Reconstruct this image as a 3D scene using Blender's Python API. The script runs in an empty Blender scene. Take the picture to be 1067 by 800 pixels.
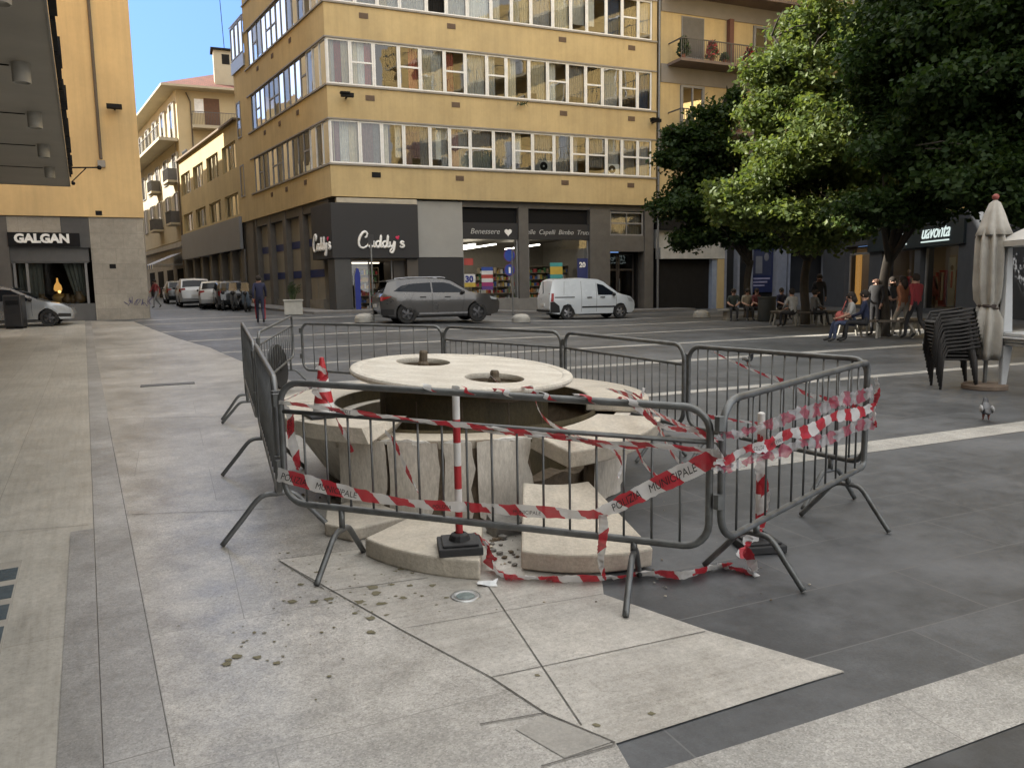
import bpy, bmesh, math, random
import numpy as np
from mathutils import Matrix, Vector
random.seed(7)
rng = np.random.default_rng(11)
R = math.radians
scene = bpy.context.scene
col = scene.collection

# ---------------------------------------------------------------- camera
F = 803.0
EYE = 1.55
ROLL = math.atan(0.0165)
PITCH = math.atan((400 - 299.0) * math.cos(ROLL) / F)
fwd = Vector((0, math.cos(PITCH), -math.sin(PITCH)))
r0 = Vector((1, 0, 0)); u0 = r0.cross(fwd)
CR = r0 * math.cos(ROLL) - u0 * math.sin(ROLL)
CU = r0 * math.sin(ROLL) + u0 * math.cos(ROLL)
cam_d = bpy.data.cameras.new('camera')
cam_d.sensor_width = 36; cam_d.sensor_fit = 'HORIZONTAL'
cam_d.lens = F / 1067 * 36
cam_d.clip_end = 2000; cam_d.clip_start = 0.05
cam = bpy.data.objects.new('camera', cam_d); col.objects.link(cam)
m = Matrix((CR, CU, -fwd)).transposed().to_4x4(); m.translation = (0, 0, EYE)
cam.matrix_world = m
scene.camera = cam

def sm(t):
    t = min(1, max(0, t)); return t * t * (3 - 2 * t)
def gz(x, y):
    "height of the gently sloping square"
    xf = 1 - .78 * sm((x + 6) / 10)
    return (.5 * sm((y - 16) / 20) + .018 * min(30, max(0, y - 36))) * xf
def ray(px, py):
    return fwd * F + CR * (px - 533.5) - CU * (py - 400)
def G(px, py, z=0.):
    "surveyed point at height z"
    d = ray(px, py); t = (z - EYE) / d.z
    return Vector((d.x * t, d.y * t, z))
def GG(px, py):
    "surveyed point on the ground of the square"
    z = 0
    for i in range(12):
        p = G(px, py, z); z = .5 * z + .5 * gz(p.x, p.y)
    p = G(px, py, z); p.z = gz(p.x, p.y); return p
def D(px, py, Y):
    d = ray(px, py); t = Y / d.y
    return Vector((d.x * t, Y, EYE + d.z * t))

# ---------------------------------------------------------------- materials
def rgb(c): return (c[0], c[1], c[2], 1.0)
MATS = {}
def newmat(name):
    mt = bpy.data.materials.new(name); mt.use_nodes = True
    nt = mt.node_tree; nt.nodes.clear()
    out = nt.nodes.new('ShaderNodeOutputMaterial')
    MATS[name] = mt
    return mt, nt, out
def N(nt, typ, **kw):
    n = nt.nodes.new(typ)
    for k, v in kw.items():
        if k in n.inputs: n.inputs[k].default_value = v
        else: setattr(n, k, v)
    return n
def L(nt, a, b): nt.links.new(a, b)
def coords(nt, kind='Object', scale=(1, 1, 1), rot=(0, 0, 0)):
    tc = N(nt, 'ShaderNodeTexCoord'); mp = N(nt, 'ShaderNodeMapping')
    mp.inputs['Scale'].default_value = scale; mp.inputs['Rotation'].default_value = rot
    L(nt, tc.outputs[kind], mp.inputs[0]); return mp.outputs[0]
def ramp(nt, src, stops):
    r = N(nt, 'ShaderNodeValToRGB')
    e = r.color_ramp.elements
    while len(e) < len(stops): e.new(.5)
    for el, (p, c) in zip(e, stops):
        el.position = p; el.color = c if len(c) == 4 else rgb(c)
    L(nt, src, r.inputs[0]); return r.outputs[0]
def mix(nt, fac, a, b, mode='MIX'):
    n = N(nt, 'ShaderNodeMix'); n.data_type = 'RGBA'; n.blend_type = mode
    for s, i in ((fac, 0), (a, 6), (b, 7)):
        if hasattr(s, 'is_linked') or hasattr(s, 'links'): L(nt, s, n.inputs[i])
        else: n.inputs[i].default_value = s if i == 0 else (rgb(s) if len(s) == 3 else s)
    return n.outputs[2]
def noise(nt, vec, scale, detail=4, rough=.6, out=0):
    n = N(nt, 'ShaderNodeTexNoise'); n.inputs['Scale'].default_value = scale
    n.inputs['Detail'].default_value = detail; n.inputs['Roughness'].default_value = rough
    if vec is not None: L(nt, vec, n.inputs['Vector'])
    return n.outputs[out]
def sc(c, k): return tuple(x * k for x in c)
def pm(name, c, rough=.7, var=.18, scale=3., bump=0., bscale=40., metal=0., c2=None, coat=0., stretch=(1, 1, 1), fine=.0, spec=.5, rvar=.1):
    "plain surface with two octaves of wear in its colour and roughness"
    if name in MATS: return MATS[name]
    mt, nt, out = newmat(name)
    b = N(nt, 'ShaderNodeBsdfPrincipled'); L(nt, b.outputs[0], out.inputs[0])
    b.inputs['Metallic'].default_value = metal
    b.inputs['Specular IOR Level'].default_value = spec
    if coat: b.inputs['Coat Weight'].default_value = coat; b.inputs['Coat Roughness'].default_value = .06
    v = coords(nt, 'Object', stretch)
    n1 = noise(nt, v, scale, 5, .62)
    cc = ramp(nt, n1, [(.28, c2 or sc(c, 1 - var)), (.72, sc(c, 1 + var * .6))])
    if fine:
        n2 = noise(nt, v, scale * 14, 3, .7)
        cc = mix(nt, fine, cc, ramp(nt, n2, [(.35, sc(c, .45)), (.65, sc(c, 1.25))]))
    L(nt, cc, b.inputs['Base Color'])
    mr = N(nt, 'ShaderNodeMapRange'); mr.inputs[3].default_value = max(.02, rough - rvar); mr.inputs[4].default_value = min(1, rough + rvar)
    L(nt, n1, mr.inputs[0]); L(nt, mr.outputs[0], b.inputs['Roughness'])
    if bump:
        bp = N(nt, 'ShaderNodeBump'); bp.inputs['Strength'].default_value = bump; bp.inputs['Distance'].default_value = .01
        L(nt, noise(nt, v, bscale, 4, .65), bp.inputs['Height']); L(nt, bp.outputs[0], b.inputs['Normal'])
    return mt
def streaks(mt, amt=.35, ztop=None):
    "vertical rain runs and patched plaster on a rendered wall"
    nt = mt.node_tree; b = next(n for n in nt.nodes if n.bl_idname == 'ShaderNodeBsdfPrincipled')
    src = b.inputs['Base Color'].links[0].from_socket
    v = coords(nt, 'Object', (2.2, 2.2, .10)); n1 = noise(nt, v, 1.6, 6, .7)
    v2 = coords(nt, 'Object', (1, 1, 1)); n2 = noise(nt, v2, .18, 5, .65)
    k = mix(nt, 1.0, ramp(nt, n1, [(.42, (1, 1, 1)), (.72, (1 - amt, 1 - amt, 1 - amt * .95))]), ramp(nt, n2, [(.35, (.88, .88, .9)), (.65, (1.06, 1.05, 1.03))]), 'MULTIPLY')
    L(nt, mix(nt, 1.0, src, k, 'MULTIPLY'), b.inputs['Base Color'])
    return mt
def emat(name, c, s):
    if name in MATS: return MATS[name]
    mt, nt, out = newmat(name)
    e = N(nt, 'ShaderNodeEmission'); e.inputs[0].default_value = rgb(c); e.inputs[1].default_value = s
    L(nt, e.outputs[0], out.inputs[0]); return mt
def glassmat(name, tint=(.8, .85, .85), refl=1.0, dark=.0, rough=.02, wav=.0):
    "thin pane: transparent plus fresnel mirror"
    if name in MATS: return MATS[name]
    mt, nt, out = newmat(name)
    t = N(nt, 'ShaderNodeBsdfTransparent'); t.inputs[0].default_value = rgb(tint)
    g = N(nt, 'ShaderNodeBsdfGlossy'); g.inputs['Roughness'].default_value = rough
    f = N(nt, 'ShaderNodeFresnel'); f.inputs[0].default_value = 1.5
    mx = N(nt, 'ShaderNodeMixShader')
    mm = N(nt, 'ShaderNodeMath'); mm.operation = 'MULTIPLY_ADD'; mm.use_clamp = True
    mm.inputs[1].default_value = refl * 1.6; mm.inputs[2].default_value = .03 + dark
    L(nt, f.outputs[0], mm.inputs[0]); L(nt, mm.outputs[0], mx.inputs[0])
    L(nt, t.outputs[0], mx.inputs[1]); L(nt, g.outputs[0], mx.inputs[2]); L(nt, mx.outputs[0], out.inputs[0])
    if wav:
        bp = N(nt, 'ShaderNodeBump'); bp.inputs['Strength'].default_value = wav; bp.inputs['Distance'].default_value = .05
        L(nt, noise(nt, coords(nt), 1.3, 2, .5), bp.inputs['Height']); L(nt, bp.outputs[0], g.inputs['Normal']); 
    return mt

# ---------------------------------------------------------------- mesh builder
class MB:
    def __init__(s, M=None):
        s.v = []; s.f = []; s.mi = []; s.cur = 0; s.M = M; s.uv = {}
    def add(s, vs, fs, mi=None):
        o = len(s.v)
        M = s.M
        s.v += [tuple(M @ Vector(p)) for p in vs] if M is not None else [tuple(p) for p in vs]
        for f in fs:
            s.f.append([o + i for i in f]); s.mi.append(s.cur if mi is None else mi)
        return o
    def box(s, x0, x1, y0, y1, z0, z1, mi=None):
        x0, x1 = min(x0, x1), max(x0, x1); y0, y1 = min(y0, y1), max(y0, y1); z0, z1 = min(z0, z1), max(z0, z1)
        s.add([(x0, y0, z0), (x1, y0, z0), (x1, y1, z0), (x0, y1, z0), (x0, y0, z1), (x1, y0, z1), (x1, y1, z1), (x0, y1, z1)],
              [(0, 3, 2, 1), (4, 5, 6, 7), (0, 1, 5, 4), (1, 2, 6, 5), (2, 3, 7, 6), (3, 0, 4, 7)], mi)
    def prism(s, poly, z0, z1, mi=None, top=None):
        "poly: xy list (ccw); z0/z1 numbers or per-vertex lists"
        n = len(poly)
        a = z0 if isinstance(z0, (list, tuple)) else [z0] * n
        b = z1 if isinstance(z1, (list, tuple)) else [z1] * n
        vs = [(p[0], p[1], a[i]) for i, p in enumerate(poly)] + [(p[0], p[1], b[i]) for i, p in enumerate(poly)]
        fs = [tuple(range(n - 1, -1, -1)), tuple(range(n, 2 * n))] + [(i, (i + 1) % n, n + (i + 1) % n, n + i) for i in range(n)]
        s.add(vs, fs, mi)
    def quad(s, a, b, c, d, mi=None): s.add([a, b, c, d], [(0, 1, 2, 3)], mi)
    def tube(s, pts, r, seg=8, closed=False, mi=None, caps=True):
        pts = [Vector(p) for p in pts]; n = len(pts)
        rr = r if isinstance(r, (list, tuple)) else [r] * n
        vs = []; up = None
        for i in range(n):
            if closed: t = pts[(i + 1) % n] - pts[i - 1]
            else: t = pts[min(i + 1, n - 1)] - pts[max(i - 1, 0)]
            t.normalize()
            if up is None:
                up = Vector((0, 0, 1)) if abs(t.z) < .9 else Vector((1, 0, 0))
            a = t.cross(up)
            if a.length < 1e-4: a = t.orthogonal()
            a.normalize(); up = a.cross(t).normalized()
            for k in range(seg):
                w = 2 * math.pi * k / seg
                vs.append(pts[i] + (a * math.cos(w) + up * math.sin(w)) * rr[i])
        fs = []
        for i in range(n if closed else n - 1):
            j = (i + 1) % n
            for k in range(seg):
                k2 = (k + 1) % seg
                fs.append((i * seg + k, i * seg + k2, j * seg + k2, j * seg + k))
        if not closed and caps:
            fs.append(tuple(range(seg - 1, -1, -1))); fs.append(tuple(range((n - 1) * seg, n * seg)))
        s.add(vs, fs, mi)
    def lathe(s, prof, seg=32, c=(0, 0, 0), mi=None, a0=0, a1=2 * math.pi):
        full = abs(a1 - a0 - 2 * math.pi) < 1e-6
        n = seg if full else seg + 1
        vs = []
        for (r, z) in prof:
            for k in range(n):
                w = a0 + (a1 - a0) * k / seg
                vs.append((c[0] + r * math.cos(w), c[1] + r * math.sin(w), c[2] + z))
        fs = []
        for i in range(len(prof) - 1):
            for k in range(n if full else n - 1):
                k2 = (k + 1) % n
                fs.append((i * n + k, i * n + k2, (i + 1) * n + k2, (i + 1) * n + k))
        s.add(vs, fs, mi)
    def sphere(s, c, r, seg=12, rings=8, mi=None, sq=(1, 1, 1)):
        vs = [(c[0], c[1], c[2] - r * sq[2])]
        for i in range(1, rings):
            t = -math.pi / 2 + math.pi * i / rings
            for k in range(seg):
                w = 2 * math.pi * k / seg
                vs.append((c[0] + r * sq[0] * math.cos(t) * math.cos(w), c[1] + r * sq[1] * math.cos(t) * math.sin(w), c[2] + r * sq[2] * math.sin(t)))
        vs.append((c[0], c[1], c[2] + r * sq[2]))
        fs = [(0, 1 + (k + 1) % seg, 1 + k) for k in range(seg)]
        for i in range(rings - 2):
            for k in range(seg):
                a = 1 + i * seg; k2 = (k + 1) % seg
                fs.append((a + k, a + k2, a + seg + k2, a + seg + k))
        e = len(vs) - 1; a = 1 + (rings - 2) * seg
        fs += [(a + k, a + (k + 1) % seg, e) for k in range(seg)]
        s.add(vs, fs, mi)
    def build(s, name, mats, parent=None, smooth=False, bevel=0., world=True, bseg=2):
        me = bpy.data.meshes.new(name)
        vs = s.v
        if parent is not None and world:
            Mi = WM[parent.name].inverted(); vs = [tuple(Mi @ Vector(p)) for p in vs]
        me.from_pydata(vs, [], s.f)
        mats = mats if isinstance(mats, (list, tuple)) else [mats]
        for q in mats: me.materials.append(q)
        if len(mats) > 1: me.polygons.foreach_set('material_index', s.mi)
        bm = bmesh.new(); bm.from_mesh(me); bmesh.ops.recalc_face_normals(bm, faces=bm.faces[:]); bm.to_mesh(me); bm.free()
        if smooth:
            me.polygons.foreach_set('use_smooth', [True] * len(me.polygons))
            if smooth is not True: me.set_sharp_from_angle(angle=R(smooth))
        me.update()
        o = bpy.data.objects.new(name, me); col.objects.link(o)
        if parent is not None:
            o.parent = parent; WM[o.name] = WM[parent.name]
        else: WM[o.name] = Matrix.Identity(4)
        if bevel:
            b = o.modifiers.new('bevel', 'BEVEL'); b.width = bevel; b.segments = bseg; b.limit_method = 'ANGLE'; b.angle_limit = R(35); b.harden_normals = False
        return o
WM = {}
def thing(name, label, cat, loc=(0, 0, 0), rz=0., group=None):
    o = bpy.data.objects.new(name, None); col.objects.link(o)
    o.empty_display_size = .2
    o.location = loc; o.rotation_euler = (0, 0, rz)
    WM[o.name] = Matrix.Translation(Vector(loc)) @ Matrix.Rotation(rz, 4, 'Z')
    o['label'] = label; o['category'] = cat
    if group: o['group'] = group
    return o
def tag(o, label, cat, group=None):
    o['label'] = label; o['category'] = cat
    if group: o['group'] = group
    return o
def struct(o): o['kind'] = 'structure'; return o
def dup(root, loc, rz, label, group=None):
    "copy of a thing with its parts and sub-parts"
    r = root.copy(); col.objects.link(r); r.location = loc; r.rotation_euler = (0, 0, rz)
    r['label'] = label
    WM[r.name] = Matrix.Translation(Vector(loc)) @ Matrix.Rotation(rz, 4, 'Z')
    if group: r['group'] = group
    for ch in list(root.children):
        c = ch.copy(); col.objects.link(c); c.parent = r; WM[c.name] = WM[r.name]
        for g in list(ch.children):
            d = g.copy(); col.objects.link(d); d.parent = c; WM[d.name] = WM[r.name]
    return r
def frame(o, d, z0=0., flip=False):
    "local x along the facade, local y out of the wall towards the viewer, z up"
    d = Vector((d[0], d[1], 0)).normalized()
    nrm = Vector((d.y, -d.x, 0))
    if flip: nrm = -nrm
    M = Matrix((d, nrm, Vector((0, 0, 1)))).transposed().to_4x4(); M.translation = Vector((o[0], o[1], z0)); return M
def s_px(o, d, px, py=300):
    "distance along a facade at which the surveyed sight line px meets it"
    r = ray(px, py); k = r.x / r.y
    return (k * o[1] - o[0]) / (d[0] - k * d[1])
def z_px(o, d, s, py, px):
    return D(px, py, o[1] + d[1] * s).z
def text_mesh(body, size, depth=.01, shear=0., bold=0., spacing=1.0):
    cu = bpy.data.curves.new('lettering', 'FONT'); cu.body = body; cu.size = size; cu.extrude = depth / 2; cu.shear = shear; cu.offset = bold
    cu.space_character = spacing; cu.align_x = 'CENTER'; cu.align_y = 'CENTER'; cu.resolution_u = 3
    o = bpy.data.objects.new('lettering', cu); col.objects.link(o)
    bpy.context.view_layer.update()
    me = o.to_mesh()
    vs = [tuple(v.co) for v in me.vertices]; fs = [tuple(p.vertices) for p in me.polygons]
    o.to_mesh_clear(); bpy.data.objects.remove(o); bpy.data.curves.remove(cu)
    return vs, fs
def catmull(P, n=6, closed=False):
    P = [Vector(p) for p in P]; out = []
    m_ = len(P)
    for i in range(m_ if closed else m_ - 1):
        a, b, c, d = (P[(i - 1) % m_], P[i], P[(i + 1) % m_], P[(i + 2) % m_]) if closed else (P[max(i - 1, 0)], P[i], P[i + 1], P[min(i + 2, m_ - 1)])
        for k in range(n):
            t = k / n
            out.append(.5 * ((2 * b) + (c - a) * t + (2 * a - 5 * b + 4 * c - d) * t * t + (3 * b - a - 3 * c + d) * t ** 3))
    if not closed: out.append(P[-1])
    return out
# ---------------------------------------------------------------- sky and sun
FILL_CLOUD = 5.0
SUN_EL = R(33); SUN_AZ = (-.993, .119)
wd = bpy.data.worlds.new('World'); scene.world = wd; wd.use_nodes = True
wn = wd.node_tree; wn.nodes.clear()
wo = wn.nodes.new('ShaderNodeOutputWorld'); wb = wn.nodes.new('ShaderNodeBackground')
sk = wn.nodes.new('ShaderNodeTexSky'); sk.sky_type = 'NISHITA'; sk.sun_disc = False
sk.sun_elevation = SUN_EL; sk.sun_rotation = math.atan2(SUN_AZ[0], SUN_AZ[1])
sk.air_density = .8; sk.dust_density = 0.0; sk.ozone_density = 4.0; sk.altitude = 100
wb.inputs[1].default_value = .15
_tc = wn.nodes.new('ShaderNodeTexCoord'); _va = wn.nodes.new('ShaderNodeVectorMath'); _va.operation = 'MULTIPLY_ADD'
_va.inputs[1].default_value = (1, 1, 1); _va.inputs[2].default_value = (0, 0, .55)      # clear deep air: little of the pale haze band at the horizon
_vn = wn.nodes.new('ShaderNodeVectorMath'); _vn.operation = 'NORMALIZE'
wn.links.new(_tc.outputs['Generated'], _va.inputs[0]); wn.links.new(_va.outputs[0], _vn.inputs[0]); wn.links.new(_vn.outputs[0], sk.inputs[0])
# bright broken cloud added overhead, behind and left, out of view, to fill shade; clear blue low over the side street
def _n(t, **k):
    n = wn.nodes.new(t)
    for a, b in k.items(): setattr(n, a, b)
    return n
_sp = _n('ShaderNodeSeparateXYZ'); wn.links.new(_tc.outputs['Generated'], _sp.inputs[0])
_m1 = _n('ShaderNodeMapRange', interpolation_type='SMOOTHSTEP'); wn.links.new(_sp.outputs[2], _m1.inputs[0]); _m1.inputs[1].default_value = .40; _m1.inputs[2].default_value = .62
_m2 = _n('ShaderNodeMapRange', interpolation_type='SMOOTHSTEP'); wn.links.new(_sp.outputs[1], _m2.inputs[0]); _m2.inputs[1].default_value = -.05; _m2.inputs[2].default_value = -.4
_m4 = _n('ShaderNodeMapRange', interpolation_type='SMOOTHSTEP'); wn.links.new(_sp.outputs[0], _m4.inputs[0]); _m4.inputs[1].default_value = -.50; _m4.inputs[2].default_value = -.68; _m4.inputs[4].default_value = .45
_m5 = _n('ShaderNodeMath', operation='MAXIMUM'); wn.links.new(_m4.outputs[0], _m5.inputs[0]); wn.links.new(_m2.outputs[0], _m5.inputs[1])
_mx = _n('ShaderNodeMath', operation='MAXIMUM'); wn.links.new(_m1.outputs[0], _mx.inputs[0]); wn.links.new(_m5.outputs[0], _mx.inputs[1])
_no = _n('ShaderNodeTexNoise'); _no.inputs['Scale'].default_value = 2.2; _no.inputs['Detail'].default_value = 7; _no.inputs['Roughness'].default_value = .6; wn.links.new(_tc.outputs['Generated'], _no.inputs['Vector'])
_m3 = _n('ShaderNodeMapRange', interpolation_type='SMOOTHSTEP'); wn.links.new(_no.outputs[0], _m3.inputs[0]); _m3.inputs[1].default_value = .30; _m3.inputs[2].default_value = .52
_mu = _n('ShaderNodeMath', operation='MULTIPLY'); wn.links.new(_mx.outputs[0], _mu.inputs[0]); wn.links.new(_m3.outputs[0], _mu.inputs[1])
_mc = _n('ShaderNodeMix', data_type='RGBA'); wn.links.new(_mu.outputs[0], _mc.inputs[0]); wn.links.new(sk.outputs[0], _mc.inputs[6]); _mc.inputs[7].default_value = (FILL_CLOUD * .985, FILL_CLOUD * .975, FILL_CLOUD * .95, 1)
wn.links.new(_mc.outputs[2], wb.inputs[0]); wn.links.new(wb.outputs[0], wo.inputs[0])
sl = bpy.data.lights.new('sun', 'SUN'); sl.energy = 4.6; sl.angle = R(.53); sl.color = (1, .93, .82)
so = bpy.data.objects.new('sun', sl); col.objects.link(so)
sd = Vector((SUN_AZ[0] * math.cos(SUN_EL), SUN_AZ[1] * math.cos(SUN_EL), math.sin(SUN_EL)))
so.rotation_euler = (-sd).to_track_quat('-Z', 'Y').to_euler(); so.location = (-30, 5, 60)
vs_ = scene.view_settings
vs_.view_transform = 'Standard'; vs_.look = 'None'; vs_.gamma = 1; vs_.use_curve_mapping = False
vs_.exposure = 1.78
vs_.use_white_balance = False
scene.cycles.use_denoising = True
scene.cycles.max_bounces = 7; scene.cycles.diffuse_bounces = 4; scene.cycles.glossy_bounces = 3; scene.cycles.transparent_max_bounces = 16
scene.cycles.caustics_reflective = False; scene.cycles.caustics_refractive = False
scene.cycles.sample_clamp_indirect = 4

# ---------------------------------------------------------------- paving
WX = Vector((.915, .404)).normalized(); NX = Vector((-WX.y, WX.x)); WANG = math.atan2(WX.y, WX.x)
UX = Vector((-.481, .877)).normalized(); VX = Vector((UX.y, -UX.x)); UANG = math.atan2(UX.y, UX.x)

def slabs(name, c, ang, bw, bh, jc, jw=.012, var=.2, rough=.55, dust=None, spots=0., off=(0, 0), pits=.3, rvar=.15, bump=.15, tone=.12, patch=None, wall=None, grain=0., grit=0.):
    "stone paving laid in a bond, each slab of its own tone, with wear, pits and dirt"
    mt, nt, out = newmat(name)
    b = N(nt, 'ShaderNodeBsdfPrincipled'); L(nt, b.outputs[0], out.inputs[0])
    tc = N(nt, 'ShaderNodeTexCoord')
    mp = N(nt, 'ShaderNodeMapping'); mp.vector_type = 'TEXTURE'
    mp.inputs['Location'].default_value = (off[0], off[1], 0); mp.inputs['Rotation'].default_value = (0, 0, ang)
    L(nt, tc.outputs['Object'], mp.inputs[0]); v = mp.outputs[0]
    if wall is not None:
        dt = N(nt, 'ShaderNodeVectorMath'); dt.operation = 'DOT_PRODUCT'; dt.inputs[1].default_value = (wall[0], wall[1], 0); L(nt, tc.outputs['Object'], dt.inputs[0])
        s3 = N(nt, 'ShaderNodeSeparateXYZ'); L(nt, tc.outputs['Object'], s3.inputs[0]); cb = N(nt, 'ShaderNodeCombineXYZ')
        L(nt, dt.outputs['Value'], cb.inputs[0]); L(nt, s3.outputs[2], cb.inputs[1]); v = cb.outputs[0]
    br = N(nt, 'ShaderNodeTexBrick'); L(nt, v, br.inputs[0])
    br.inputs['Scale'].default_value = 1; br.inputs['Brick Width'].default_value = bw; br.inputs['Row Height'].default_value = bh
    br.inputs['Mortar Size'].default_value = jw / 2; br.inputs['Mortar Smooth'].default_value = .3; br.offset = .37
    br.inputs['Color1'].default_value = (0, 0, 0, 1); br.inputs['Color2'].default_value = (1, 1, 1, 1); br.inputs['Mortar'].default_value = (.5, .5, .5, 1)
    big = noise(nt, v, .45, 7, .68); mid = noise(nt, v, 5, 6, .7); fin = noise(nt, v, 78, 5, .75)
    tone_c = mix(nt, br.outputs[0], sc(c, 1 - tone), sc(c, 1 + tone))
    cc = mix(nt, .8, tone_c, ramp(nt, mid, [(.3, sc((1, 1, 1), 1 - var)), (.7, sc((1, 1, 1), 1 + var * .5))]), 'MULTIPLY')
    cc = mix(nt, 1.0, cc, ramp(nt, big, [(.3, (.72, .72, .71)), (.7, (1.16, 1.15, 1.14))]), 'MULTIPLY')
    pk = N(nt, 'ShaderNodeMapRange'); pk.inputs[1].default_value = .38; pk.inputs[2].default_value = .6; pk.inputs[3].default_value = pits * .25; pk.inputs[4].default_value = pits; L(nt, noise(nt, v, 1.4, 5, .7), pk.inputs[0])
    gr = noise(nt, v, 34, 6, .8)
    cc = mix(nt, .55, cc, ramp(nt, gr, [(.3, (.6, .59, .57)), (.55, (1.02, 1.02, 1.02)), (.75, (1.2, 1.2, 1.2))]), 'MULTIPLY')
    cc = mix(nt, pk.outputs[0], cc, ramp(nt, fin, [(.36, (.35, .34, .32)), (.46, (1, 1, 1))]), 'MULTIPLY')
    if grain:
        mg = N(nt, 'ShaderNodeMapping'); mg.inputs['Scale'].default_value = (.5, 11, 1); L(nt, v, mg.inputs[0])
        cc = mix(nt, grain, cc, ramp(nt, noise(nt, mg.outputs[0], 2.2, 7, .72), [(.32, (.55, .53, .49)), (.52, (1, 1, 1)), (.7, (1.18, 1.17, 1.15))]), 'MULTIPLY')
    if grit:
        vg = N(nt, 'ShaderNodeTexVoronoi'); vg.inputs['Scale'].default_value = 170; L(nt, v, vg.inputs['Vector'])
        cg = N(nt, 'ShaderNodeSeparateColor'); L(nt, vg.outputs['Color'], cg.inputs[0])
        cc = mix(nt, grit, cc, ramp(nt, cg.outputs[0], [(.0, (.45, .44, .42)), (.3, (.85, .85, .84)), (.7, (1.05, 1.05, 1.04)), (1.0, (1.5, 1.5, 1.5))]), 'MULTIPLY')
        wv = ramp(nt, noise(nt, v, .9, 9, .78), [(.38, (.80, .79, .77)), (.52, (1, 1, 1)), (.66, (1.12, 1.12, 1.12))])
        cc = mix(nt, .8, cc, wv, 'MULTIPLY')
    if patch:
        cc = mix(nt, ramp(nt, noise(nt, v, .35, 6, .75), [(.46, (0, 0, 0)), (.66, (1, 1, 1))]), cc, patch)
        cc = mix(nt, mix(nt, 1.0, ramp(nt, noise(nt, v, 1.7, 8, .8), [(.52, (0, 0, 0)), (.78, (.7, .7, .7))]), (.6, .6, .6), 'MULTIPLY'), cc, tuple(min(.5, q * 1.45) for q in patch))
    if spots:
        vo = N(nt, 'ShaderNodeTexVoronoi'); vo.inputs['Scale'].default_value = 5.5; L(nt, mix(nt, .12, v, noise(nt, v, 9, 3, .6, 1)), vo.inputs['Vector'])
        sp = ramp(nt, vo.outputs['Distance'], [(.1, (1, 1, 1)), (.17, (0, 0, 0))])
        mk = ramp(nt, noise(nt, v, .8, 2, .5), [(.52, (0, 0, 0)), (.6, (1, 1, 1))])
        cc = mix(nt, mix(nt, 1.0, sp, mk, 'MULTIPLY'), cc, (.10, .085, .05))
    jf = br.outputs['Fac']
    cc = mix(nt, jf, cc, jc)
    L(nt, cc, b.inputs['Base Color'])
    mr = N(nt, 'ShaderNodeMapRange'); mr.inputs[3].default_value = rough - rvar; mr.inputs[4].default_value = rough + rvar
    L(nt, mid, mr.inputs[0]); L(nt, mr.outputs[0], b.inputs['Roughness'])
    bp = N(nt, 'ShaderNodeBump'); bp.inputs['Strength'].default_value = bump; bp.inputs['Distance'].default_value = .006
    hh = mix(nt, jf, mix(nt, .5, fin, mid), (0, 0, 0))
    L(nt, hh, bp.inputs['Height']); L(nt, bp.outputs[0], b.inputs['Normal'])
    return mt
M_plaza = slabs('dark_plaza_slabs', (.064, .068, .073), WANG, 1.45, .535, (.10, .10, .10), .009, .42, .5, pits=.55, off=(.3 * WX.x - .02, .86 + .0), tone=.26, grit=.22, patch=(.105, .11, .117))
M_light = slabs('light_stone_slabs', (.41, .394, .364), WANG, 1.6, 1.15, (.19, .18, .16), .005, .34, .34, spots=0, pits=.75, tone=.09, off=(.1, .35), grit=.5)
M_cream = slabs('cream_stone_slabs', (.455, .436, .398), WANG, 9.0, 9.0, (.19, .18, .16), .004, .2, .38, spots=0, pits=.6, tone=.03, off=(.1, .35), grain=.35, grit=.25)
M_trav = slabs('travertine_slabs', (.475, .455, .405), UANG, 1.9, .62, (.2, .18, .15), .005, .22, .33, pits=.4, tone=.1, bump=.1, off=(-1.37, 2.37), grain=.38)
M_band = slabs('grey_stone_band', (.34, .332, .318), UANG, 1.3, 4.0, (.15, .14, .13), .006, .3, .42, pits=.5, tone=.12, grit=.35, off=(-1.37, 2.37))
M_white = slabs('white_stone_stripe', (.36, .352, .33), WANG, .9, 3.0, (.2, .19, .18), .006, .25, .6, pits=.6, tone=.09, grit=.5)
M_joint = pm('dirty_joint', (.12, .112, .10), .95, .5, 12)
M_kerb = pm('kerb_stone', (.24, .235, .22), .75, .25, 2, .2)
M_asph = pm('street_asphalt', (.075, .076, .08), .8, .2, 1.2, .25, 60)

def sheet(name, poly, dz, mat, cell=.5):
    bm = bmesh.new()
    f = bm.faces.new([bm.verts.new((p[0], p[1], 0)) for p in poly])
    bmesh.ops.triangulate(bm, faces=[f])
    xs = [p[0] for p in poly]; ys = [p[1] for p in poly]
    if max(ys) > 15:
        y = 15.5
        while y < max(ys):
            if y > min(ys): bmesh.ops.bisect_plane(bm, geom=bm.verts[:] + bm.edges[:] + bm.faces[:], plane_co=(0, y, 0), plane_no=(0, 1, 0))
            y += cell * 2 if y > 24 else cell * 2
        x = -6.0
        while x < min(max(xs), 5):
            if x > min(xs): bmesh.ops.bisect_plane(bm, geom=bm.verts[:] + bm.edges[:] + bm.faces[:], plane_co=(x, 0, 0), plane_no=(1, 0, 0))
            x += cell * 2
    for v in bm.verts: v.co.z = gz(v.co.x, v.co.y) + dz
    bmesh.ops.recalc_face_normals(bm, faces=bm.faces[:])
    up = sum(f.normal.z for f in bm.faces)
    if up < 0: bmesh.ops.reverse_faces(bm, faces=bm.faces[:])
    me = bpy.data.meshes.new(name); bm.to_mesh(me); bm.free(); me.materials.append(mat)
    o = bpy.data.objects.new(name, me); col.objects.link(o); WM[o.name] = Matrix.Identity(4)
    return struct(o)
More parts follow.
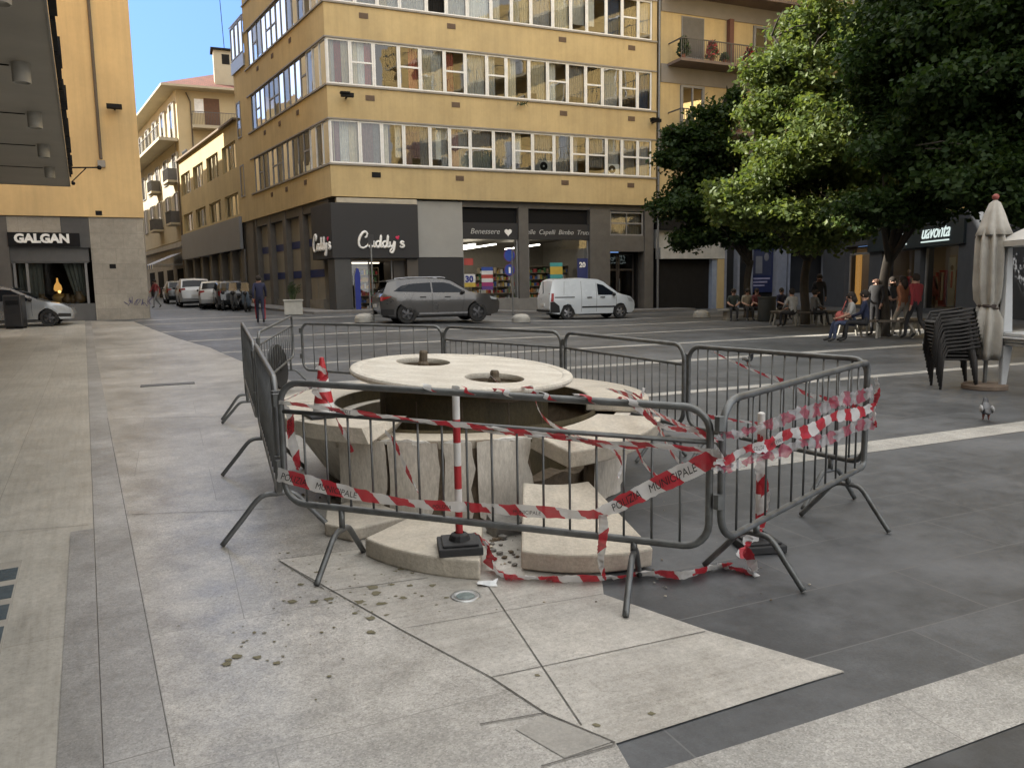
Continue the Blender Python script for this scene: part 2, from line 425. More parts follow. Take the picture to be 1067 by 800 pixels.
# the ground: one sheet out to the horizon
gx = sorted(set([-400, -150, -80, -50] + [-40 + i for i in range(35)] + [-5 + .5 * i for i in range(24)] + [7 + i for i in range(24)] + [40, 60, 100, 200, 400]))
gy = sorted(set([-300, -100, -30, -10, 0, 5, 10, 14] + [15 + .5 * i for i in range(46)] + [38 + i for i in range(34)] + [80, 100, 150, 300, 500]))
mb = MB()
mb.add([(x, y, gz(x, y)) for y in gy for x in gx], [(j * len(gx) + i, j * len(gx) + i + 1, (j + 1) * len(gx) + i + 1, (j + 1) * len(gx) + i) for j in range(len(gy) - 1) for i in range(len(gx) - 1)])
struct(mb.build('ground', M_plaza, smooth=True))

P0 = Vector((-1.37, 2.37))
def uv(t, o): p = P0 + UX * t + VX * o; return (p.x, p.y)
EDGE = [(-20.8, 37.4), (-15.14, 31.0), (-12.6, 27.1), (-10.2, 23.55), (-8.06, 20.6), (-6.12, 17.29), (-4.3, 14.1), (-2.4, 10.7), (-.7, 7.3), (.1, 5.2), (.44, 3.73), (.86, 3.29), (1.31, 2.91), (.33, 2.47), (.36, 2.32), (.5, -3)]
far = uv(40, 0)
# light stone between the grey band and the dark square
lp = [p for p in EDGE]
band_top = 33.5
sheet('paving', lp[1:] + [(-.2, -3)] + [uv(-5.5, .21), uv(band_top, .21)], .004, M_light)
sheet('pavement', [uv(37.5, 0), (-20.8, 37.4), uv(40, -8), uv(-6, -8), uv(-6, 0)], .004, M_trav)
sheet('paving_band', [uv(band_top, .21), uv(-6, .21), uv(-6, .002), uv(band_top, .002)], .008, M_band)
sheet('paving_band', [uv(2.95, -.002), uv(-6, -.002), uv(-6, -.135), uv(2.95, -.135)], .008, M_band)
cr = [GG(*p) for p in ((290, 584), (375, 573), (381, 535), (455, 500), (560, 500), (622, 560), (629, 620), (738, 658), (879, 700), (641, 776), (568, 745), (512, 708), (418, 657))]
sheet('paving', [(p.x, p.y) for p in cr], .0058, M_cream)
mb = MB()
def gl(px0, px1, wd_=.006, dz=.0085):
    a = GG(*px0); b = GG(*px1); d = (b - a); d.z = 0; n_ = Vector((-d.y, d.x, 0)).normalized() * wd_ / 2
    k = max(1, int(d.length / .8))
    for i in range(k):
        p, q = a.lerp(b, i / k), a.lerp(b, (i + 1) / k)
        vs = []
        for e in (p - n_, q - n_, q + n_, p + n_): vs.append((e.x, e.y, gz(e.x, e.y) + dz))
        mb.add(vs, [(0, 1, 2, 3)])
for a, b, w_ in [((505, 606), (606, 757), .006), ((512, 707), (735, 659), .0045), ((420, 656), (628, 620), .003), ((290, 584), (375, 573), .004), ((291, 585), (338, 615), .005),
               ((343, 617), (446, 603), .005), ((500, 756), (568, 744), .006), ((568, 744), (641, 775), .006), ((641, 777), (564, 800), .006), ((291, 585), (418, 657), .004), ((418, 657), (512, 707), .004), ((512, 707), (568, 744), .005),
               ((118, 437), (240, 434), .007), ((137, 537), (283, 531), .006), ((0, 555), (92, 548), .004), ((112, 436), (182, 800), .004)]:
    gl(a, b, w_)
struct(mb.build('paving_joints', M_joint))
mb = MB()
q = [GG(*p) for p in ((537, 761), (568, 746), (638, 774), (588, 791))]
mb.add([(p.x, p.y, .0065) for p in q], [(0, 1, 2, 3)]); struct(mb.build('paving_slab', pm('grey_slab', (.30, .285, .255), .6, .3, 6, .3, fine=.25)))
# worn cement rows across the light stone
for y0, y1, x0, x1 in ():
    mb = MB(); q = [GG(*p) for p in ((x0, y1), (x1, y1 - 4), (x1, y0 - 4), (x0, y0))]
    mb.add([(p.x, p.y, .0065) for p in q], [(0, 1, 2, 3)]); struct(mb.build('paving_row', pm('worn_row', (.23, .215, .19), .75, .35, 14, .4)))
# pale stripes across the dark square
def edge_x(y):
    for (a, b) in zip(EDGE, EDGE[1:]):
        if b[1] <= y <= a[1]: return a[0] + (b[0] - a[0]) * (a[1] - y) / max(1e-6, a[1] - b[1])
    return .4
for n0, n1, a1 in [(1.6, 1.925, 14), (4.98, 5.34, 13), (8.95, 9.2, 17.5), (12.72, 13.1, 20), (16.55, 16.85, 24), (20.45, 20.7, 24), (24.3, 24.6, 24), (28.15, 28.45, 26), (32.0, 32.3, 26), (34.8, 35.1, 6)]:
    def pt(a, n_): return (WX.x * a + NX.x * n_, WX.y * a + NX.y * n_)
    def start(n_):
        a = -4
        while True:
            p = pt(a, n_)
            if p[0] > edge_x(p[1]) + .02: return a
            a += .02
    a00, a01 = start(n0), start(n1)
    if n0 == 1.6: a00 = a01 = 1.36
    if n0 == 4.98: a00 = a01 = 3.95
    sheet('paving_stripe', [pt(a00, n0), pt(a1, n0), pt(a1, n1), pt(a01, n1)], .004, M_white)

# glass light blocks let into the travertine
t = thing('pavement_light', 'grid of blue glass blocks set in the travertine near the left edge', 'pavement light', (*uv(1.2, -.62), 0), UANG)
mb = MB(Matrix.Translation((P0.x, P0.y, 0)) @ Matrix.Rotation(UANG, 4, 'Z'))
mb.box(-1.2, 2.5, .375, .98, -.02, .006); mb.build('surround', pm('light_surround', (.30, .28, .24), .6, .2, 6), t)
M_gb = pm('glass_block', (.045, .062, .075), .12, .4, 9, .1, 20, c2=(.1, .12, .13))
for i in range(12):
    x = -1.15 + i * .3
    for (y0, y1) in ((.385, .56), (.585, .76), (.785, .96)):
        mb = MB(Matrix.Translation((P0.x, P0.y, 0)) @ Matrix.Rotation(UANG, 4, 'Z'))
        mb.box(x, x + .2, y0, y1, -.01, .0105); mb.build('glass_block', M_gb, t)
# drain plate and in-ground lamp
p = GG(175, 401)
mb = MB(Matrix.Translation((p.x, p.y, .006)) @ Matrix.Rotation(WANG, 4, 'Z')); mb.box(-.42, .42, -.14, .14, 0, .008)
tag(mb.build('drain_cover', pm('drain_iron', (.10, .10, .10), .6, .3, 20, .4)), 'dark rectangular drain cover in the pale paving left of the barriers', 'drain cover')
p = GG(485, 622); t = thing('ground_lamp', 'round glass ground lamp in a steel ring below the fallen slabs', 'ground lamp', (p.x, p.y, .004))
mb = MB(); mb.lathe([(.045, .002), (.062, .008), (.074, .006), (.078, 0)], 32, (p.x, p.y, .004)); mb.build('ring', pm('lamp_steel', (.4, .41, .4), .35, .3, 30, metal=.9), t, smooth=True)
mb = MB(); mb.lathe([(0.0001, .006), (.03, .0055), (.047, .004)], 24, (p.x, p.y, .004)); mb.build('lens', pm('lamp_lens', (.19, .235, .23), .2, .3, 30), t, smooth=True)
# dried moss and grease spots on the pale stone
mb = MB(); M_moss_s = pm('moss_spot', (.105, .095, .05), .9, .4, 40, c2=(.17, .15, .10)); rs = random.Random(5)
def spot(px, py, s):
    p = GG(px, py); n_ = 11; vs = [(p.x, p.y, p.z + .0080)]
    for i in range(n_):
        a = 2 * math.pi * i / n_; r_ = s * rs.uniform(.55, 1.15); vs.append((p.x + 1.25 * r_ * math.cos(a), p.y + r_ * math.sin(a), p.z + .0080))
    mb.add(vs, [(0, 1 + i, 1 + (i + 1) % n_) for i in range(n_)])
for px, py, s in [(388, 613, .026), (392, 619, .03), (375, 628, .025), (398, 630, .022), (387, 645, .024), (408, 610, .016), (428, 611, .016), (420, 624, .018), (450, 611, .02), (343, 625, .022), (328, 628, .02), (305, 628, .022), (387, 660, .02), (370, 640, .012), (313, 610, .016), (300, 577, .01), (330, 597, .012), (403, 642, .012), (465, 624, .014), (440, 622, .012), (236, 693, .022), (246, 685, .02), (268, 686, .018), (239, 689, .014), (288, 692, .016), (295, 685, .008), (343, 706, .01), (265, 660, .01), (418, 594, .018), (430, 598, .012), (412, 596, .012), (560, 705, .01), (679, 745, .014), (622, 757, .014)]: spot(px, py, s)
for i in range(46): spot(rs.gauss(300, 55), rs.gauss(640, 34), rs.uniform(.003, .009))
for i in range(40): spot(rs.gauss(390, 50), rs.gauss(618, 22), rs.uniform(.003, .009))
o = mb.build('moss_spots', M_moss_s); o['kind'] = 'stuff'
# chalky scuffs on the dark slabs by the right hand barrier
p = GG(508, 610); mb = MB()
vs = []
for j in range(4):
    for i in range(4): vs.append((p.x - .05 + .035 * i + random.uniform(-.01, .01), p.y - .03 + .02 * j + random.uniform(-.006, .006), .006 + random.uniform(.002, .028)))
mb.add(vs, [(j * 4 + i, j * 4 + i + 1, j * 4 + i + 5, j * 4 + i + 4) for j in range(3) for i in range(3)])
tag(mb.build('crumpled_paper', pm('paper', (.7, .72, .72), .6)), 'crumpled scrap of white plastic lying by the ground lamp', 'litter')
# ---------------------------------------------------------------- buildings
M_yel = pm('ochre_stucco', (.52, .405, .212), .88, .14, .5, .15, 90, c2=(.45, .345, .175), fine=.06)
M_yel2 = pm('pale_ochre_stucco', (.48, .38, .20), .9, .16, .4, .15, 80)
M_gal = pm('orange_stucco', (.68, .49, .24), .9, .10, .35, .15, 80, fine=.05)
for _m in (M_yel, M_yel2, M_gal): streaks(_m, .13)
M_frame_w = pm('white_window_frame', (.74, .74, .72), .5, .12, 4)
M_frame_g = pm('grey_window_frame', (.22, .22, .22), .5, .2, 4)
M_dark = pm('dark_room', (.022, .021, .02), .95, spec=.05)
M_room = pm('office_room', (.32, .31, .29), .9)
M_glass = glassmat('window_glass', (.82, .85, .85), .62, .02, .008, .05)
M_glass_shop = glassmat('shop_glass', (.85, .87, .87), .6, .02, .02)
M_curt = {'r': pm('red_curtain', (.33, .075, .06), .9, .3, 6), 'c': pm('cream_curtain', (.62, .56, .42), .9, .15, 6), 'w': pm('white_curtain', (.62, .62, .58), .9, .15, 6),
          'm': pm('mauve_curtain', (.30, .20, .20), .9, .2, 6), 'g': pm('grey_blind', (.26, .26, .255), .8, .2, 9), 'b': pm('blue_curtain', (.05, .09, .17), .9, .2, 6), 'd': M_dark}
M_vent = pm('vent_metal', (.16, .11, .075), .7, .3, 30)
M_ledge = pm('thin_metal_ledge', (.25, .23, .2), .6)
M_pill = pm('pillar_stone', (.105, .098, .09), .65, .22, 2.5, .15)
M_anth = pm('anthracite_panel', (.02, .02, .022), .65, .12, 1.5)
M_pale = pm('pale_panel', (.30, .30, .285), .6, .08, 1.2)
M_black = pm('black_paint', (.009, .009, .01), .7, .2, 5, spec=.2)
M_signw = pm('white_letters', (.85, .85, .83), .45)
M_pink = pm('pink_letters', (.6, .02, .09), .5)
M_steel = pm('galvanised_steel', (.20, .205, .205), .5, .3, 12, .1, 90, metal=.65)
M_stone = pm('house_stone', (.30, .28, .245), .85, .2, 1.5, .3, 30)

def curtain(mb, x0, x1, z0, z1, y, fold=.03, per=.11, mi=0):
    n_ = max(2, int((x1 - x0) / per * 4)); vs = []
    for i in range(n_ + 1):
        x = x0 + (x1 - x0) * i / n_; dy = fold * math.sin(i * math.pi / 2 + .4) + random.uniform(-.006, .006)
        vs += [(x, y + dy, z0), (x, y + dy * .6, z1)]
    mb.add(vs, [(2 * i, 2 * i + 2, 2 * i + 3, 2 * i + 1) for i in range(n_)], mi)
def window(root, Fm, x0, x1, z0, z1, transom=False, curt='', ac=False, fw=.08, frame_m=None, mull=None, glass=None, d=-.02, tilt=0., opened=False):
    "frame with its pane and whatever hangs behind it"
    mb = MB(Fm); f = fw
    mb.box(x0, x0 + f, d - .06, d, z0, z1); mb.box(x1 - f, x1, d - .06, d, z0, z1)
    mb.box(x0 + f, x1 - f, d - .06, d, z0, z0 + f); mb.box(x0 + f, x1 - f, d - .06, d, z1 - f, z1)
    if transom: zt = z0 + (z1 - z0) * .52; mb.box(x0 + f, x1 - f, d - .055, d - .003, zt - .04, zt + .04)
    if mull: mb.box((x0 + x1) / 2 - .03, (x0 + x1) / 2 + .03, d - .055, d - .003, z0 + f, z1 - f)
    w = mb.build('window', frame_m or M_frame_w, root)
    g = MB(Fm)
    tl = random.uniform(-.006, .006) + tilt; tv = random.uniform(-.006, .006)
    y = d - .035
    if not opened:
        g.add([(x0 + f, y - tl, z0 + f), (x1 - f, y + tl, z0 + f), (x1 - f, y + tl + tv, z1 - f), (x0 + f, y - tl + tv, z1 - f)], [(0, 1, 2, 3)])
        g.build('pane', glass or M_glass, w)
    if curt:
        n_ = len(curt); k = (x1 - x0 - .1) / n_
        used = [c for c in sorted(set(curt)) if c != '.']
        if used:
            c_ = MB(Fm)
            for i, ch in enumerate(curt):
                if ch != '.': curtain(c_, x0 + .05 + k * i, x0 + .05 + k * (i + 1), z0 + .02 + (random.random() < .15) * .4, z1 - .02, d - .26, .02 if ch in 'gd' else .035, mi=used.index(ch))
            c_.build('curtain', [M_curt[u] for u in used], w)
    if ac:
        a = MB(Fm); xm = x1 - .42
        a.box(xm - .33, xm + .33, d - .42, d - .14, z0 + .07, z0 + .62, 0)
        a.M = Fm @ Matrix.Translation((xm - .1, d - .138, z0 + .34)) @ Matrix.Rotation(R(90), 4, 'X')
        a.lathe([(.05, 0), (.09, -.012), (.2, -.012), (.215, 0)], 20, mi=1)
        a.build('cooling_unit', [pm('ac_white', (.6, .6, .57), .5), M_dark], w)
    return w
def grating(root, Fm, x, z, w_=.42, h_=.24, dark=False):
    mb = MB(Fm)
    mb.box(x - w_ / 2, x + w_ / 2, 0.003, .02, z - h_ / 2, z + h_ / 2)
    for k in range(5 if not dark else 0):
        zz = z - h_ / 2 + .03 + k * (h_ - .04) / 5; mb.box(x - w_ / 2 + .02, x + w_ / 2 - .02, .02, .034, zz, zz + .02)
    mb.build('vent_plate' if not dark else 'vent_hole', M_vent if not dark else M_black, root)

# ===== the corner building of ochre bands
C0 = (-8.09, 36.0); DR = Vector((.9227, .3855)); DL = Vector((-.55, .835)).normalized()
BZ = gz(*C0)
t = thing('corner_building', 'ochre corner block with bands of white framed windows above a dark ground floor shop', 'building', (C0[0], C0[1], BZ))
CB = t
FR = frame(C0, DR); FL = frame(C0, DL, flip=True)
LR = 17.4; LL = s_px(C0, DL, 251.5, 0); WEND = s_px(C0, DL, 261, 105); print('LL', LL, WEND, s_px(C0, DL, 266.4, 202), s_px(C0, DL, 244.5, 110))
ROWS = [(7.25, 9.23), (10.72, 12.75), (14.27, 16.3), (17.8, 19.8)]
bands = [(5.8, 7.25), (9.23, 10.72), (12.75, 14.27), (16.3, 17.8), (19.8, 22.0)]
WE = LL - WEND      # plain end piece beside the left windows
mb = MB()
NR = Vector((DR.y, -DR.x)); NL = Vector((-DL.y, DL.x))
if NL.dot(Vector((-1, -1))) < 0: NL = -NL
def c2(p): return (p.x, p.y)
c0 = Vector(C0); rE = c0 + DR * LR; lE = c0 + DL * LL
def band_poly(th, out=0.):
    # L-shaped band of thickness th, mitred at the corner
    k = (NR + NL).normalized(); k = k / k.dot(NR)
    o_ = [lE + NL * out, c0 + k * out, rE + NR * out, rE - NR * th, c0 - k * th, lE - NL * th]
    return [c2(p) for p in o_]
for (z0, z1) in bands: mb.prism(band_poly(.4), z0, z1)
# end pieces of the rows
for (z0, z1) in ROWS:
    for (Fm, a, b) in ((FR, LR - .28, LR), (FL, LL - WE, LL)):
        m2 = MB(Fm); m2.box(a, b, -.4, 0, z0, z1); mb.add(m2.v, m2.f)
mb.build('wall', M_yel, t)
mb = MB()
for (z0, z1) in ROWS: mb.prism(band_poly(.02, .07), z0 - .05, z0 + .03); mb.prism(band_poly(.05, .05), z1 - .02, z1 + .05)
mb.build('ledge', M_ledge, t)
# inner floors and rear wall so that the glass looks into rooms
mb = MB()
for z in (5.9, 9.4, 12.95, 16.5, 20.0): mb.prism(band_poly(4.5, -.42), z, z + .25)
mb.prism([c2(lE - NL * 4.6), c2(c0 - (NR + NL).normalized() * 6.0), c2(rE - NR * 4.6), c2(rE - NR * 9), c2(lE - NL * 9)], 5.5, 21.9)
mb.build('room', M_room, t)
pxR1 = [341, 366.6, 390.7, 416.7, 438.8, 464, 485.5, 508, 528, 551.6, 571, 591.6, 610.6, 628, 647, 664.5, 683]
pxR2 = [345.5, 373.5, 396.5, 419.5, 447, 467.5, 489, 513.5, 534.5, 554.5, 577, 595.5, 612, 632, 648.5, 665, 683]
tr1 = {1, 3, 5, 7, 10, 12, 14}; tr2 = {5, 6, 8, 9, 11, 12, 14, 15}
cu1 = ['wrc', 'cwr', 'd', '.r', 'cw', 'r.', 'ww', 'w.', 'c.', 'cc', 'w.', 'g', 'd', 'g', 'd', 'b']
cu2 = ['mwc', 'mmg', 'c.w', 'mmg', 'gwg', 'mg', 'g', 'gg', 'c.', 'gg', 'g', 'g.', 'g', 'gg', 'gg', 'g']
for row, pxs, trs, cus in ((1, pxR1, tr1, cu1), (0, pxR2, tr2, cu2), (2, pxR2, {4, 14}, ['ww', 'gg', 'cw', 'w', 'd', 'w', 'w', 'w.', 'cc', 'gg', 'c', 'w', 'w.', 'b', 'd', 'g'])):
    ss = [s_px(C0, DR, p, 100) for p in pxs]; ss[0] = .05; ss[-1] = LR - .3
    z0, z1 = ROWS[row]
    for i in range(len(ss) - 1):
        window(t, FR, ss[i] + .004, ss[i + 1] - .004, z0 + .03, z1 - .02, i in trs, cus[i], ac=(row == 0 and i in (9, 13)), opened=(row == 2 and i == 4))
nl = 14
for row in (0, 1, 2, 3):
    z0, z1 = ROWS[row]; k = (LL - WE - .05) / nl
    for i in range(nl):
        if row == 3 and i < 6: continue
        window(t, FL, .05 + k * i + .004, .05 + k * (i + 1) - .004, z0 + .03, z1 - .02, i in (3, 8, 9, 12), ('c' if i < 3 else '' if i % 3 else 'g') if row != 0 else ('c' if i < 2 else 'g'), frame_m=M_frame_w if i < 3 else M_frame_g, fw=.045)
# little ventilation plates
for row, zc in ((0, 6.82), (1, 10.25), (2, 13.82)):
    for px in (381, 464.6, 476, 587, 658.5) if 0 else {0: (389, 477, 588, 657.5), 1: (385.5, 474.7, 587, 658), 2: (382, 472, 586.5, 658)}[row]:
        grating(t, FR, s_px(C0, DR, px, 100), zc, dark=(row == 0 and px == 389))
    for px in {0: (314, 293.7, 278), 1: (309.5, 290, 274), 2: (305, 286, 270)}[row]:
        grating(t, FL, s_px(C0, DL, px, 100), zc, .36)
# narrow windows and the glazed bay at the street end
WL2 = s_px(C0, DL, 245, 110)
mb = MB(FL); mb.box(LL + .002, WL2, -.4, 0, 5.8, 15.3); mb.box(LL, WL2, -4, -.4, 16.6, 16.9); mb.build('side_wall', M_yel, t)
for (a, b, z0, z1) in ((WL2 - 1.15, WL2 - .3, 7.3, 9.2), (WL2 - 1.15, WL2 - .3, 10.8, 12.9)):
    window(t, FL, a, b, z0, z1, curt='g', frame_m=M_frame_g, d=.04)
mb = MB(FL)
m3 = [(LL + .02, .12, 17.3), (WL2 + .1, .12, 17.3), (WL2 + .1, -1.6, 18.6), (LL + .02, -1.6, 18.6)]
mb.add(m3 + [(p[0], p[1], p[2] + .06) for p in m3], [(0, 3, 2, 1), (4, 5, 6, 7), (0, 1, 5, 4), (1, 2, 6, 5), (2, 3, 7, 6), (3, 0, 4, 7)])
bayz = pm('bay_zinc', (.25, .27, .30), .4, .2, 3, metal=.3); mb.build('bay_roof', bayz, t); mb = MB(FL)
mb.box(LL + .02, WL2 + .1, .003, .1, 14.6, 15.3)
mb.build('bay_apron', pm('bay_zinc', (.25, .27, .30), .4, .2, 3, metal=.3), t)
wk = (WL2 - LL) / 3
for k in range(3): window(t, FL, LL + .03 + k * wk, LL + k * wk + wk - .02, 15.35, 17.25, curt='w' if k == 1 else '', d=.09, frame_m=M_frame_g)
# ground floor, right facade
g0 = BZ - .3; SE = [s_px(C0, DR, p, 260) for p in (349, 436, 484, 543, 553, 617, 636, 674, 689)]
mb = MB(FR)
mb.box(SE[3], SE[4], -.9, -.25, g0, 5.55); mb.box(SE[5], SE[6] + .1, -.9, -.2, g0, 5.55); mb.box(SE[7], LR, -.9, -.2, g0, 5.55)
mb.box(SE[2], LR, -.9, -.3, 5.5, 5.8)
zz = 3.35
mb.box(SE[6] + .1, SE[7], -.9, -.28, zz, 4.2); mb.box(.4, LR, -8, -7.4, g0, 5.5); mb.box(.8, SE[2], -7.4, -.9, 5.3, 5.5)                     # lintel over the entrance
mb.build('pillar', M_pill, t)
mb = MB(FR); mb.box(SE[2], SE[5], -.8, -.22, g0, gz(-2, 40) + .55); mb.build('plinth', pm('shop_plinth', (.18, .175, .165), .6, .2, 3), t)
mb = MB(FR); mb.box(SE[1], SE[2], -.9, -.2, 3.05, 5.72); mb.build('pale_panel', M_pale, t)
mb = MB(FR); mb.box(SE[1], SE[2], -.9, -.22, g0, 3.04); mb.build('dark_panel', M_anth, t)
window(t, FR, SE[6] + .15, SE[7] - .05, 4.2, 5.45, True, 'g', frame_m=M_frame_g, mull=True, d=-.32)
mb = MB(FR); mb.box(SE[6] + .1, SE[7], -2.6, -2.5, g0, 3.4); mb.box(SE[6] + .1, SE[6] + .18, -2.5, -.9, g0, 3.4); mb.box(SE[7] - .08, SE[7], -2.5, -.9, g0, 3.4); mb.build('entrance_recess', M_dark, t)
mb = MB(FR); xm = (SE[6] + SE[7]) / 2
for a, b in ((SE[6] + .2, xm - .02), (xm + .02, SE[7] - .12)):
    mb.box(a, a + .09, -1.2, -1.15, g0 + .3, 3.3); mb.box(b - .09, b, -1.2, -1.15, g0 + .3, 3.3); mb.box(a + .09, b - .09, -1.2, -1.15, 2.35, 2.45); mb.box(a + .09, b - .09, -1.2, -1.15, g0 + .4, g0 + .6); mb.box(a + .09, b - .09, -1.2, -1.15, 3.2, 3.3)
dr = mb.build('door', pm('door_brown', (.06, .05, .045), .5), t)
mb = MB(FR); mb.quad((SE[6] + .2, -1.17, g0), (SE[7] - .12, -1.17, g0), (SE[7] - .12, -1.17, 3.3), (SE[6] + .2, -1.17, 3.3)); mb.build('pane', M_glass, dr)
mb = MB(FR); mb.box(xm + .06, xm + .1, -1.14, -1.08, 1.2, 1.9); mb.build('handle', M_steel, dr)
# shop interior
shop_f = pm('shop_floor', (.35, .34, .31), .4); shop_w = pm('shop_wall', (.22, .20, .165), .8, .1)
mb = MB(FR); fl = gz(-2, 40) + .1
mb.box(SE[2], SE[5] + .4, -7, -.9, fl - .1, fl, 0); mb.box(SE[2], SE[5] + .4, -7.1, -7, fl, 4.2, 1); mb.box(SE[2] - .1, SE[2], -7, -.9, fl, 4.2, 1); mb.box(SE[5] + .4, SE[5] + .5, -7, -.9, fl, 4.2, 1); mb.box(SE[2], SE[5] + .4, -7, -.9, 4.15, 4.3, 1)
mb.build('shop_interior', [shop_f, shop_w], t)
for (x, ya, yb) in ((SE[2] + 1.0, -5.8, -1.3), (SE[2] + 2.1, -6, -1.2), (SE[4] + 1.1, -6, -1.4), (SE[2] + 1.6, -5.8, -3), ):
    mb = MB(FR); mb.box(x - .07, x + .07, ya, yb, 3.72, 3.78); mb.build('tube_lamp', emat('shop_tube', (1, .93, .82), 3.0), t)
pal = [pm('goods_%s' % n_, c, .5) for n_, c in (('red', (.4, .05, .05)), ('yellow', (.5, .35, .06)), ('blue', (.05, .1, .3)), ('white', (.6, .6, .57)), ('green', (.1, .25, .1)), ('orange', (.5, .2, .05)), ('tan', (.35, .25, .15)))]
def goods_shelf(root, Fm, x0, x1, y, z0, levels=5, h=.36):
    mb = MB(Fm)
    for l in range(levels + 1): mb.box(x0, x1, y - .4, y, z0 + l * h - .03, z0 + l * h)
    mb.box(x0 - .03, x0, y - .4, y, z0, z0 + levels * h); mb.box(x1, x1 + .03, y - .4, y, z0, z0 + levels * h); mb.box(x0, x1, y - .44, y - .41, z0, z0 + levels * h)
    s_ = mb.build('shelf', pm('shelf_tan', (.3, .25, .18), .6), root)
    g = MB(Fm)
    for l in range(levels):
        x = x0 + .02
        while x < x1 - .12:
            w_ = random.uniform(.06, .16); hh = random.uniform(.12, .28); k = random.randrange(7)
            g.box(x, x + w_, y - .3, y - .03, z0 + l * h + .004, z0 + l * h + hh, k); x += w_ + random.choice((.006, .006, .05))
    g.build('goods', pal, s_)
for (a, b, y, lv) in ((SE[2] + .1, SE[2] + 1.0, -4.5, 6), (SE[2] + 1.5, SE[3] - .1, -3.2, 5), (SE[3] - .2, SE[4] + .9, -5.5, 6), (SE[4] + .15, SE[5] - .1, -2.6, 6), (SE[4] + .1, SE[5], -5.0, 6), (SE[2] + .1, SE[3], -1.35, 2), (SE[4] + .2, SE[5] - .2, -1.4, 2)):
    goods_shelf(t, FR, a, b, y, fl, lv)
for i, (a, b) in enumerate(((SE[2] + .03, SE[3] - .03), (SE[4] + .03, SE[5] - .03))):
    mb = MB(FR)
    for x in (a, b - .05): mb.box(x, x + .05, -.45, -.38, .95, 3.95)
    mb.box(a + .05, b - .05, -.45, -.38, .95, 1.0)
    w = mb.build('shop_window', M_frame_g, t)
    g = MB(FR); g.quad((a + .05, -.42, 1.0), (b - .05, -.42, 1.0), (b - .05, -.42, 3.95), (a + .05, -.42, 3.95)); g.build('pane', M_glass_shop, w)
    mb = MB(FR); mb.box(a - .02, b + .02, -.5, -.33, 3.95, 4.75); fa = mb.build('sign_band', M_anth, t)
    vs, fs = text_mesh(['Benessere ♥', 'Pelle  Capelli  Bimbo  Trucco'][i].replace('♥', ''), .38 if i == 0 else .34, .02, .25)
    mb = MB(FR @ Matrix.Translation(((a + b) / 2 - (.25 if i == 0 else 0), -.31, 4.32)) @ Matrix(((1, 0, 0, 0), (0, 0, 1, 0), (0, 1, 0, 0), (0, 0, 0, 1)))); mb.add(vs, fs)
    mb.build('lettering', pm('dull_white_letters', (.42, .42, .41), .5), fa)
    if i == 0:
        mb = MB(FR @ Matrix.Translation(((a + b) / 2 + .95, -.31, 4.3)) @ Matrix.Rotation(R(90), 4, 'X'))
        hp = [(math.sin(w) ** 3 * .2, (13 * math.cos(w) - 5 * math.cos(2 * w) - 2 * math.cos(3 * w) - math.cos(4 * w)) / 16 * .2) for w in [2 * math.pi * k / 24 for k in range(24)]]
        mb.prism(hp, -.01, .01); mb.build('heart', M_signw, fa)
    mb = MB(FR); mb.box(a, b, -.6, -.5, 4.75, 5.5); mb.build('dark_opening', M_black, t)
def poster(root, Fm, x0, x1, z0, z1, y, bands_, name='poster'):
    mb = MB(Fm); n_ = len(bands_); ms = []
    for k, c in enumerate(bands_):
        za = z1 - (z1 - z0) * k / n_; zb = z1 - (z1 - z0) * (k + 1) / n_
        mb.box(x0, x1, y - .006, y, zb, za, k); ms.append(pm('poster_%d_%d_%d' % tuple(int(q * 100) for q in c), c, .6))
    return mb.build(name, ms, root)
def sx(px): return s_px(C0, DR, px, 290)
def zx(py, px): return z_px(C0, DR, sx(px), py, px)
red, blu, wht, yl, tea, mag = (.38, .06, .05), (.03, .07, .3), (.6, .6, .6), (.5, .36, .06), (.06, .3, .3), (.3, .03, .14)
poster(t, FR, sx(486.5), sx(496), zx(276, 490), zx(269, 490), -.37, [red])
ps = poster(t, FR, sx(486.5), sx(498), zx(299, 490), zx(285.5, 490), -.37, [wht, wht, yl])
vs, fs = text_mesh('30', .42, .01, 0, .02)
mb = MB(FR @ Matrix.Translation((sx(491.5), -.358, zx(291, 490))) @ Matrix.Rotation(R(90), 4, 'X')); mb.add(vs, fs); mb.build('lettering', pm('navy_print', (.02, .03, .2), .5), ps)
poster(t, FR, sx(504.5), sx(516.5), zx(302, 510), zx(278, 510), -.37, [blu, wht, red, wht, mag, (.1, .05, .2)])
poster(t, FR, sx(576.5), sx(589.5), zx(290, 580), zx(273.5, 580), -.37, [tea, yl, yl, tea])
ps = poster(t, FR, sx(605), sx(616), zx(290, 610), zx(269, 610), -.37, [(.03, .04, .14)])
vs, fs = text_mesh('20', .36, .01, 0, .015)
mb = MB(FR @ Matrix.Translation((sx(610.3), -.358, zx(276, 610))) @ Matrix.Rotation(R(90), 4, 'X')); mb.add(vs, fs); mb.build('lettering', M_signw, ps)
# the dark corner box with the shop name on both sides
sL = s_px(C0, DL, 328, 260)
k_ = (NR + NL).normalized(); k_ = k_ / k_.dot(NR)
def boxpoly(out, th, l=sL, r=SE[1] - .01):
    a = [c0 + DL * l + NL * out, c0 + k_ * out, c0 + DR * r + NR * out, c0 + DR * r - NR * th, c0 - k_ * th, c0 + DL * l - NL * th]
    return [c2(p) for p in a]
mb = MB(); mb.prism(boxpoly(.12, .5), 3.0, 5.5); sb = mb.build('sign_box', M_anth, t, bevel=.01)
mb = MB(FR); mb.box(.2, SE[1] - .02, -.35, .05, 5.52, 5.74); mb.build('light_strip', pm('cream_strip', (.42, .38, .30), .6), t)
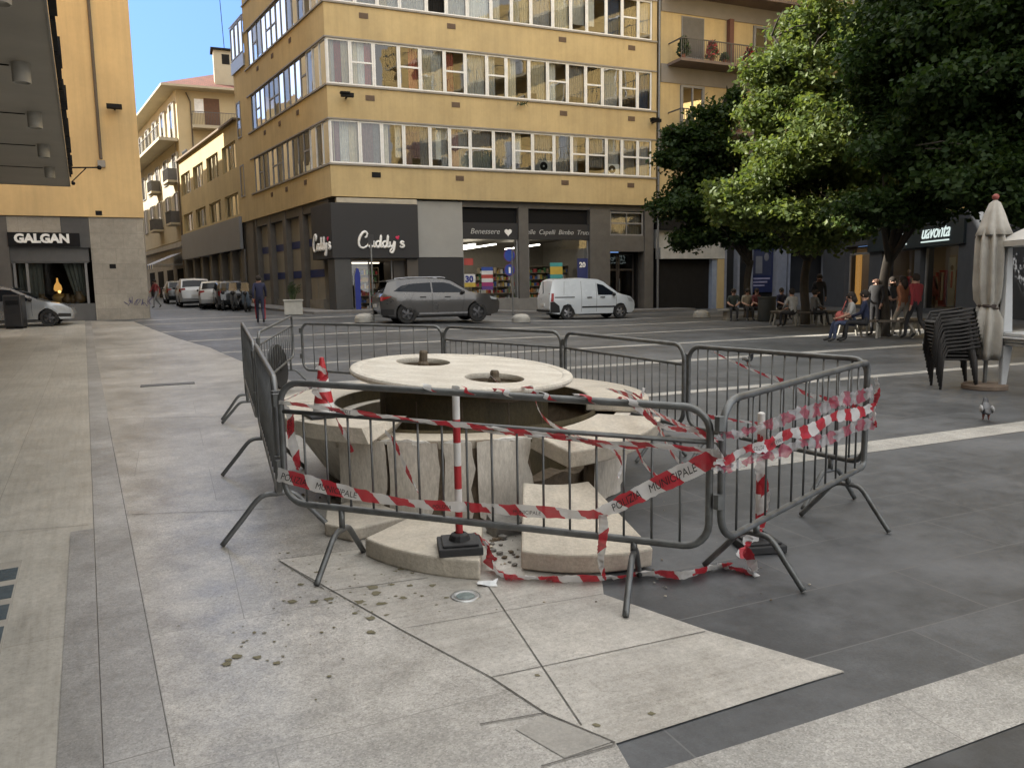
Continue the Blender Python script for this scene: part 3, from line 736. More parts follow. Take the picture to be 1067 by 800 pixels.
# script lettering drawn as strokes
def sh(P, dx): return [(x + dx, y) for x, y in P]
dP = [(3.9, .75), (3.6, .98), (3.2, .75), (3.15, .3), (3.45, 0), (3.8, .3), (4.1, 1.95), (3.95, .3), (4.1, 0), (4.4, .25)]
STR = [[(1.3, 1.6), (1.6, 1.75), (1.75, 2.15), (1.4, 2.55), (.9, 2.3), (.45, 1.6), (.25, .8), (.4, .1), (.9, -.15), (1.5, .1), (1.95, .6)],
       [(2.7, .75), (2.4, .98), (2.0, .75), (1.95, .3), (2.25, 0), (2.6, .3), (2.75, .95), (2.72, .25), (2.95, 0), (3.2, .25)], dP, sh(dP, 1.2),
       [(5.6, .95), (5.6, .4), (5.85, .05), (6.2, .4), (6.42, .95), (6.25, -.3), (5.95, -.9), (5.6, -.75), (5.75, -.35), (6.5, .25)],
       [(8.05, .8), (7.75, .98), (7.5, .8), (7.65, .55), (8.0, .35), (7.95, .05), (7.55, 0), (7.3, .2)]]
def script_sign(Fm, xc, zc, hgt, parent, y, sg_=1):
    k = hgt / 3.45
    mb = MB(Fm)
    for S in STR:
        P = catmull([(xc + sg_ * (x - 4.1) * k, y, zc + (z - .85) * k) for x, z in S], 6)
        n_ = len(P); rr = [.2 * k * (1.15 - .45 * abs(2 * i / n_ - .9)) for i in range(n_)]
        mb.tube(P, rr, 8)
    mb.build('lettering', M_signw, parent, smooth=True)
    mb = MB(Fm)
    for (dx, dz, r_) in ((0, 0, .2), (.16, .2, .15), (-.2, .12, .14)): mb.sphere((xc + sg_ * (6.95 - 4.1 + dx) * k, y, zc + (1.55 - .85 + dz) * k), r_ * k * 1.2, 10, 6, sq=(1, .3, 1.2))
    mb.build('petal_mark', M_pink, parent, smooth=True)
script_sign(FR, s_px(C0, DR, 396.5, 250), z_px(C0, DR, 2.2, 252.5, 396), .95, sb, .15)
script_sign(FL, s_px(C0, DL, 338.2, 250), z_px(C0, DL, 1.2, 255, 338), 1.0, sb, .15, -1)
# entrance below the sign box
mb = MB(); mb.prism(boxpoly(0.0, .7, .9, .75), g0, 2.98); mb.build('pillar', pm('dark_pillar', (.05, .05, .05), .5), t)
mb = MB(FR); mb.box(SE[1] - .55, SE[1] - .01, -.7, -.1, g0, 2.98); mb.box(SE[1] - 1.1, SE[1] - .55, -2.6, -.6, g0, 2.98); mb.build('door_pier', pm('pier_brown', (.075, .065, .055), .6), t)
mb = MB(FR); mb.box(.75, SE[1] - 1.1, -5, -4.9, g0, 3, 0); mb.box(.75, SE[1] - .5, -5, -.4, 2.9, 2.99, 0); mb.box(.6, .7, -5, -.7, g0, 3, 0); mb.build('entrance_hall', pm('hall_tan', (.3, .24, .17), .8), t)
mb = MB(FR); mb.box(1.0, SE[1] - 1.3, -3.0, -2.7, 2.84, 2.89); mb.build('tube_lamp', emat('hall_tube', (1, .85, .65), .8), t)
goods_shelf(t, FR, 1.7, SE[1] - 1.2, -3.4, g0 + .3, 6)
mb = MB(FR)
for x in (.85, 1.7, SE[1] - 1.2): mb.box(x, x + .06, -.75, -.68, g0, 2.9)
dr = mb.build('door', M_frame_g, t)
mb = MB(FR); mb.quad((.91, -.72, g0), (1.7, -.72, g0), (1.7, -.72, 2.9), (.91, -.72, 2.9)); mb.build('pane', M_glass_shop, dr)
# banner at the entrance
bn = thing('banner', 'narrow blue feather banner standing by the corner shop entrance', 'banner', (*c2(c0 + DR * .95 + NR * .15), BZ))
mb = MB(FR); 
pts = [(.86, .62), (1.1, .62), (1.12, 2.2), (1.06, 2.5), (.95, 2.55), (.86, 2.2)]
mb.add([(x, .2, z) for x, z in pts] + [(x, .18, z) for x, z in pts], [tuple(range(6)), tuple(range(11, 5, -1))] + [(i, (i + 1) % 6, 6 + (i + 1) % 6, 6 + i) for i in range(6)]); mb.build('cloth', pm('banner_blue', (.015, .03, .22), .7), bn)
mb = MB(FR); mb.tube([(.84, .19, BZ), (.84, .19, 2.3), (.95, .19, 2.58)], .015, 6); mb.box(.6, 1.1, .02, .36, BZ - .02, BZ + .04); mb.build('pole', M_steel, bn)
# left facade ground floor: piers, beige panels, blue bands
M_beige = pm('beige_shop_panel', (.25, .235, .20), .7, .12, 1.5); M_blueb = pm('blue_band', (.02, .035, .14), .55)
mb = MB(FL); edges = [s_px(C0, DL, p, 270) for p in (329, 313.5, 296, 280, 265, 255)]
PW = .55
for e in edges[1:]: mb.box(e - .2, e + PW - .2, -.9, -.12, g0, 5.8)
mb.box(.9, LL, -.9, -.16, 5.35, 5.79); mb.box(LL, WL2, -.9, -.12, g0, 5.79)
mb.build('pier', M_pill, t)
for a, b in zip(edges, edges[1:]):
    mb = MB(FL); x0, x1 = a + PW - .2, b - .2
    if a == edges[0]: x0 = a + .0
    mb.box(x0, x1, -.8, -.42, g0 + .9, 5.35, 0)
    for z in (2.2, 3.75): mb.box(x0 + .02, x1 - .02, -.42, -.40, z, z + .38, 1)
    mb.box((x0 + x1) / 2 - .02, (x0 + x1) / 2 + .02, -.42, -.405, g0 + .95, 2.2, 2)
    mb.build('shop_panel', [M_beige, M_blueb, M_frame_g], t)
    mb = MB(FL); mb.box(x0, x1, -.8, -.3, g0, g0 + .9); mb.build('plinth', pm('pale_plinth', (.24, .23, .21), .7, .2, 2), t)
# flood lamps
for Fm, x, z, rz in ((FR, s_px(C0, DR, 360, 100), 10.15, 0.), (FR, s_px(C0, DR, 679, 130), 10.1, .5)):
    mb = MB(Fm @ Matrix.Translation((x, 0, z))); mb.box(-.03, .03, 0, .35, -.03, .03); mb.box(-.28, .28, .3, .52, -.02, .14); mb.box(-.32, .1, .3, .6, .1, .17)
    mb.build('flood_lamp', M_black, t)
mb = MB(FR @ Matrix.Translation((s_px(C0, DR, 542, 100), .02, 10.45)))
for k in range(14):
    a_ = random.uniform(-.25, .25); b_ = random.uniform(0, .25); mb.add([(0, 0, 0), (a_ - .04, b_, .1), (a_ * 1.5, b_ * 1.2, random.uniform(-.15, .2)), (a_ + .04, b_, .08)], [(0, 1, 2, 3)])
mb.build('weed', pm('weed_green', (.03, .05, .015), .7), t)
# drain pipe at the right end
mb = MB(FR); mb.tube([(LR + .12, .06, g0), (LR + .12, .06, 22)], .06, 8); mb.build('drainpipe', M_steel, t)

# kerbed footway round the block
mb = MB()
fw = []
off = 1.5
A_ = [c0 + DL * 22 + NL * off, c0 + k_ * off, c0 + DR * 19 + NR * off]
B_ = [c0 + DL * 22, c0 + k_ * .0, c0 + DR * 19]
def strip(a0, a1, b0, b1, dz, k=12):
    for i in range(k):
        q = [a0.lerp(a1, i / k), a0.lerp(a1, (i + 1) / k), b0.lerp(b1, (i + 1) / k), b0.lerp(b1, i / k)]
        mb.add([(p.x, p.y, gz(p.x, p.y) + dz) for p in q], [(0, 1, 2, 3)])
        mb.add([(q[0].x, q[0].y, gz(q[0].x, q[0].y) + dz), (q[1].x, q[1].y, gz(q[1].x, q[1].y) + dz), (q[1].x, q[1].y, gz(q[1].x, q[1].y) - .1), (q[0].x, q[0].y, gz(q[0].x, q[0].y) - .1)], [(0, 1, 2, 3)])
strip(A_[1], A_[0], B_[1], B_[0], .11); strip(A_[1], A_[2], B_[1] - NR * 1, B_[2] - NR * 1, .11)
struct(mb.build('footway', pm('footway_stone', (.16, .155, .15), .75, .2, 2, .2)))
# ===== building on the left with the dark canopy
cz = 0
CA = Vector((0, 0)); 
qf = D(73, 194, 25.6); qn = D(57, 0, 9.0)
CZ = qf.z
e0 = Vector((qf.x, qf.y)); CU_ = UX
Fc = frame(e0 , (-CU_.x, -CU_.y), 0)      # local x back towards the viewer, y out over the square
FcN = Fc.to_3x3() @ Vector((0, 1, 0))
if FcN.dot(Vector((1, .5, 0))) < 0: Fc = frame(e0, (-CU_.x, -CU_.y), 0, flip=True)
t = thing('canopied_building', 'tall ochre building at the left edge with a dark flat canopy over its pavement', 'building', (*uv(20, -3.0), 0))
WALLD = -2.6
mb = MB(Fc); mb.box(-.5, 15, -26, WALLD, 5.6, 33); mb.box(15, 46, -26, WALLD, 5.6, 13); mb.build('upper_wall', M_gal, t)  # unseen upper height shaped to keep the right-hand trees in shade
mb = MB(Fc); mb.box(-.3, 46, -26, WALLD - .9, -.3, 5.59); mb.build('shop_front', pm('shopfront_dark', (.055, .052, .05), .6, .2, 1), t)
mb = MB(Fc)
for x in (-.5, 7, 14, 21, 28, 35, 42): mb.box(x, x + .8, WALLD - .8, WALLD + .02, -.2, 5.58)
mb.build('pillar', M_pill, t)
M_can = pm('canopy_soffit', (.44, .41, .355), .8, .12, .8, .05)
mb = MB(Fc); mb.box(-.02, 46, WALLD + .03, -.02, CZ, CZ + .35)
cn = mb.build('canopy', M_can, t)
mb = MB(Fc); mb.box(-.03, 46, -.018, .012, CZ - .02, CZ + .12); mb.box(-.05, -.02, WALLD, -.02, CZ - .02, CZ + .36); mb.build('fascia', pm('fascia_metal', (.28, .26, .22), .5, .2, 5), cn)
mb = MB(Fc)
x = .8
while x < 24:
    w_ = random.uniform(.5, .9); mb.box(x, x + w_, .014, .014 + random.uniform(.05, .12), CZ + random.uniform(.13, .18), CZ + .34 + random.uniform(0, .12)); x += w_ + random.uniform(.02, .1); mb.build('letter_back', M_black, cn); mb = MB(Fc)
mb = MB(Fc)
LX = [4.1 + 3.66 * k for k in range(9)]
for x in LX:
    mb = MB(Fc); mb.box(x - .2, x - .16, WALLD + .05, -.6, CZ - .014, CZ - .002); mb.build('conduit', M_dark, cn)
M_lampw = pm('lamp_can', (.5, .48, .43), .55, .1, 8)
for x in LX:
    mb = MB(Fc @ Matrix.Translation((x, -.44, CZ - .29)))
    mb.lathe([(.0001, .04), (.10, .04), (.11, 0), (.125, 0), (.125, .29)], 20); sp = mb.build('spot_lamp', M_lampw, cn, smooth=40)
mb = MB(Fc); mb.tube([(.6, .05, CZ + .5), (.6, .85, CZ + .55)], .025, 6); mb.tube([(.6, .05, CZ + .05), (.6, .5, CZ + .52)], .018, 6); mb.sphere((.6, .87, CZ + .55), .07, 8, 6); mb.sphere((.6, .1, CZ + .02), .06, 8, 6)
mb.build('lamp_arm', M_black, t)

# ===== ochre block with stone foot and the draper's window
A0 = D(158, 331, 33.0); a0 = Vector((A0.x, A0.y))
b0 = D(8, 226, 31.0); b0 = Vector((b0.x, b0.y))
DG = (a0 - b0).normalized(); NG = Vector((DG.y, -DG.x))
Fg = frame(b0, DG); LG = (a0 - b0).length
t = thing('stone_footed_building', 'orange ochre building with a travertine ground floor and a curtained shop window', 'building', (a0.x, a0.y, .3))
gzb = .2; zb_ = 4.68
uS = DL   # side wall follows the street
mb = MB()
far_ = a0 + uS * 24
poly = [c2(b0 - DG * 26), c2(a0), c2(far_), c2(far_ - DG * 40)]
mb.prism(poly, zb_, 24.6); d1_ = uS * 4.5
mb.prism([c2(b0 - DG * 26 + d1_), c2(a0 + d1_), c2(far_), c2(far_ - DG * 40)], 24.6, 29.3); mb.prism([c2(far_ + uS * .01), c2(a0 + uS * 62), c2(a0 + uS * 62 - DG * 14), c2(far_ - DG * 14 + uS * .01)], .3, 16.8); mb.build('upper_wall', M_gal, t)  # unseen heights and rear wing shaped to shade the trees and street
M_trv = slabs('travertine_wall', (.34, .315, .27), 0, .85, .62, (.16, .15, .13), .008, .22, .6, pits=.4, tone=.07, bump=.1, wall=(DG.x, DG.y))
inset = .1
sg = lambda px: s_px(b0, DG, px, 260)
x_w0, x_w1 = sg(9), sg(86)
mb = MB(Fg); mb.box(x_w1 + .3, LG - .06, -2, -.06, gzb, zb_ - .02)
W_ = mb.build('stone_wall', M_trv, t)
mb = MB(); a1 = a0 - NG * .2
side = [c2(a0 - DG * .3 + uS * .3), c2(a0 + uS * .3 - DG * .05), c2(far_ - DG * .05), c2(far_ - DG * .5)]
mb.prism(side, gzb, zb_ - .02); mb.build('side_wall', M_stone, t)
mb = MB(Fg); mb.box(sg(0) - 6, x_w0, -2, -.05, gzb, zb_ - .02); mb.box(x_w0, sg(65), -1.2, -.12, zz + .42, zb_ - .02) if 0 else None
mb.build('pillar', M_pill, t)
gy_ = lambda py, px: z_px(b0, DG, sg(px), py, px)
mb = MB(Fg); mb.box(x_w0, sg(65), -1.2, -.1, gy_(242, 40), zb_ - .02); mb.build('pale_panel', M_trv, t)
mb = MB(Fg); mb.box(sg(65) + .01, x_w1 + .29, -1.2, -.07, gy_(258, 75), zb_ - .03); mb.build('dark_panel', pm('dark_shop_panel', (.07, .07, .07), .6), t)
mb = MB(Fg); mb.box(x_w0, sg(84), -.3, .02, gy_(256.5, 40), gy_(242.5, 40)); sb = mb.build('sign_box', M_black, t)
vs, fs = text_mesh('GALGAN', .47, .04, 0, .024, 1.0)
mb = MB(Fg @ Matrix.Translation((sg(45), .045, gy_(249, 45))) @ Matrix.Rotation(R(90), 4, 'X')); mb.add(vs, fs); mb.build('lettering', M_signw, sb)
zw0, zw1 = gy_(317, 50), gy_(274, 50)
mb = MB(Fg); mb.box(x_w0, x_w1 + .2, -1.0, -.2, zw1 + .05, gy_(256.5, 40)); mb.box(x_w0, x_w1 + .29, -1.0, -.1, gzb, zw0); mb.build('shop_panel', pm('shop_grey', (.10, .10, .10), .6), t)
mb = MB(Fg)
for x in (x_w0 + .05, sg(24), x_w1): mb.box(x, x + .09, -.35, -.25, zw0, zw1)
mb.box(x_w0, x_w1 + .15, -.34, -.26, zw1, zw1 + .08)
w = mb.build('shop_window', M_frame_g, t)
mb = MB(Fg); mb.quad((x_w0, -.3, zw0), (x_w1, -.3, zw0), (x_w1, -.3, zw1), (x_w0, -.3, zw1)); mb.build('pane', M_glass_shop, w)
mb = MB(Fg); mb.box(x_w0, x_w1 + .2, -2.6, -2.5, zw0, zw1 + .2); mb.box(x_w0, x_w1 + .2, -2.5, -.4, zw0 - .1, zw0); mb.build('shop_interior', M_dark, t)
M_dc = pm('drape_sage', (.17, .18, .155), .9, .2, 4)
mb = MB(Fg); curtain(mb, sg(14), sg(40), zw0, zw1, -.75, .05, .16); mb.build('drape', M_dc, t)
mb = MB(Fg)
n_ = 18; vs = []
for i in range(n_ + 1):
    k = i / n_; x = sg(62) + (sg(84) - sg(62)) * k
    vs += [(x, -.75 + .05 * math.sin(i * 1.6), zw1), (sg(72) + (sg(84) - sg(72)) * k, -.75 + .04 * math.sin(i * 1.6), zw0 + .3)]
mb.add(vs, [(2 * i, 2 * i + 2, 2 * i + 3, 2 * i + 1) for i in range(n_)]); mb.build('drape', M_dc, t)
M_ggl = pm('golden_shade', (.5, .3, .08), .4, .2, 8)
gl_ = thing('table_lamp', 'golden lamp glowing inside the dark draped shop window', 'lamp', (*c2(b0 + DG * sg(53) - NG * 1.2), zw0))
mb = MB(Fg @ Matrix.Translation((sg(53), -1.2, zw0))); mb.lathe([(.1, 0), (.12, .03), (.04, .08), (.06, .4), (.03, .55)], 16); mb.build('stem', M_ggl, gl_, smooth=True)
mb = MB(Fg @ Matrix.Translation((sg(53), -1.2, zw0 + .52))); mb.lathe([(.03, .55), (.045, .38), (.13, .24), (.16, .08), (.11, 0)], 16); mb.build('lamp_shade', emat('lamp_glow', (1, .5, .12), .22), gl_, smooth=True)
gl2 = thing('gold_vase', 'small gilded vase at the foot of the glowing shop lamp', 'vase', (*c2(b0 + DG * sg(55.5) - NG * .8), zw0))
mb = MB(Fg @ Matrix.Translation((sg(55.5), -.85, zw0))); mb.lathe([(.1, 0), (.26, .12), (.3, .28), (.2, .4), (.12, .42)], 16); mb.build('body', M_ggl, gl2, smooth=True)
mb = MB(Fg @ Matrix.Translation((sg(55.5), -.85, zw0 + .44))); mb.sphere((0, 0, .06), .06, 10, 6); mb.build('bulb', emat('lamp_glow2', (1, .6, .2), .8), gl2)
M_bro = pm('bronze_ware', (.16, .10, .04), .4, .4, 9)
for i, (px, r_) in enumerate(((24, .22), (31, .16), (37, .2), (64, .2), (70, .17), (77, .24))):
    mb = MB(Fg @ Matrix.Translation((sg(px), -.6, zw0)))
    mb.lathe([(.3 * r_, 0), (r_, .1), (r_ * 1.1, r_), (r_ * .4, r_ * 1.7), (r_ * .55, r_ * 2.1)], 14)
    tag(mb.build('bronze_vase', M_bro, smooth=True), 'bronze vase in the draped shop window %s' % ['under the left drape edge', 'beside the leftmost bronze vase', 'just left of the golden lamp', 'just right of the golden lamp', 'between two bronze vases right of the lamp', 'rightmost beneath the right drape'][i], 'vase', 'bronze wares in the shop window')
# pipe, flood lamps and wall holes
mb = MB(Fg); x = sg(100); mb.tube([(x + .35, .08, 16), (x + .62, .08, 6.1)], .07, 8) if 0 else mb.tube([(sg(113), .08, gy_(166, 113)), (sg(113), .08, 20)], .06, 8)
mb.build('drainpipe', pm('pipe_brown', (.10, .075, .05), .6), t)
mb = MB(Fg @ Matrix.Translation((sg(113), .0, gy_(170, 113)))); mb.box(-.14, .14, 0, .12, -.16, .1); mb.build('pipe_box', pm('box_grey', (.28, .26, .23), .6), t)
mb = MB(Fg @ Matrix.Translation((sg(131), 0, gy_(114, 131)))); mb.box(-.03, .03, 0, .3, -.04, .04); mb.box(-.28, .28, .2, .5, -.04, .12); mb.build('flood_lamp', M_black, t)
for px, py in ((106, 222), (116, 277.5)):
    mb = MB(Fg @ Matrix.Translation((sg(px), 0, gy_(py, px)))); mb.box(-.12, .12, -.05, .012 if py < 230 else -.052, -.09, .09); mb.build('vent_hole', M_black, t)
# scribbled graffiti
mb = MB(Fg)
for k in range(9):
    x0 = sg(126) + k * .12; P = [(x0 + random.uniform(-.06, .14), -.056, gy_(314, 138) + random.uniform(-.22, .22)) for j in range(4)]
    mb.tube(catmull(P, 5), .011, 4)
mb.build('graffiti', pm('graffiti_violet', (.10, .09, .16), .7), t)
# leaning-looking steel lamp post in front
pb = GG(84.5, 331); mb = MB()
tp = D(75, 226, pb.y)
pl = thing('steel_post', 'tall thin steel post in front of the draped shop window', 'post', pb)
mb.tube([pb, (pb.x, pb.y, 4.9)], .055, 10); mb.build('post', M_steel, pl, smooth=40)
mb = MB(Matrix.Translation(pb)); mb.lathe([(.12, 0), (.12, .1), (.06, .14)], 12); mb.build('base', M_steel, pl)
mb = MB(Matrix.Translation((pb.x, pb.y, 4.9))); mb.lathe([(.055, 0), (.07, .04), (.0001, .09)], 12); mb.build('cap', M_steel, pl)

# ===== low ochre building along the street
l0 = c0 + DL * WL2; l1 = c0 + DL * 34
t = thing('low_building', 'low ochre building with a grey slab facade along the side street', 'building', (l0.x, l0.y, gz(l0.x, l0.y)))
Fl = frame(c2(l0), DL, flip=True); Ll = (l1 - l0).length
rows = [(6.35, 7.75), (9.25, 10.9)]
mb = MB(Fl)
zs = [4.0, 6.35, 7.75, 9.25, 10.9, 12.0]
for a, b in ((6.2, 6.35), (7.75, 9.25), (10.9, 12.0)): mb.box(.02, Ll, -.4, 0, a, b)
nb = 4; bw = Ll / nb
for (a, b) in rows:
    for k in range(nb + 1):
        x = max(.03, k * bw - .55); x1 = min(Ll, k * bw + .55); mb.box(x, x1, -.4, 0, a, b)
mb.box(.02, Ll, -8, -.4, 11.7, 12.0)
mb.build('wall', M_yel2, t)
mb = MB(Fl); mb.box(-.1, Ll + .1, -8, .25, 12.0, 12.12); mb.build('roof', pm('roof_edge', (.16, .12, .08), .8), t)
mb = MB(Fl); mb.box(.02, Ll, .0, .18, 4.2, 6.19); mb.build('slab_facade', pm('grey_slab_facade', (.19, .195, .205), .6, .15, .6), t)
for k in range(7): mb = MB(Fl); x = .03 + k * (Ll - .6) / 6; mb.box(x, x + .55, -.5, -.02, .3, 4.19); mb.build('pier', M_pill, t)
mb = MB(Fl); mb.box(.02, Ll, -.6, -.45, .3, 4.19); mb.build('shop_panel', M_beige, t)
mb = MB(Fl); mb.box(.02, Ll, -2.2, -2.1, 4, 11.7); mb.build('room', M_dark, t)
for (a, b) in rows:
    for k in range(nb):
        x0, x1 = k * bw + .56, (k + 1) * bw - .56; w3 = (x1 - x0) / 3
        for j in range(3):
            if j: 
                pass
            window(t, Fl, x0 + j * w3 + .005, x0 + (j + 1) * w3 - .005, a, b, curt='c' if (j + k) % 3 == 0 else 'g' if (j + k) % 3 == 1 else '', frame_m=pm('cream_frame', (.42, .36, .22), .6), d=-.12)
mb = MB(Fl)
for k in range(5): 
    x = Ll - 2.2 + .4 * k; mb.tube([(x, -.3, 12.1), (x + .2, -.3, 12.7), (x + .45, -.3, 12.8)], .05, 5)
mb.box(Ll - 2.6, Ll - .4, -.8, -.3, 12.12, 12.5)
mb.build('roof_duct', M_black, t)
mb = MB(Fl); mb.tube([(Ll + .05, .1, .5), (Ll + .05, .1, 12)], .07, 6); mb.build('drainpipe', pm('pipe_brown', (.1, .075, .05)), t)

# ===== the corner house with the red tiled hip roof
h0 = D(190, 200, 66.); H0 = Vector((h0.x, h0.y)); DH = Vector((.9227, .3855))
t = thing('tiled_house', 'cream corner house with balconies and a red tiled hip roof down the side street', 'house', (H0.x, H0.y, .8))
Fh = frame(c2(H0), DH); Fs = frame(c2(H0), DL, flip=True)
WH, LH = 14.0, 22.0; ZE = z_px(c2(H0), DH, 0, 92, 184)
def tilemat():
    mt, nt, out = newmat('roof_tiles'); b = N(nt, 'ShaderNodeBsdfPrincipled'); L(nt, b.outputs[0], out.inputs[0])
    v = coords(nt, 'Object', (1, 1, 1), (0, 0, -math.atan2(DH.y, DH.x)))
    br = N(nt, 'ShaderNodeTexBrick'); L(nt, v, br.inputs[0]); br.inputs['Scale'].default_value = 1; br.inputs['Brick Width'].default_value = .3; br.inputs['Row Height'].default_value = .4; br.inputs['Mortar Size'].default_value = .03
    br.inputs['Color1'].default_value = (.17, .055, .035, 1); br.inputs['Color2'].default_value = (.12, .04, .028, 1); br.inputs['Mortar'].default_value = (.07, .03, .02, 1)
    L(nt, mix(nt, .5, br.outputs[0], ramp(nt, noise(nt, v, .8), [(.3, (.6, .6, .6)), (.7, (1.2, 1.1, 1))]), 'MULTIPLY'), b.inputs['Base Color']); b.inputs['Roughness'].default_value = .85
    return mt
M_tile = tilemat()
M_cream = pm('cream_stucco', (.50, .41, .25), .9, .12, .4, .1)
M_cream2 = pm('cream_trim', (.40, .35, .25), .8, .12, 1)
p = [c2(H0), c2(H0 + DH * WH), c2(H0 + DH * WH + DL * LH), c2(H0 + DL * LH)]
mb = MB(); mb.prism([p[0], p[1], p[2], p[3]], .3, ZE); mb.build('wall', M_cream, t)
mb = MB(); e = 1.3; E_ = [H0 - DH * e - DL * e, H0 + DH * (WH + e) - DL * e, H0 + DH * (WH + e) + DL * (LH + e), H0 - DH * e + DL * (LH + e)]
i_ = [c0_ for c0_ in (H0 + DH * 6 + DL * 6.5, H0 + DH * 6.2 + DL * (LH - 6))]
zr = ZE + 3.3
vs = [(q.x, q.y, ZE + .05) for q in E_] + [(q.x, q.y, zr) for q in i_] + [(q.x, q.y, ZE - .12) for q in E_]
mb.add(vs, [(0, 1, 4), (1, 2, 5, 4), (2, 3, 5), (3, 0, 4, 5)], 0); mb.add(vs, [(0, 6, 7, 1), (1, 7, 8, 2), (2, 8, 9, 3), (3, 9, 6, 0), (6, 9, 8, 7)], 1)
rf = mb.build('roof', [M_tile, M_cream2], t)
cx = D(233, 80, 68); mb = MB(Matrix.Translation((cx.x, cx.y, 0)) @ Matrix.Rotation(.39, 4, 'Z'))
mb.box(-.75, .75, -.7, .7, ZE, ZE + 3.3, 0); mb.box(-.95, .95, -.9, .9, ZE + 3.3, ZE + 3.45, 1); mb.box(-.1, .5, -.72, -.68, ZE + 2.2, ZE + 3.0, 1); mb.box(.9, 2.5, -.6, .6, ZE, ZE + 2.2, 0)
mb.build('chimney', [M_cream2, M_dark], rf)
mb = MB(); mb.tube([(cx.x + .2, cx.y, ZE + 3.4), (cx.x - .0, cx.y, ZE + 9.5)], .03, 5); mb.build('aerial', M_black, rf)
hx = lambda px: s_px(c2(H0), DH, px, 150)
hz = lambda py, px: z_px(c2(H0), DH, hx(px), py, px)
M_wood = pm('brown_shutter', (.13, .06, .025), .6, .2, 6); M_iron = pm('balcony_iron', (.09, .085, .08), .6)
def shutter(root, Fm, x0, x1, z0, z1, mat, y=.02):
    mb = MB(Fm); mb.box(x0, x1, .003, y, z0, z1)
    k = z0 + .06
    while k < z1 - .08: mb.box(x0 + .05, x1 - .05, y, y + .012, k, k + .05); k += .11
    return mb.build('shutter', mat, root)
shutter(t, Fh, hx(215), hx(231), hz(133, 223), hz(103, 223), M_wood)
mb = MB(Fh); mb.box(hx(205), hx(214.5), .02, .06, hz(118, 210), hz(103.5, 210)); mb.build('open_shutter', M_signw, t)
mb = MB(Fh); zb = hz(133.5, 220); mb.box(hx(202), hx(248), 0, 1.2, zb - .25, zb); bal = mb.build('balcony', M_cream2, t)
mb = MB(Fh)
for k in range(30): x = hx(202) + .02 + k * (hx(248) - hx(202)) / 29; mb.box(x - .012, x + .012, 1.14, 1.17, zb, zb + 1.0)
mb.box(hx(202), hx(248), 1.13, 1.18, zb + 1, zb + 1.05); mb.box(hx(202), hx(202) + .04, 0, 1.15, zb + .95, zb + 1.05); mb.build('railing', M_iron, bal)
shutter(t, Fh, hx(219), hx(231), hz(160, 225), hz(147, 225), M_wood)
mb = MB(Fh); mb.tube([(hx(201), .1, 1), (hx(201), .1, ZE - 1), (hx(197), .1, ZE - .3)], .06, 6); mb.build('drainpipe', pm('pipe_brown', (.1, .075, .05)), t)
zst = hz(257, 200)
mb = MB(); mb.prism([c2(H0 - DH * .12 - DL * .12), c2(H0 + DH * WH - DL * .12), c2(H0 + DH * WH + DL * 1), c2(H0 + DL * (LH + .1) + DH), c2(H0 - DH * .12 + DL * (LH + .1))], .3, zst); mb.build('stone_base', M_stone, t)
mb = MB(); mb.prism([c2(H0 - DH * .45 - DL * .45), c2(H0 + DH * WH - DL * .45), c2(H0 + DH * WH + DL * 1), c2(H0 + DL * (LH + .1) + DH), c2(H0 - DH * .45 + DL * (LH + .1))], zst, zst + .4); mb.build('cornice', M_stone, t)
# street side of the house: pale, with tall windows, shutters and balconies
mb = MB(Fs); mb.box(1.2, LH, .003, .1, zst + .6, ZE - 4.2); mb.build('pale_facing', M_cream2, t)
mb = MB(Fs); mb.box(.2, LH, 0, 1.5, ZE - 4.2, ZE - 3.95); bal = mb.build('balcony', M_cream2, t)
mb = MB(Fs)
for k in range(60): x = .3 + k * (LH - .4) / 60; mb.box(x - .012, x + .012, 1.42, 1.45, ZE - 3.95, ZE - 2.95)
mb.box(.2, LH, 1.4, 1.46, ZE - 2.97, ZE - 2.9); mb.build('railing', M_iron, bal)
for k in range(5):
    x = 1.2 + k * 4.2
    for z0, z1, mat in ((ZE - 3.9, ZE - .9, M_frame_w), (ZE - 7.2, ZE - 5.0, M_iron), (ZE - 10.6, ZE - 8.2, M_iron), (ZE - 13.6, ZE - 11.6, M_iron)):
        if z0 < zst + .6: continue
        window(t, Fs, x, x + 1.3, z0, z1, curt='w', frame_m=mat if mat is M_frame_w else M_frame_g, d=.2)
        shutter(t, Fs, x - .62, x - .04, z0, z1, pm('pale_shutter', (.36, .34, .28), .7), .16)
        shutter(t, Fs, x + 1.34, x + 1.92, z0, z1, pm('pale_shutter', (.36, .34, .28), .7), .16)
    if k in (0, 2):
        for zb in (ZE - 7.3, ZE - 10.8):
            mb = MB(Fs); mb.box(x - .5, x + 1.9, .1, .95, zb - .18, zb); bb = mb.build('balcony', M_cream2, t)
            mb = MB(Fs)
            for q in range(14): xx = x - .47 + q * 2.33 / 13; mb.box(xx - .012, xx + .012, .89, .92, zb, zb + .95)
            mb.box(x - .5, x + 1.9, .88, .93, zb + .95, zb + 1.0); mb.box(x - .5, x - .46, .1, .9, zb + .0, zb + .95); mb.build('railing', M_iron, bb)
for k in range(4):
    mb = MB(Fs); mb.box(.8 + 5 * k, 3.8 + 5 * k, .1, .14, .6, 3.6); mb.build('shop_opening', M_dark, t)
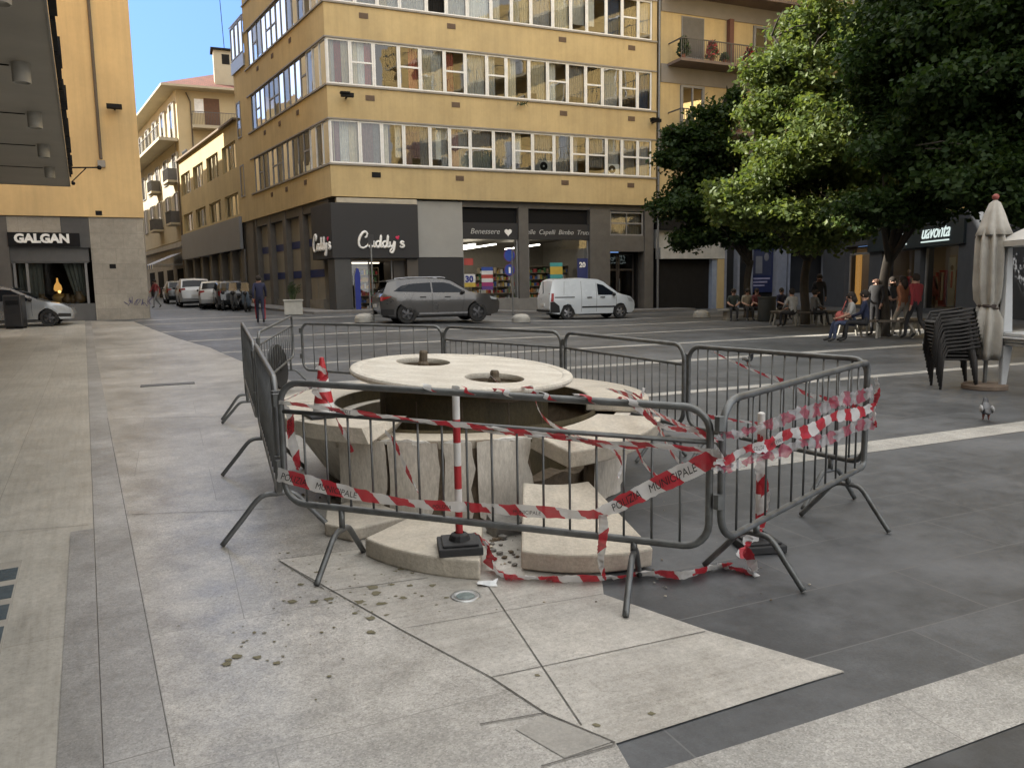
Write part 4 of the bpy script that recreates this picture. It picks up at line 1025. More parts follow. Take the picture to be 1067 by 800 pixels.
# awning on the street side
aw = thing('awning', 'blue and white striped awning over a shop in the side street', 'awning', (*c2(H0 + DL * 2), 4.0))
mb = MB(Fs)
for k in range(10):
    x = .5 + k * .5; mb.add([(x, .3, 4.9), (x + .5, .3, 4.9), (x + .5, 2.6, 3.9), (x, 2.6, 3.9), (x, .3, 4.86), (x + .5, .3, 4.86), (x + .5, 2.6, 3.86), (x, 2.6, 3.86), (x + .5, 2.6, 3.55), (x, 2.6, 3.55)], [(0, 1, 2, 3), (7, 6, 5, 4), (3, 2, 8, 9)], k % 2)
mb.build('canvas', [pm('awning_white', (.7, .7, .68), .8), pm('awning_blue', (.05, .10, .26), .8)], aw)
mb = MB(Fs); mb.tube([(.5, .3, 3.9), (.5, 2.6, 3.88)], .03, 6); mb.tube([(5.5, .3, 3.9), (5.5, 2.6, 3.88)], .03, 6); mb.build('arm', M_steel, aw)

# ===== far grey building closing the street
f0 = D(146, 200, 96.); F0 = Vector((f0.x, f0.y)) - DH * 14
t = thing('far_building', 'pale grey apartment block far away at the end of the side street', 'building', (F0.x, F0.y, .8))
Ff = frame(c2(F0), DH); zt = D(150, 134, 96).z
mb = MB(Ff); mb.box(0, 26, -10, 0, 0, zt); mb.build('wall', pm('far_grey', (.30, .28, .27), .9, .15, .3), t)
mb = MB(Ff); mb.box(-.6, 26.6, -10.6, .7, zt, zt + .5); mb.build('roof', M_cream2, t)
for k in range(8):
    for z in (5.5, 9, 12.5, 16, 19.2):
        if z + 1.9 < zt:
            mb = MB(Ff); x = 1 + k * 3.1; mb.box(x, x + 1.3, .003, .08, z, z + 1.9); w = mb.build('window', M_frame_w, t)
            mb = MB(Ff); mb.box(x + .1, x + 1.2, .08, .1, z + .1, z + 1.8); mb.build('pane', M_glass if 0 else pm('far_pane', (.09, .11, .13), .15), w)

# ===== balconied building right of the corner block
r1 = c0 + DR * (LR + .25)
t = thing('balcony_building', 'ochre apartment building with plant filled balconies behind the trees', 'building', (r1.x, r1.y, .1))
F1 = frame(c2(r1), DR); L1 = 19.0
s1 = lambda px: s_px(c2(r1), DR, px, 100)
z1_ = lambda py, px: z_px(c2(r1), DR, s1(px), py, px)
mb = MB(F1); mb.box(0, L1, -9, -.02, 5.2, 23); mb.build('wall', M_yel, t)
SL = [z1_(67.5, 700), z1_(67.5, 700) - 3.55, z1_(67.5, 700) + 3.6, z1_(67.5, 700) + 7.2]
M_band2 = pm('grey_beam', (.22, .20, .175), .8, .15, 1)
for k, z in enumerate(SL):
    mb = MB(F1); mb.box(0.01, L1, -.02, .03, z - .95, z - .0); mb.build('beam', M_band2, t)
    xe = s1(795) if k == 0 else s1(770) if k == 1 else s1(843)
    mb = MB(F1); mb.box(s1(695) if k < 2 else .05, xe, .03, 1.25, z - .12, z + .02); bal = mb.build('balcony', pm('balcony_slab', (.16, .12, .10), .8, .2, 2), t)
    mb = MB(F1); a = s1(696) if k < 2 else .1
    x = a
    while x < xe - .05: mb.box(x - .01, x + .01, 1.18, 1.2, z + .02, z + 1.0); x += .12
    mb.box(a, xe - .05, 1.17, 1.22, z + 1.0, z + 1.05); mb.box(a - .02, a + .02, .03, 1.2, z + .98, z + 1.05)
    for x in (a, (a + xe) / 2, xe - .07): mb.box(x - .02, x + .02, 1.17, 1.21, z + .02, z + 1.03)
    mb.build('railing', M_iron, bal)
    for j, (pa, pb2) in enumerate(((709.5, 732.5), (784, 808), (850, 875))):
        xa, xb = s1(pa), s1(pb2)
        if k == 0 and j == 0:
            mb = MB(F1); mb.box(xa, xb, -.01, .035, z + .02, z + 2.55); mb.build('door', M_frame_g, t)
            shutter(t, F1, xa + .05, xb - .05, z + .5, z + 2.5, pm('roller_grey', (.12, .115, .11), .6), .055)
        else:
            mb = MB(F1); mb.box(xa - .05, xa + .09, -.01, .09, z + .02, z + 2.55); mb.box(xb - .09, xb + .05, -.01, .09, z + .02, z + 2.55); mb.box(xa + .09, xb - .09, -.01, .09, z + 2.42, z + 2.55); mb.box((xa + xb) / 2 - .04, (xa + xb) / 2 + .04, .0, .08, z + .02, z + 2.42)
            d_ = mb.build('door', M_frame_g, t)
            mb = MB(F1); mb.quad((xa + .09, .03, z + .02), (xb - .09, .03, z + .02), (xb - .09, .03, z + 2.42), (xa + .09, .03, z + 2.42)); mb.build('pane', glassmat('door_glass', (.3, .33, .35), 1.5, .25), d_)
            mb = MB(F1); mb.box(xa + .09, xb - .09, -.018, -.01, z + .02, z + 2.42); mb.build('curtain', M_curt['g'], d_)
mb = MB(F1); x = s1(758); mb.box(x - .14, x + .14, .035, .3, SL[0] + .03, SL[2] - .96); mb.build('divider', pm('divider_red', (.13, .055, .04), .7), t)
M_plant = pm('potted_leaves', (.035, .06, .02), .7, .3, 9); M_ger = pm('geranium', (.35, .02, .02), .6, .3, 20); M_terr = pm('terracotta', (.26, .10, .06), .8)
def pot_plant(loc, h, wdt, kind, label):
    t_ = thing('potted_plant', label, 'plant', loc, 0, 'potted plants on the balconies')
    mb = MB(Matrix.Translation(loc)); mb.lathe([(.0001, 0), (.11, 0), (.15, .24), (.165, .25), (.13, .24)], 12); mb.build('pot', M_terr, t_)
    mb = MB(Matrix.Translation(loc))
    for i in range(230):
        a = random.uniform(0, 6.28); rr = wdt * random.random() ** .5; z = .22 + (h - .22) * random.random(); rr *= math.sin(min(1, (h - z) / h + .25) * 1.6)
        c = Vector((rr * math.cos(a), rr * math.sin(a), z)); d1 = Vector((random.gauss(0, 1), random.gauss(0, 1), random.gauss(0, 1))).normalized() * random.uniform(.07, .15); d2 = d1.orthogonal().normalized() * .075
        mb.add([c - d1, c - d2, c + d1, c + d2], [(0, 1, 2, 3)], 1 if (kind == 'red' and random.random() < .55) else 0)
    mb.build('foliage', [M_plant, M_ger], t_)
def onb(px, k, dy=.95): 
    q = F1 @ Vector((s1(px), dy, SL[k] + .02)); return (q.x, q.y, q.z)
pot_plant(onb(701, 0), 1.15, .35, 'g', 'dark bushy potted plant at the left end of the upper balcony')
pot_plant(onb(730, 0), 1.1, .35, 'red', 'tall red geranium right of the shuttered door on the upper balcony')
pot_plant(onb(743, 0), .55, .25, 'g', 'low green potted plant between two red geraniums')
pot_plant(onb(768.5, 0), 1.0, .4, 'red', 'red geranium just right of the brown divider on the upper balcony')
pot_plant(onb(709, 1), .8, .25, 'g', 'small green plant by the glass door on the lower balcony')
pot_plant(onb(754, 1, .6), 2.3, .32, 'g', 'tall green shrub in a pot on the lower balcony')
pot_plant(onb(762, 1, .6), 2.4, .3, 'g', 'second tall green shrub at the right of the lower balcony')
# its ground floor shops
g1 = -.2
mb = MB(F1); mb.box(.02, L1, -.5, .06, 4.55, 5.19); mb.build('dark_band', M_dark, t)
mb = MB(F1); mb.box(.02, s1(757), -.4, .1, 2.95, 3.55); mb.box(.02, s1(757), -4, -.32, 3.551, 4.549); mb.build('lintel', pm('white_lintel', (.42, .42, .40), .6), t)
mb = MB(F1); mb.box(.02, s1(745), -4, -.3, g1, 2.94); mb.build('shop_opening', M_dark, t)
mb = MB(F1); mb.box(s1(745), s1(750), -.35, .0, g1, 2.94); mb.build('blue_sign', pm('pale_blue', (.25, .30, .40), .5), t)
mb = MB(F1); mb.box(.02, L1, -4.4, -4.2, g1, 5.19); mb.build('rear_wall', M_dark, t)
mb = MB(F1); mb.box(s1(750), s1(757), -.4, .08, g1, 2.94); mb.build('ochre_pier', M_yel, t)
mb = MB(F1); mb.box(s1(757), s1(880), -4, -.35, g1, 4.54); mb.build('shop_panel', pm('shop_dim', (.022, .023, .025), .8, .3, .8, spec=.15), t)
for a, b in ((757.5, 760), (772, 774), (786, 788), (814, 824), (826, 828), (866, 870)):
    mb = MB(F1); mb.box(s1(a), s1(b), -.35, .05, g1, 3.5); mb.build('pale_pier', pm('pale_blue_pier', (.22, .24, .29), .6), t)
mb = MB(F1); mb.box(s1(826), s1(884), -.35, .03, 3.4, 3.62); mb.box(s1(826), s1(884), -.35, .1, g1, .9); mb.build('shop_sill', pm('sill_grey', (.2, .2, .2), .6), t)
mb = MB(F1); x0, x1 = s1(790), s1(813); mb.box(x0, x1, -.33, -.25, 1.0, 3.55, 0); mb.box(x0 + .1, x1 - .1, -.25, -.245, 2.0, 3.4, 1); mb.box(x0 + .3, (x0 + x1) / 2, -.245, -.24, 2.1, 3.1, 2); mb.sphere(((x0 + x1) / 2 + .3, -.25, 3.05), .2, 10, 6, 2, (1, .1, 1.2))
for k in range(3): mb.box(x0 + .15, x1 - .2 - k * .2, -.244, -.235, 1.75 - k * .2, 1.85 - k * .2, 3)
mb.build('poster', [pm('poster_navy', (.02, .03, .10), .4), pm('poster_dark', (.04, .05, .10), .4), pm('poster_grey', (.18, .19, .22), .4), pm('poster_lilac', (.3, .3, .45), .4)], t)
mb = MB(F1); mb.sphere((s1(874), -.3, 2.6), .16, 10, 8); mb.build('round_lamp', emat('round_lamp', (.9, .95, 1), .5), t)

# ===== building on the right with the lit clothes shop
X2 = 18.4
t = thing('clothes_shop_building', 'ochre building behind the right hand trees with warmly lit clothes shop windows', 'building', (X2, 30, 0))
F2 = Matrix(((0, -1, 0, X2), (-1, 0, 0, 46.0), (0, 0, 1, 0), (0, 0, 0, 1)))     # x towards the viewer, y out to the left
s2 = lambda px, y=0: 46.0 - (X2 - y) / ((ray(px, 300).x) / ray(px, 300).y)
mb = MB(F2); mb.box(0, 40, -14, 0, 4.4, 24); mb.build('wall', pm('sunny_stucco', (.62, .46, .20), .9, .1, .4, .1), t)
for z in (7.2, 10.8, 14.4, 18.0, 21.6):
    mb = MB(F2); mb.box(2, 38, .003, 1.3, z, z + .16); bal = mb.build('balcony', M_cream2, t)
    mb = MB(F2); mb.box(2, 38, 1.24, 1.28, z + 1.05, z + 1.1)
    for k in range(90): mb.box(2 + k * .4, 2.025 + k * .4, 1.25, 1.27, z + .16, z + 1.05)
    mb.build('railing', M_iron, bal)
    for k in range(7):
        window(t, F2, 3.2 + k * 5, 4.6 + k * 5, z + .2, z + 2.5, curt='w', d=.1)
M_r2 = pm('blue_grey_pier', (.075, .08, .09), .75, .15, 2, spec=.2)
seg = [s2(p) for p in (880, 893, 897, 905, 924.5, 944, 949.5, 953, 960, 997, 1003, 1040)]
mb = MB(F2)
for a, b in ((seg[0] - 3, seg[0]), (seg[3], seg[3] + 1.3), (seg[6] + .2, seg[7] + .4), (seg[9], 40)): mb.box(a, b, -.6, .02, -.2, 4.39)
mb.box(seg[0], seg[9], -.6, -.02, 3.41, 4.39); mb.box(seg[0], seg[9], -.6, 0, -.2, .3)
mb.build('pier', M_r2, t)
mb = MB(F2); mb.box(seg[3], seg[9] + .5, -.05, .14, 3.0, 4.0); sb = mb.build('sign_band', pm('sign_petrol', (.022, .032, .038), .5), t)
for (px, txt, z) in ((962, 'luciavanti', 3.55), (931, 'luciavanti', 3.55)):
    pass
M_let = emat('lit_letters', (.85, 1, .95), .26)
for (pa, pb2, txt) in ((961, 990, 'uavonta'), (923, 946, 'luciavonta')):
    xa, xb = s2(pa), s2(pb2)
    vs, fs = text_mesh(txt, .82 if pa > 950 else .72, .02, .35, .003, .95)
    w_ = max(v[0] for v in vs) - min(v[0] for v in vs); k = (xb - xa) / w_
    mb = MB(F2 @ Matrix.Translation(((xa + xb) / 2, .16, 3.6)) @ Matrix.Rotation(R(90), 4, 'X') @ Matrix.Scale(k, 4, (1, 0, 0))); mb.add(vs, fs); 
    mb.box(-w_ / 2, w_ / 2, -.42, -.36, -.01, .01); mb.build('lettering', M_let, sb)
# interior of the shop
M_warm = pm('warm_wall', (.34, .30, .23), .8, .1, 1)
mb = MB(F2); mb.box(seg[0], seg[9], -4.1, -4, .1, 3.4); mb.box(seg[0], seg[9], -4, -.6, .1, .28); mb.box(seg[0], seg[9], -4, -.6, 3.3, 3.4); mb.box(seg[0] - .1, seg[0], -4, -.6, .1, 3.4); mb.box(seg[9], seg[9] + .1, -4, -.6, .1, 3.4); mb.build('shop_interior', M_warm, t)
for a, b in ((seg[0] + .6, seg[3] - .4), (seg[4], seg[5] - .5), (seg[8] + .4, seg[9] - .6)):
    mb = MB(F2); mb.box(a, b, -1.4, -1.1, 3.24, 3.295); mb.build('ceiling_lamp', emat('shop_warm', (1, .8, .55), 1.0), t)
for a, b in ((seg[0] + .05, seg[3] - .05), (seg[3] + 1.35, seg[6] + .15), (seg[7] + .45, seg[9] - .05)):
    mb = MB(F2)
    for x in (a, b - .07): mb.box(x, x + .07, -.3, -.2, .3, 3.0)
    mb.box(a, b, -.3, -.2, 2.95, 3.05); w = mb.build('shop_window', M_frame_g, t)
    mb = MB(F2); mb.quad((a, -.25, .3), (b, -.25, .3), (b, -.25, 2.95), (a, -.25, 2.95)); mb.build('pane', M_glass_shop, w)
def mannequin(px, y, cloth, label):
    x = s2(px, y); q = F2 @ Vector((x, y, .28))
    t_ = thing('mannequin', label, 'mannequin', q, 0, 'mannequins in the lit shop windows')
    M_ = Matrix.Translation(q)
    mb = MB(M_); mb.lathe([(.0001, 1.78), (.07, 1.76), (.1, 1.66), (.08, 1.56), (.05, 1.5), (.06, 1.46), (.2, 1.4), (.19, 1.25), (.14, 1.05), (.18, .9), (.17, .8)], 14); mb.tube([(-.08, 0, .85), (-.08, 0, .0)], [.08, .05], 8); mb.tube([(.08, 0, .85), (.09, .0, 0)], [.08, .05], 8)
    mb.tube([(0, -.2, 1.4), (.05, -.27, 1.1), (.1, -.22, .85)], [.05, .045, .035], 6); mb.tube([(0, .2, 1.4), (.05, .27, 1.1), (.1, .22, .85)], [.05, .045, .035], 6)
    mb.build('body', pm('mannequin_tan', (.4, .3, .22), .5), t_, smooth=True)
    mb = MB(M_); mb.lathe([(.1, 1.46), (.22, 1.4), (.21, 1.25), (.16, 1.05), (.21, .9), (.27, .55), (.26, .54)], 14); mb.build('dress', cloth, t_, smooth=True)
mannequin(972, -1.0, pm('dress_coral', (.42, .14, .11), .8, .4, 9), 'mannequin in a coral dress in the rightmost lit shop window')
mannequin(946.5, -.9, pm('dress_red', (.45, .02, .03), .8), 'mannequin in a bright red dress in the narrow lit window')
_xa, _xb = s2(978, -2), s2(986, -2)
mb = MB(F2); mb.box(_xa, _xb, -2.5, -2.0, .3, 2.0, 0)
for k in range(9): mb.box(_xa + .05 + k * .25, _xa + .22 + k * .25, -2.0, -1.8, .6, 1.9, k % 3)
tag(mb.build('clothes_rack', [pm('rack_red', (.33, .05, .03), .8), pm('rack_brown', (.2, .08, .05), .8), pm('rack_cream', (.5, .42, .3), .8)]), 'rack of red and brown garments inside the rightmost lit shop', 'clothes rack')
mb = MB(F2); mb.box(s2(987, -.46), s2(994.5, -.46), -.5, -.46, .4, 2.5, 0); mb.box(s2(990, -.45), s2(992, -.45), -.455, -.45, 1.2, 1.9, 1); mb.sphere(((s2(991, -.45)), -.45, 2.05), .12, 8, 6, 2, (1, .1, 1)); mb.build('poster', [pm('poster_cream', (.52, .5, .42), .6), pm('poster_redd', (.45, .03, .05), .6), pm('poster_hair', (.06, .04, .03), .6)], t)
mb = MB(F2); mb.box(seg[0] + .15, seg[0] + .15 + (seg[1] - seg[0]) * .35, -.6, -.5, .3, 3.0); mb.build('lit_panel', emat('amber_panel', (1, .5, .13), .13), t)
mb = MB(F2); mb.box(seg[2], seg[3] - .02, -.5, -.4, .3, 2.9, 0)
for k in range(5): mb.box(seg[2] + .1, seg[3] - .2, -.4, -.36, .5 + .48 * k, .75 + .48 * k, 1 + k % 2)
mb.build('display_case', [M_dark, pm('case_teal', (.02, .12, .11), .5), M_dark], t)

# ===== blocks round the square that only the light and the reflections meet
mb = MB(); mb.prism([(-64, 6), (-41, 18), (-52, 44), (-80, 40)], 0, 27)  # unseen block added to stop sun reaching the ground of the square
tag(mb.build('sun_screen_block', M_gal), 'unseen ochre block added beyond the canopied building to screen the sun', 'building')
mb = MB(); mb.prism([(-14, -40), (20, -40), (20, -52), (-14, -52)], 0, 14)
tag(mb.build('square_building', M_cream), 'cream block on the square behind the viewer', 'building')
# ---------------------------------------------------------------- the broken fountain
FC = Vector((-.42, 6.38, 0))
M_trav2 = pm('fountain_travertine', (.47, .42, .335), .72, .22, 3.5, .35, 45, c2=(.36, .315, .24), fine=.3)
M_trav3 = streaks(pm('fountain_slab', (.54, .495, .41), .75, .14, 3.5, .4, 55, c2=(.42, .375, .30), fine=.25), .22)
M_moss_shade = pm('wet_moss_and_shade', (.085, .066, .03), .75, .45, 4, .6, 25, c2=(.035, .028, .015), fine=.3, stretch=(1, 1, .5))
M_wallp = pm('fountain_panel', (.57, .535, .47), .8, .3, 3, .4, 30, c2=(.33, .29, .235), fine=.3, stretch=(1.4, 1.4, .45))
M_core = pm('broken_masonry', (.15, .115, .078), .95, .5, 14, 1.0, 20, fine=.4)
M_moss = pm('mossy_basin', (.17, .125, .055), .8, .45, 4, .6, 25, c2=(.06, .045, .025), fine=.3, stretch=(1, 1, .5))
M_disc = pm('disc_marble', (.60, .57, .50), .7, .14, 3.2, .35, 50, c2=(.40, .355, .285), fine=.3, stretch=(1, 2.2, 1))
M_fract = pm('fresh_fracture', (.62, .60, .55), .9, .2, 30, .8, 40)
M_noz = pm('bronze_nozzle', (.11, .085, .055), .7, .3, 20, .3)
t = thing('stone_fountain', 'broken round travertine fountain with a tilted disc on top inside the barriers', 'fountain', FC)
FT = t
def arcslab(mb, r0_, r1_, a0, a1, z0, z1, n=None, mi=None, jag=0., M=None, rtop=None):
    a0, a1 = R(a0), R(a1); n = n or max(3, int(abs(a1 - a0) * 9))
    vs = []
    for i in range(n + 1):
        w = a0 + (a1 - a0) * i / n
        j = random.uniform(-jag, jag) if i in (0, n) else 0
        for (r_, z) in ((r0_, z0), (r1_ if rtop is None else rtop, z0), (r1_, z1), (r0_, z1)):
            j2 = random.uniform(-jag, jag) if i in (0, n) else 0
            vs.append((FC.x + r_ * math.cos(w + (j + j2) / r_), FC.y + r_ * math.sin(w + (j + j2) / r_), z))
    fs = [(0, 1, 2, 3), (4 * n + 3, 4 * n + 2, 4 * n + 1, 4 * n)]
    for i in range(n):
        o = 4 * i
        for k in range(4): fs.append((o + k, o + 4 + k, o + 4 + (k + 1) % 4, o + (k + 1) % 4))
    mb.add(vs, fs, mi)
WR = 1.40
# core ring, seen in the gaps, with a rough outer face
mb = MB(); n_ = 90; vs = []
gap = lambda d: -66 < d < -28
for i in range(n_ + 1):
    d = -180 + 360 * i / n_; w = R(d)
    ro = WR - (.022 if -128 < d < -66 else .13) + random.uniform(-.012, .008); zt = .50 + random.uniform(-.012, .012)
    if gap(d): zt = .20 + .06 * random.random()
    ub = .34 * min(1, 1.6 * max(0, math.sin(max(0, min(math.pi, (d % 360 - 125) / 112 * math.pi)))))
    for (r_, z) in ((.88, 0), (ro - ub, 0), (ro - ub * .45 - random.uniform(0, .02), zt * .5), (ro, zt), (1.12, zt)): vs.append((FC.x + r_ * math.cos(w), FC.y + r_ * math.sin(w), z))
mb.add(vs, [(5 * i + k, 5 * i + 5 + k, 5 * i + 5 + (k + 1) % 5, 5 * i + (k + 1) % 5) for i in range(n_) for k in range(5)])
mb.build('basin_wall', M_core, t)
mb = MB(); mb.lathe([(1.115, -.0), (1.115, .54), (1.11, .57)], 64, FC); mb.lathe([(.0001, .03), (1.115, .03)], 48, FC); mb.build('basin', M_moss_shade, t)
mb = MB(); mb.lathe([(1.114, .50), (1.036, .547), (1.034, .648), (1.038, .648)], 60, FC, a0=R(-13.5), a1=R(248.5)); mb.build('shade_lining', M_moss_shade, t)  # ring added over the coping's inner faces; its dark moss carries the disc's shadow
# stone panels facing the wall; the front ones are cracked and stand apart
panels = [(-28, 12, 0), (12.6, 52, 0), (52.6, 92, 0), (92.6, 132, 0), (132.6, 172, 0), (172.6, 212, 0), (-147, -124.5, 0)]
for a0, a1, o in panels:
    mb = MB(); arcslab(mb, WR - .12 if not 125 < (a0 + a1) / 2 % 360 < 240 else WR - .46, WR, a0, a1, .0, .545, rtop=WR - .05 if not 125 < (a0 + a1) / 2 % 360 < 240 else WR - .36)
    mb.build('wall_panel', M_wallp, t, bevel=.006)
def crackpanel(poly, o=0., name='broken_panel', th=.1, tilt=0.):
    "poly: (degrees, z) outline of a broken facing stone"
    pts = []
    for (d0, z0), (d1, z1) in zip(poly, poly[1:] + poly[:1]):
        k = max(1, int(max(abs(d1 - d0) / 2.5, abs(z1 - z0) / .08)))
        for i in range(k):
            u = i / k; pts.append((d0 + (d1 - d0) * u + (random.uniform(-.35, .35) if 0 < u else 0), z0 + (z1 - z0) * u + (random.uniform(-.008, .008) if 0 < u else 0)))
    n_ = len(pts); cx_ = sum(p[0] for p in pts) / n_; czz = sum(p[1] for p in pts) / n_
    def P(d, z, r_): 
        r2 = r_ + o + tilt * (z - .25); return (FC.x + r2 * math.cos(R(d)), FC.y + r2 * math.sin(R(d)), z)
    bm = bmesh.new()
    f = bm.faces.new([bm.verts.new((p[0], p[1], 0)) for p in pts]); bmesh.ops.triangulate(bm, faces=[f])
    for dd in range(-150, 30, 5):
        bmesh.ops.bisect_plane(bm, geom=bm.verts[:] + bm.edges[:] + bm.faces[:], plane_co=(dd, 0, 0), plane_no=(1, 0, 0))
    bm.verts.ensure_lookup_table()
    vs = [tuple(v.co) for v in bm.verts]; fs = [tuple(v.index for v in f.verts) for f in bm.faces]
    bd = [(e.verts[0].index, e.verts[1].index) for e in bm.edges if e.is_boundary]; bm.free()
    n2 = len(vs); mb = MB()
    V = [P(v[0], v[1], WR) for v in vs] + [P(v[0], v[1], WR - th) for v in vs]
    mb.add(V, [f for f in fs], 0); mb.add(V, [tuple(n2 + i for i in reversed(f)) for f in fs] + [(a, b, n2 + b, n2 + a) for a, b in bd], 1)
    return mb.build(name, [M_wallp, M_core], t)
crackpanel([(-124, .0), (-113, .02), (-109.2, .09), (-107.8, .22), (-108.2, .54), (-123.5, .54)], .003)
crackpanel([(-107.2, .03), (-104, .0), (-97.5, .0), (-95.2, .06), (-93.4, .16), (-94.4, .24), (-92.6, .36), (-93.2, .54), (-107.4, .54), (-106.8, .3)], .004)
crackpanel([(-92.2, .03), (-90, .0), (-84.4, .0), (-83.4, .1), (-84.4, .22), (-83.0, .36), (-83.9, .54), (-91.8, .54), (-91.2, .42), (-90.0, .3), (-91.6, .2)], .0, tilt=.01)
crackpanel([(-82.0, .03), (-80, .0), (-71, .0), (-68.5, .06), (-66.5, .2), (-68.4, .38), (-67.4, .54), (-82.6, .54), (-81.4, .34), (-82.4, .2)], .005)
crackpanel([(-46, .0), (-29, .0), (-29, .54), (-44, .52), (-41.5, .3)], .006)
crackpanel([(-66, .0), (-58, .0), (-60, .12), (-65, .2)], .02)
mb = MB(); arcslab(mb, 1.10, WR - .035, -127, -67, .46, .5475, n=26, jag=.03); mb.build('mortar_bed', M_trav2, t)
# fresh white fracture left along the top of the broken front
def chip(d0, d1, ra, rb, z, th, rs):
    mb = MB(); n_ = max(5, int((d1 - d0) / 1.6)); vs = []
    for i in range(n_ + 1):
        d = R(d0 + (d1 - d0) * i / n_); e = math.sin(math.pi * i / n_) ** .5
        a_ = rb - (rb - ra) * e * rs.uniform(.5, 1.1); b_ = rb + rs.uniform(-.008, .004)
        for (r_, zz) in ((a_, z), (b_, z - rs.uniform(0, .03) * e), (b_ - .004, z + th * e * rs.uniform(.6, 1.2)), (a_, z + th * .4 * e)): vs.append((FC.x + r_ * math.cos(d), FC.y + r_ * math.sin(d), zz))
    mb.add(vs, [(4 * i + k, 4 * i + 4 + k, 4 * i + 4 + (k + 1) % 4, 4 * i + (k + 1) % 4) for i in range(n_) for k in range(4)])
    mb.build('mortar', M_fract, t)
_r = random.Random(3)
for a, b, w_ in ((-123.5, -111, .05), (-110, -104.5, .03), (-105, -95, .07), (-92, -84, .05), (-80, -66.5, .09)): chip(a, b, WR - w_, WR + .004, .541, .02, _r)
# coping slabs
ZC0, ZC1 = .548, .655
for a0, a1 in ((-14, 22), (22.5, 64), (64.5, 106), (106.5, 148), (148.5, 190), (190.5, 226.5), (226.9, 249.5)):
    mb = MB(); arcslab(mb, 1.04, 1.54, a0, a1, ZC0, ZC1, n=max(5, int((a1 - a0) / 3)), jag=.012 if a1 < 249 else .05)
    mb.build('coping_slab', M_trav3, t, bevel=.014)
# drum below the disc
mb = MB(); mb.lathe([(.70, .03), (.70, .72), (.66, .79), (.3, .80)], 56, FC + Vector((.02, .02, 0))); mb.build('pedestal', M_moss_shade, t)
for d in (-150, -118, -88, -58, -25, 5):
    mb = MB(); w = R(d); c = FC + Vector((.02 + .702 * math.cos(w), .02 + .702 * math.sin(w), 0)); mb.M = Matrix.Translation(c) @ Matrix.Rotation(w, 4, 'Z'); mb.box(-.004, .002, -.006, .006, .04, .7); mb.build('joint', M_core, t)
# the tilted disc with two holes
DC = Vector((-.405, 6.3, .892))
TM = Matrix.Translation(DC) @ Matrix.Rotation(R(2.6), 4, 'X') @ Matrix.Rotation(R(3.6), 4, 'Y')
RD = .91
holes = [(-.36, .34, .235), (.27, -.34, .235)]
def disc_face(z, rad, sg=48):
    bm = bmesh.new(); loops = []
    ov = [bm.verts.new((rad * math.cos(2 * math.pi * k / sg), rad * math.sin(2 * math.pi * k / sg), z)) for k in range(sg)]
    ed = [bm.edges.new((ov[k], ov[(k + 1) % sg])) for k in range(sg)]
    for (hx_, hy_, hr) in holes:
        hv = [bm.verts.new((hx_ + hr * math.cos(2 * math.pi * k / 32), hy_ + hr * math.sin(2 * math.pi * k / 32), z)) for k in range(32)]
        ed += [bm.edges.new((hv[k], hv[(k + 1) % 32])) for k in range(32)]
    bmesh.ops.triangle_fill(bm, edges=ed, use_beauty=True)
    # remove fill inside the holes
    for f in list(bm.faces):
        c = f.calc_center_median()
        if any((c.x - h[0]) ** 2 + (c.y - h[1]) ** 2 < (h[2] * .97) ** 2 and all(((v.co.x - h[0]) ** 2 + (v.co.y - h[1]) ** 2) < (h[2] * 1.01) ** 2 for v in f.verts) for h in holes): bm.faces.remove(f)
    bm.verts.index_update(); vs = [tuple(v.co) for v in bm.verts]; fs = [tuple(v.index for v in f.verts) for f in bm.faces]; bm.free()
    return vs, fs
mb = MB(TM)
RI = RD - .085
mb.add(*disc_face(-.008, RI)); mb.add(*disc_face(-.05, RI))
mb.lathe([(RI, -.008), (RI + .012, .0), (RI + .03, .001), (RD - .03, 0), (RD - .008, -.006), (RD, -.022), (RD - .004, -.04), (RD - .025, -.054), (RI - .0, -.05)], 72)
for (hx_, hy_, hr) in holes: mb.lathe([(hr, -.008), (hr - .006, -.03), (hr, -.05)], 32, (hx_, hy_, 0))
mb.build('disc', M_disc, t, smooth=35)
for (hx_, hy_, hr) in holes:
    mb = MB(TM @ Matrix.Translation((hx_, hy_, 0))); mb.lathe([(.0001, -.16), (hr - .004, -.16), (hr - .002, -.05)], 28); mb.build('bowl', M_core, t)
    mb = MB(TM @ Matrix.Translation((hx_, hy_, 0))); mb.lathe([(.05, -.16), (.05, -.02), (.036, 0), (.036, .035 if hx_ > 0 else .075), (.028, .05 if hx_ > 0 else .09), (.0001, .05 if hx_ > 0 else .092)], 10); mb.build('nozzle', M_noz, t)
# ---- slabs lying about
def slab(name, label, top, th, mat=M_trav3, under=None, cat='stone slab', jag=0., group=None):
    "outline of the upper face in world coordinates and a thickness"
    P = [Vector(p) for p in top]
    nrm = Vector((0, 0, 0))
    for i in range(len(P)): nrm += P[i].cross(P[(i + 1) % len(P)])
    nrm.normalize()
    if nrm.z < 0: nrm = -nrm
    mb = MB(); n_ = len(P); Q = [p - nrm * th for p in P]
    mb.add(P + Q, [tuple(range(n_)), tuple(range(2 * n_ - 1, n_ - 1, -1))] + [(i, (i + 1) % n_, n_ + (i + 1) % n_, n_ + i) for i in range(n_)])
    o = mb.build(name, mat, bevel=.012)
    return tag(o, label, cat, group)
def arc3(a, b, bulge, n=8):
    "points from a to b bowed by bulge in the slab plane (to the right of a->b in plan)"
    a, b = Vector(a), Vector(b); d = b - a; r_ = Vector((d.y, -d.x, 0)).normalized()
    return [a.lerp(b, i / n) + r_ * bulge * (1 - (2 * i / n - 1) ** 2) for i in range(n + 1)]
SZ = .115
aL, aBL, aBR, aFR = G(380, 560, SZ), G(437, 533.5, SZ), G(503, 545, SZ), G(500, 584, SZ)
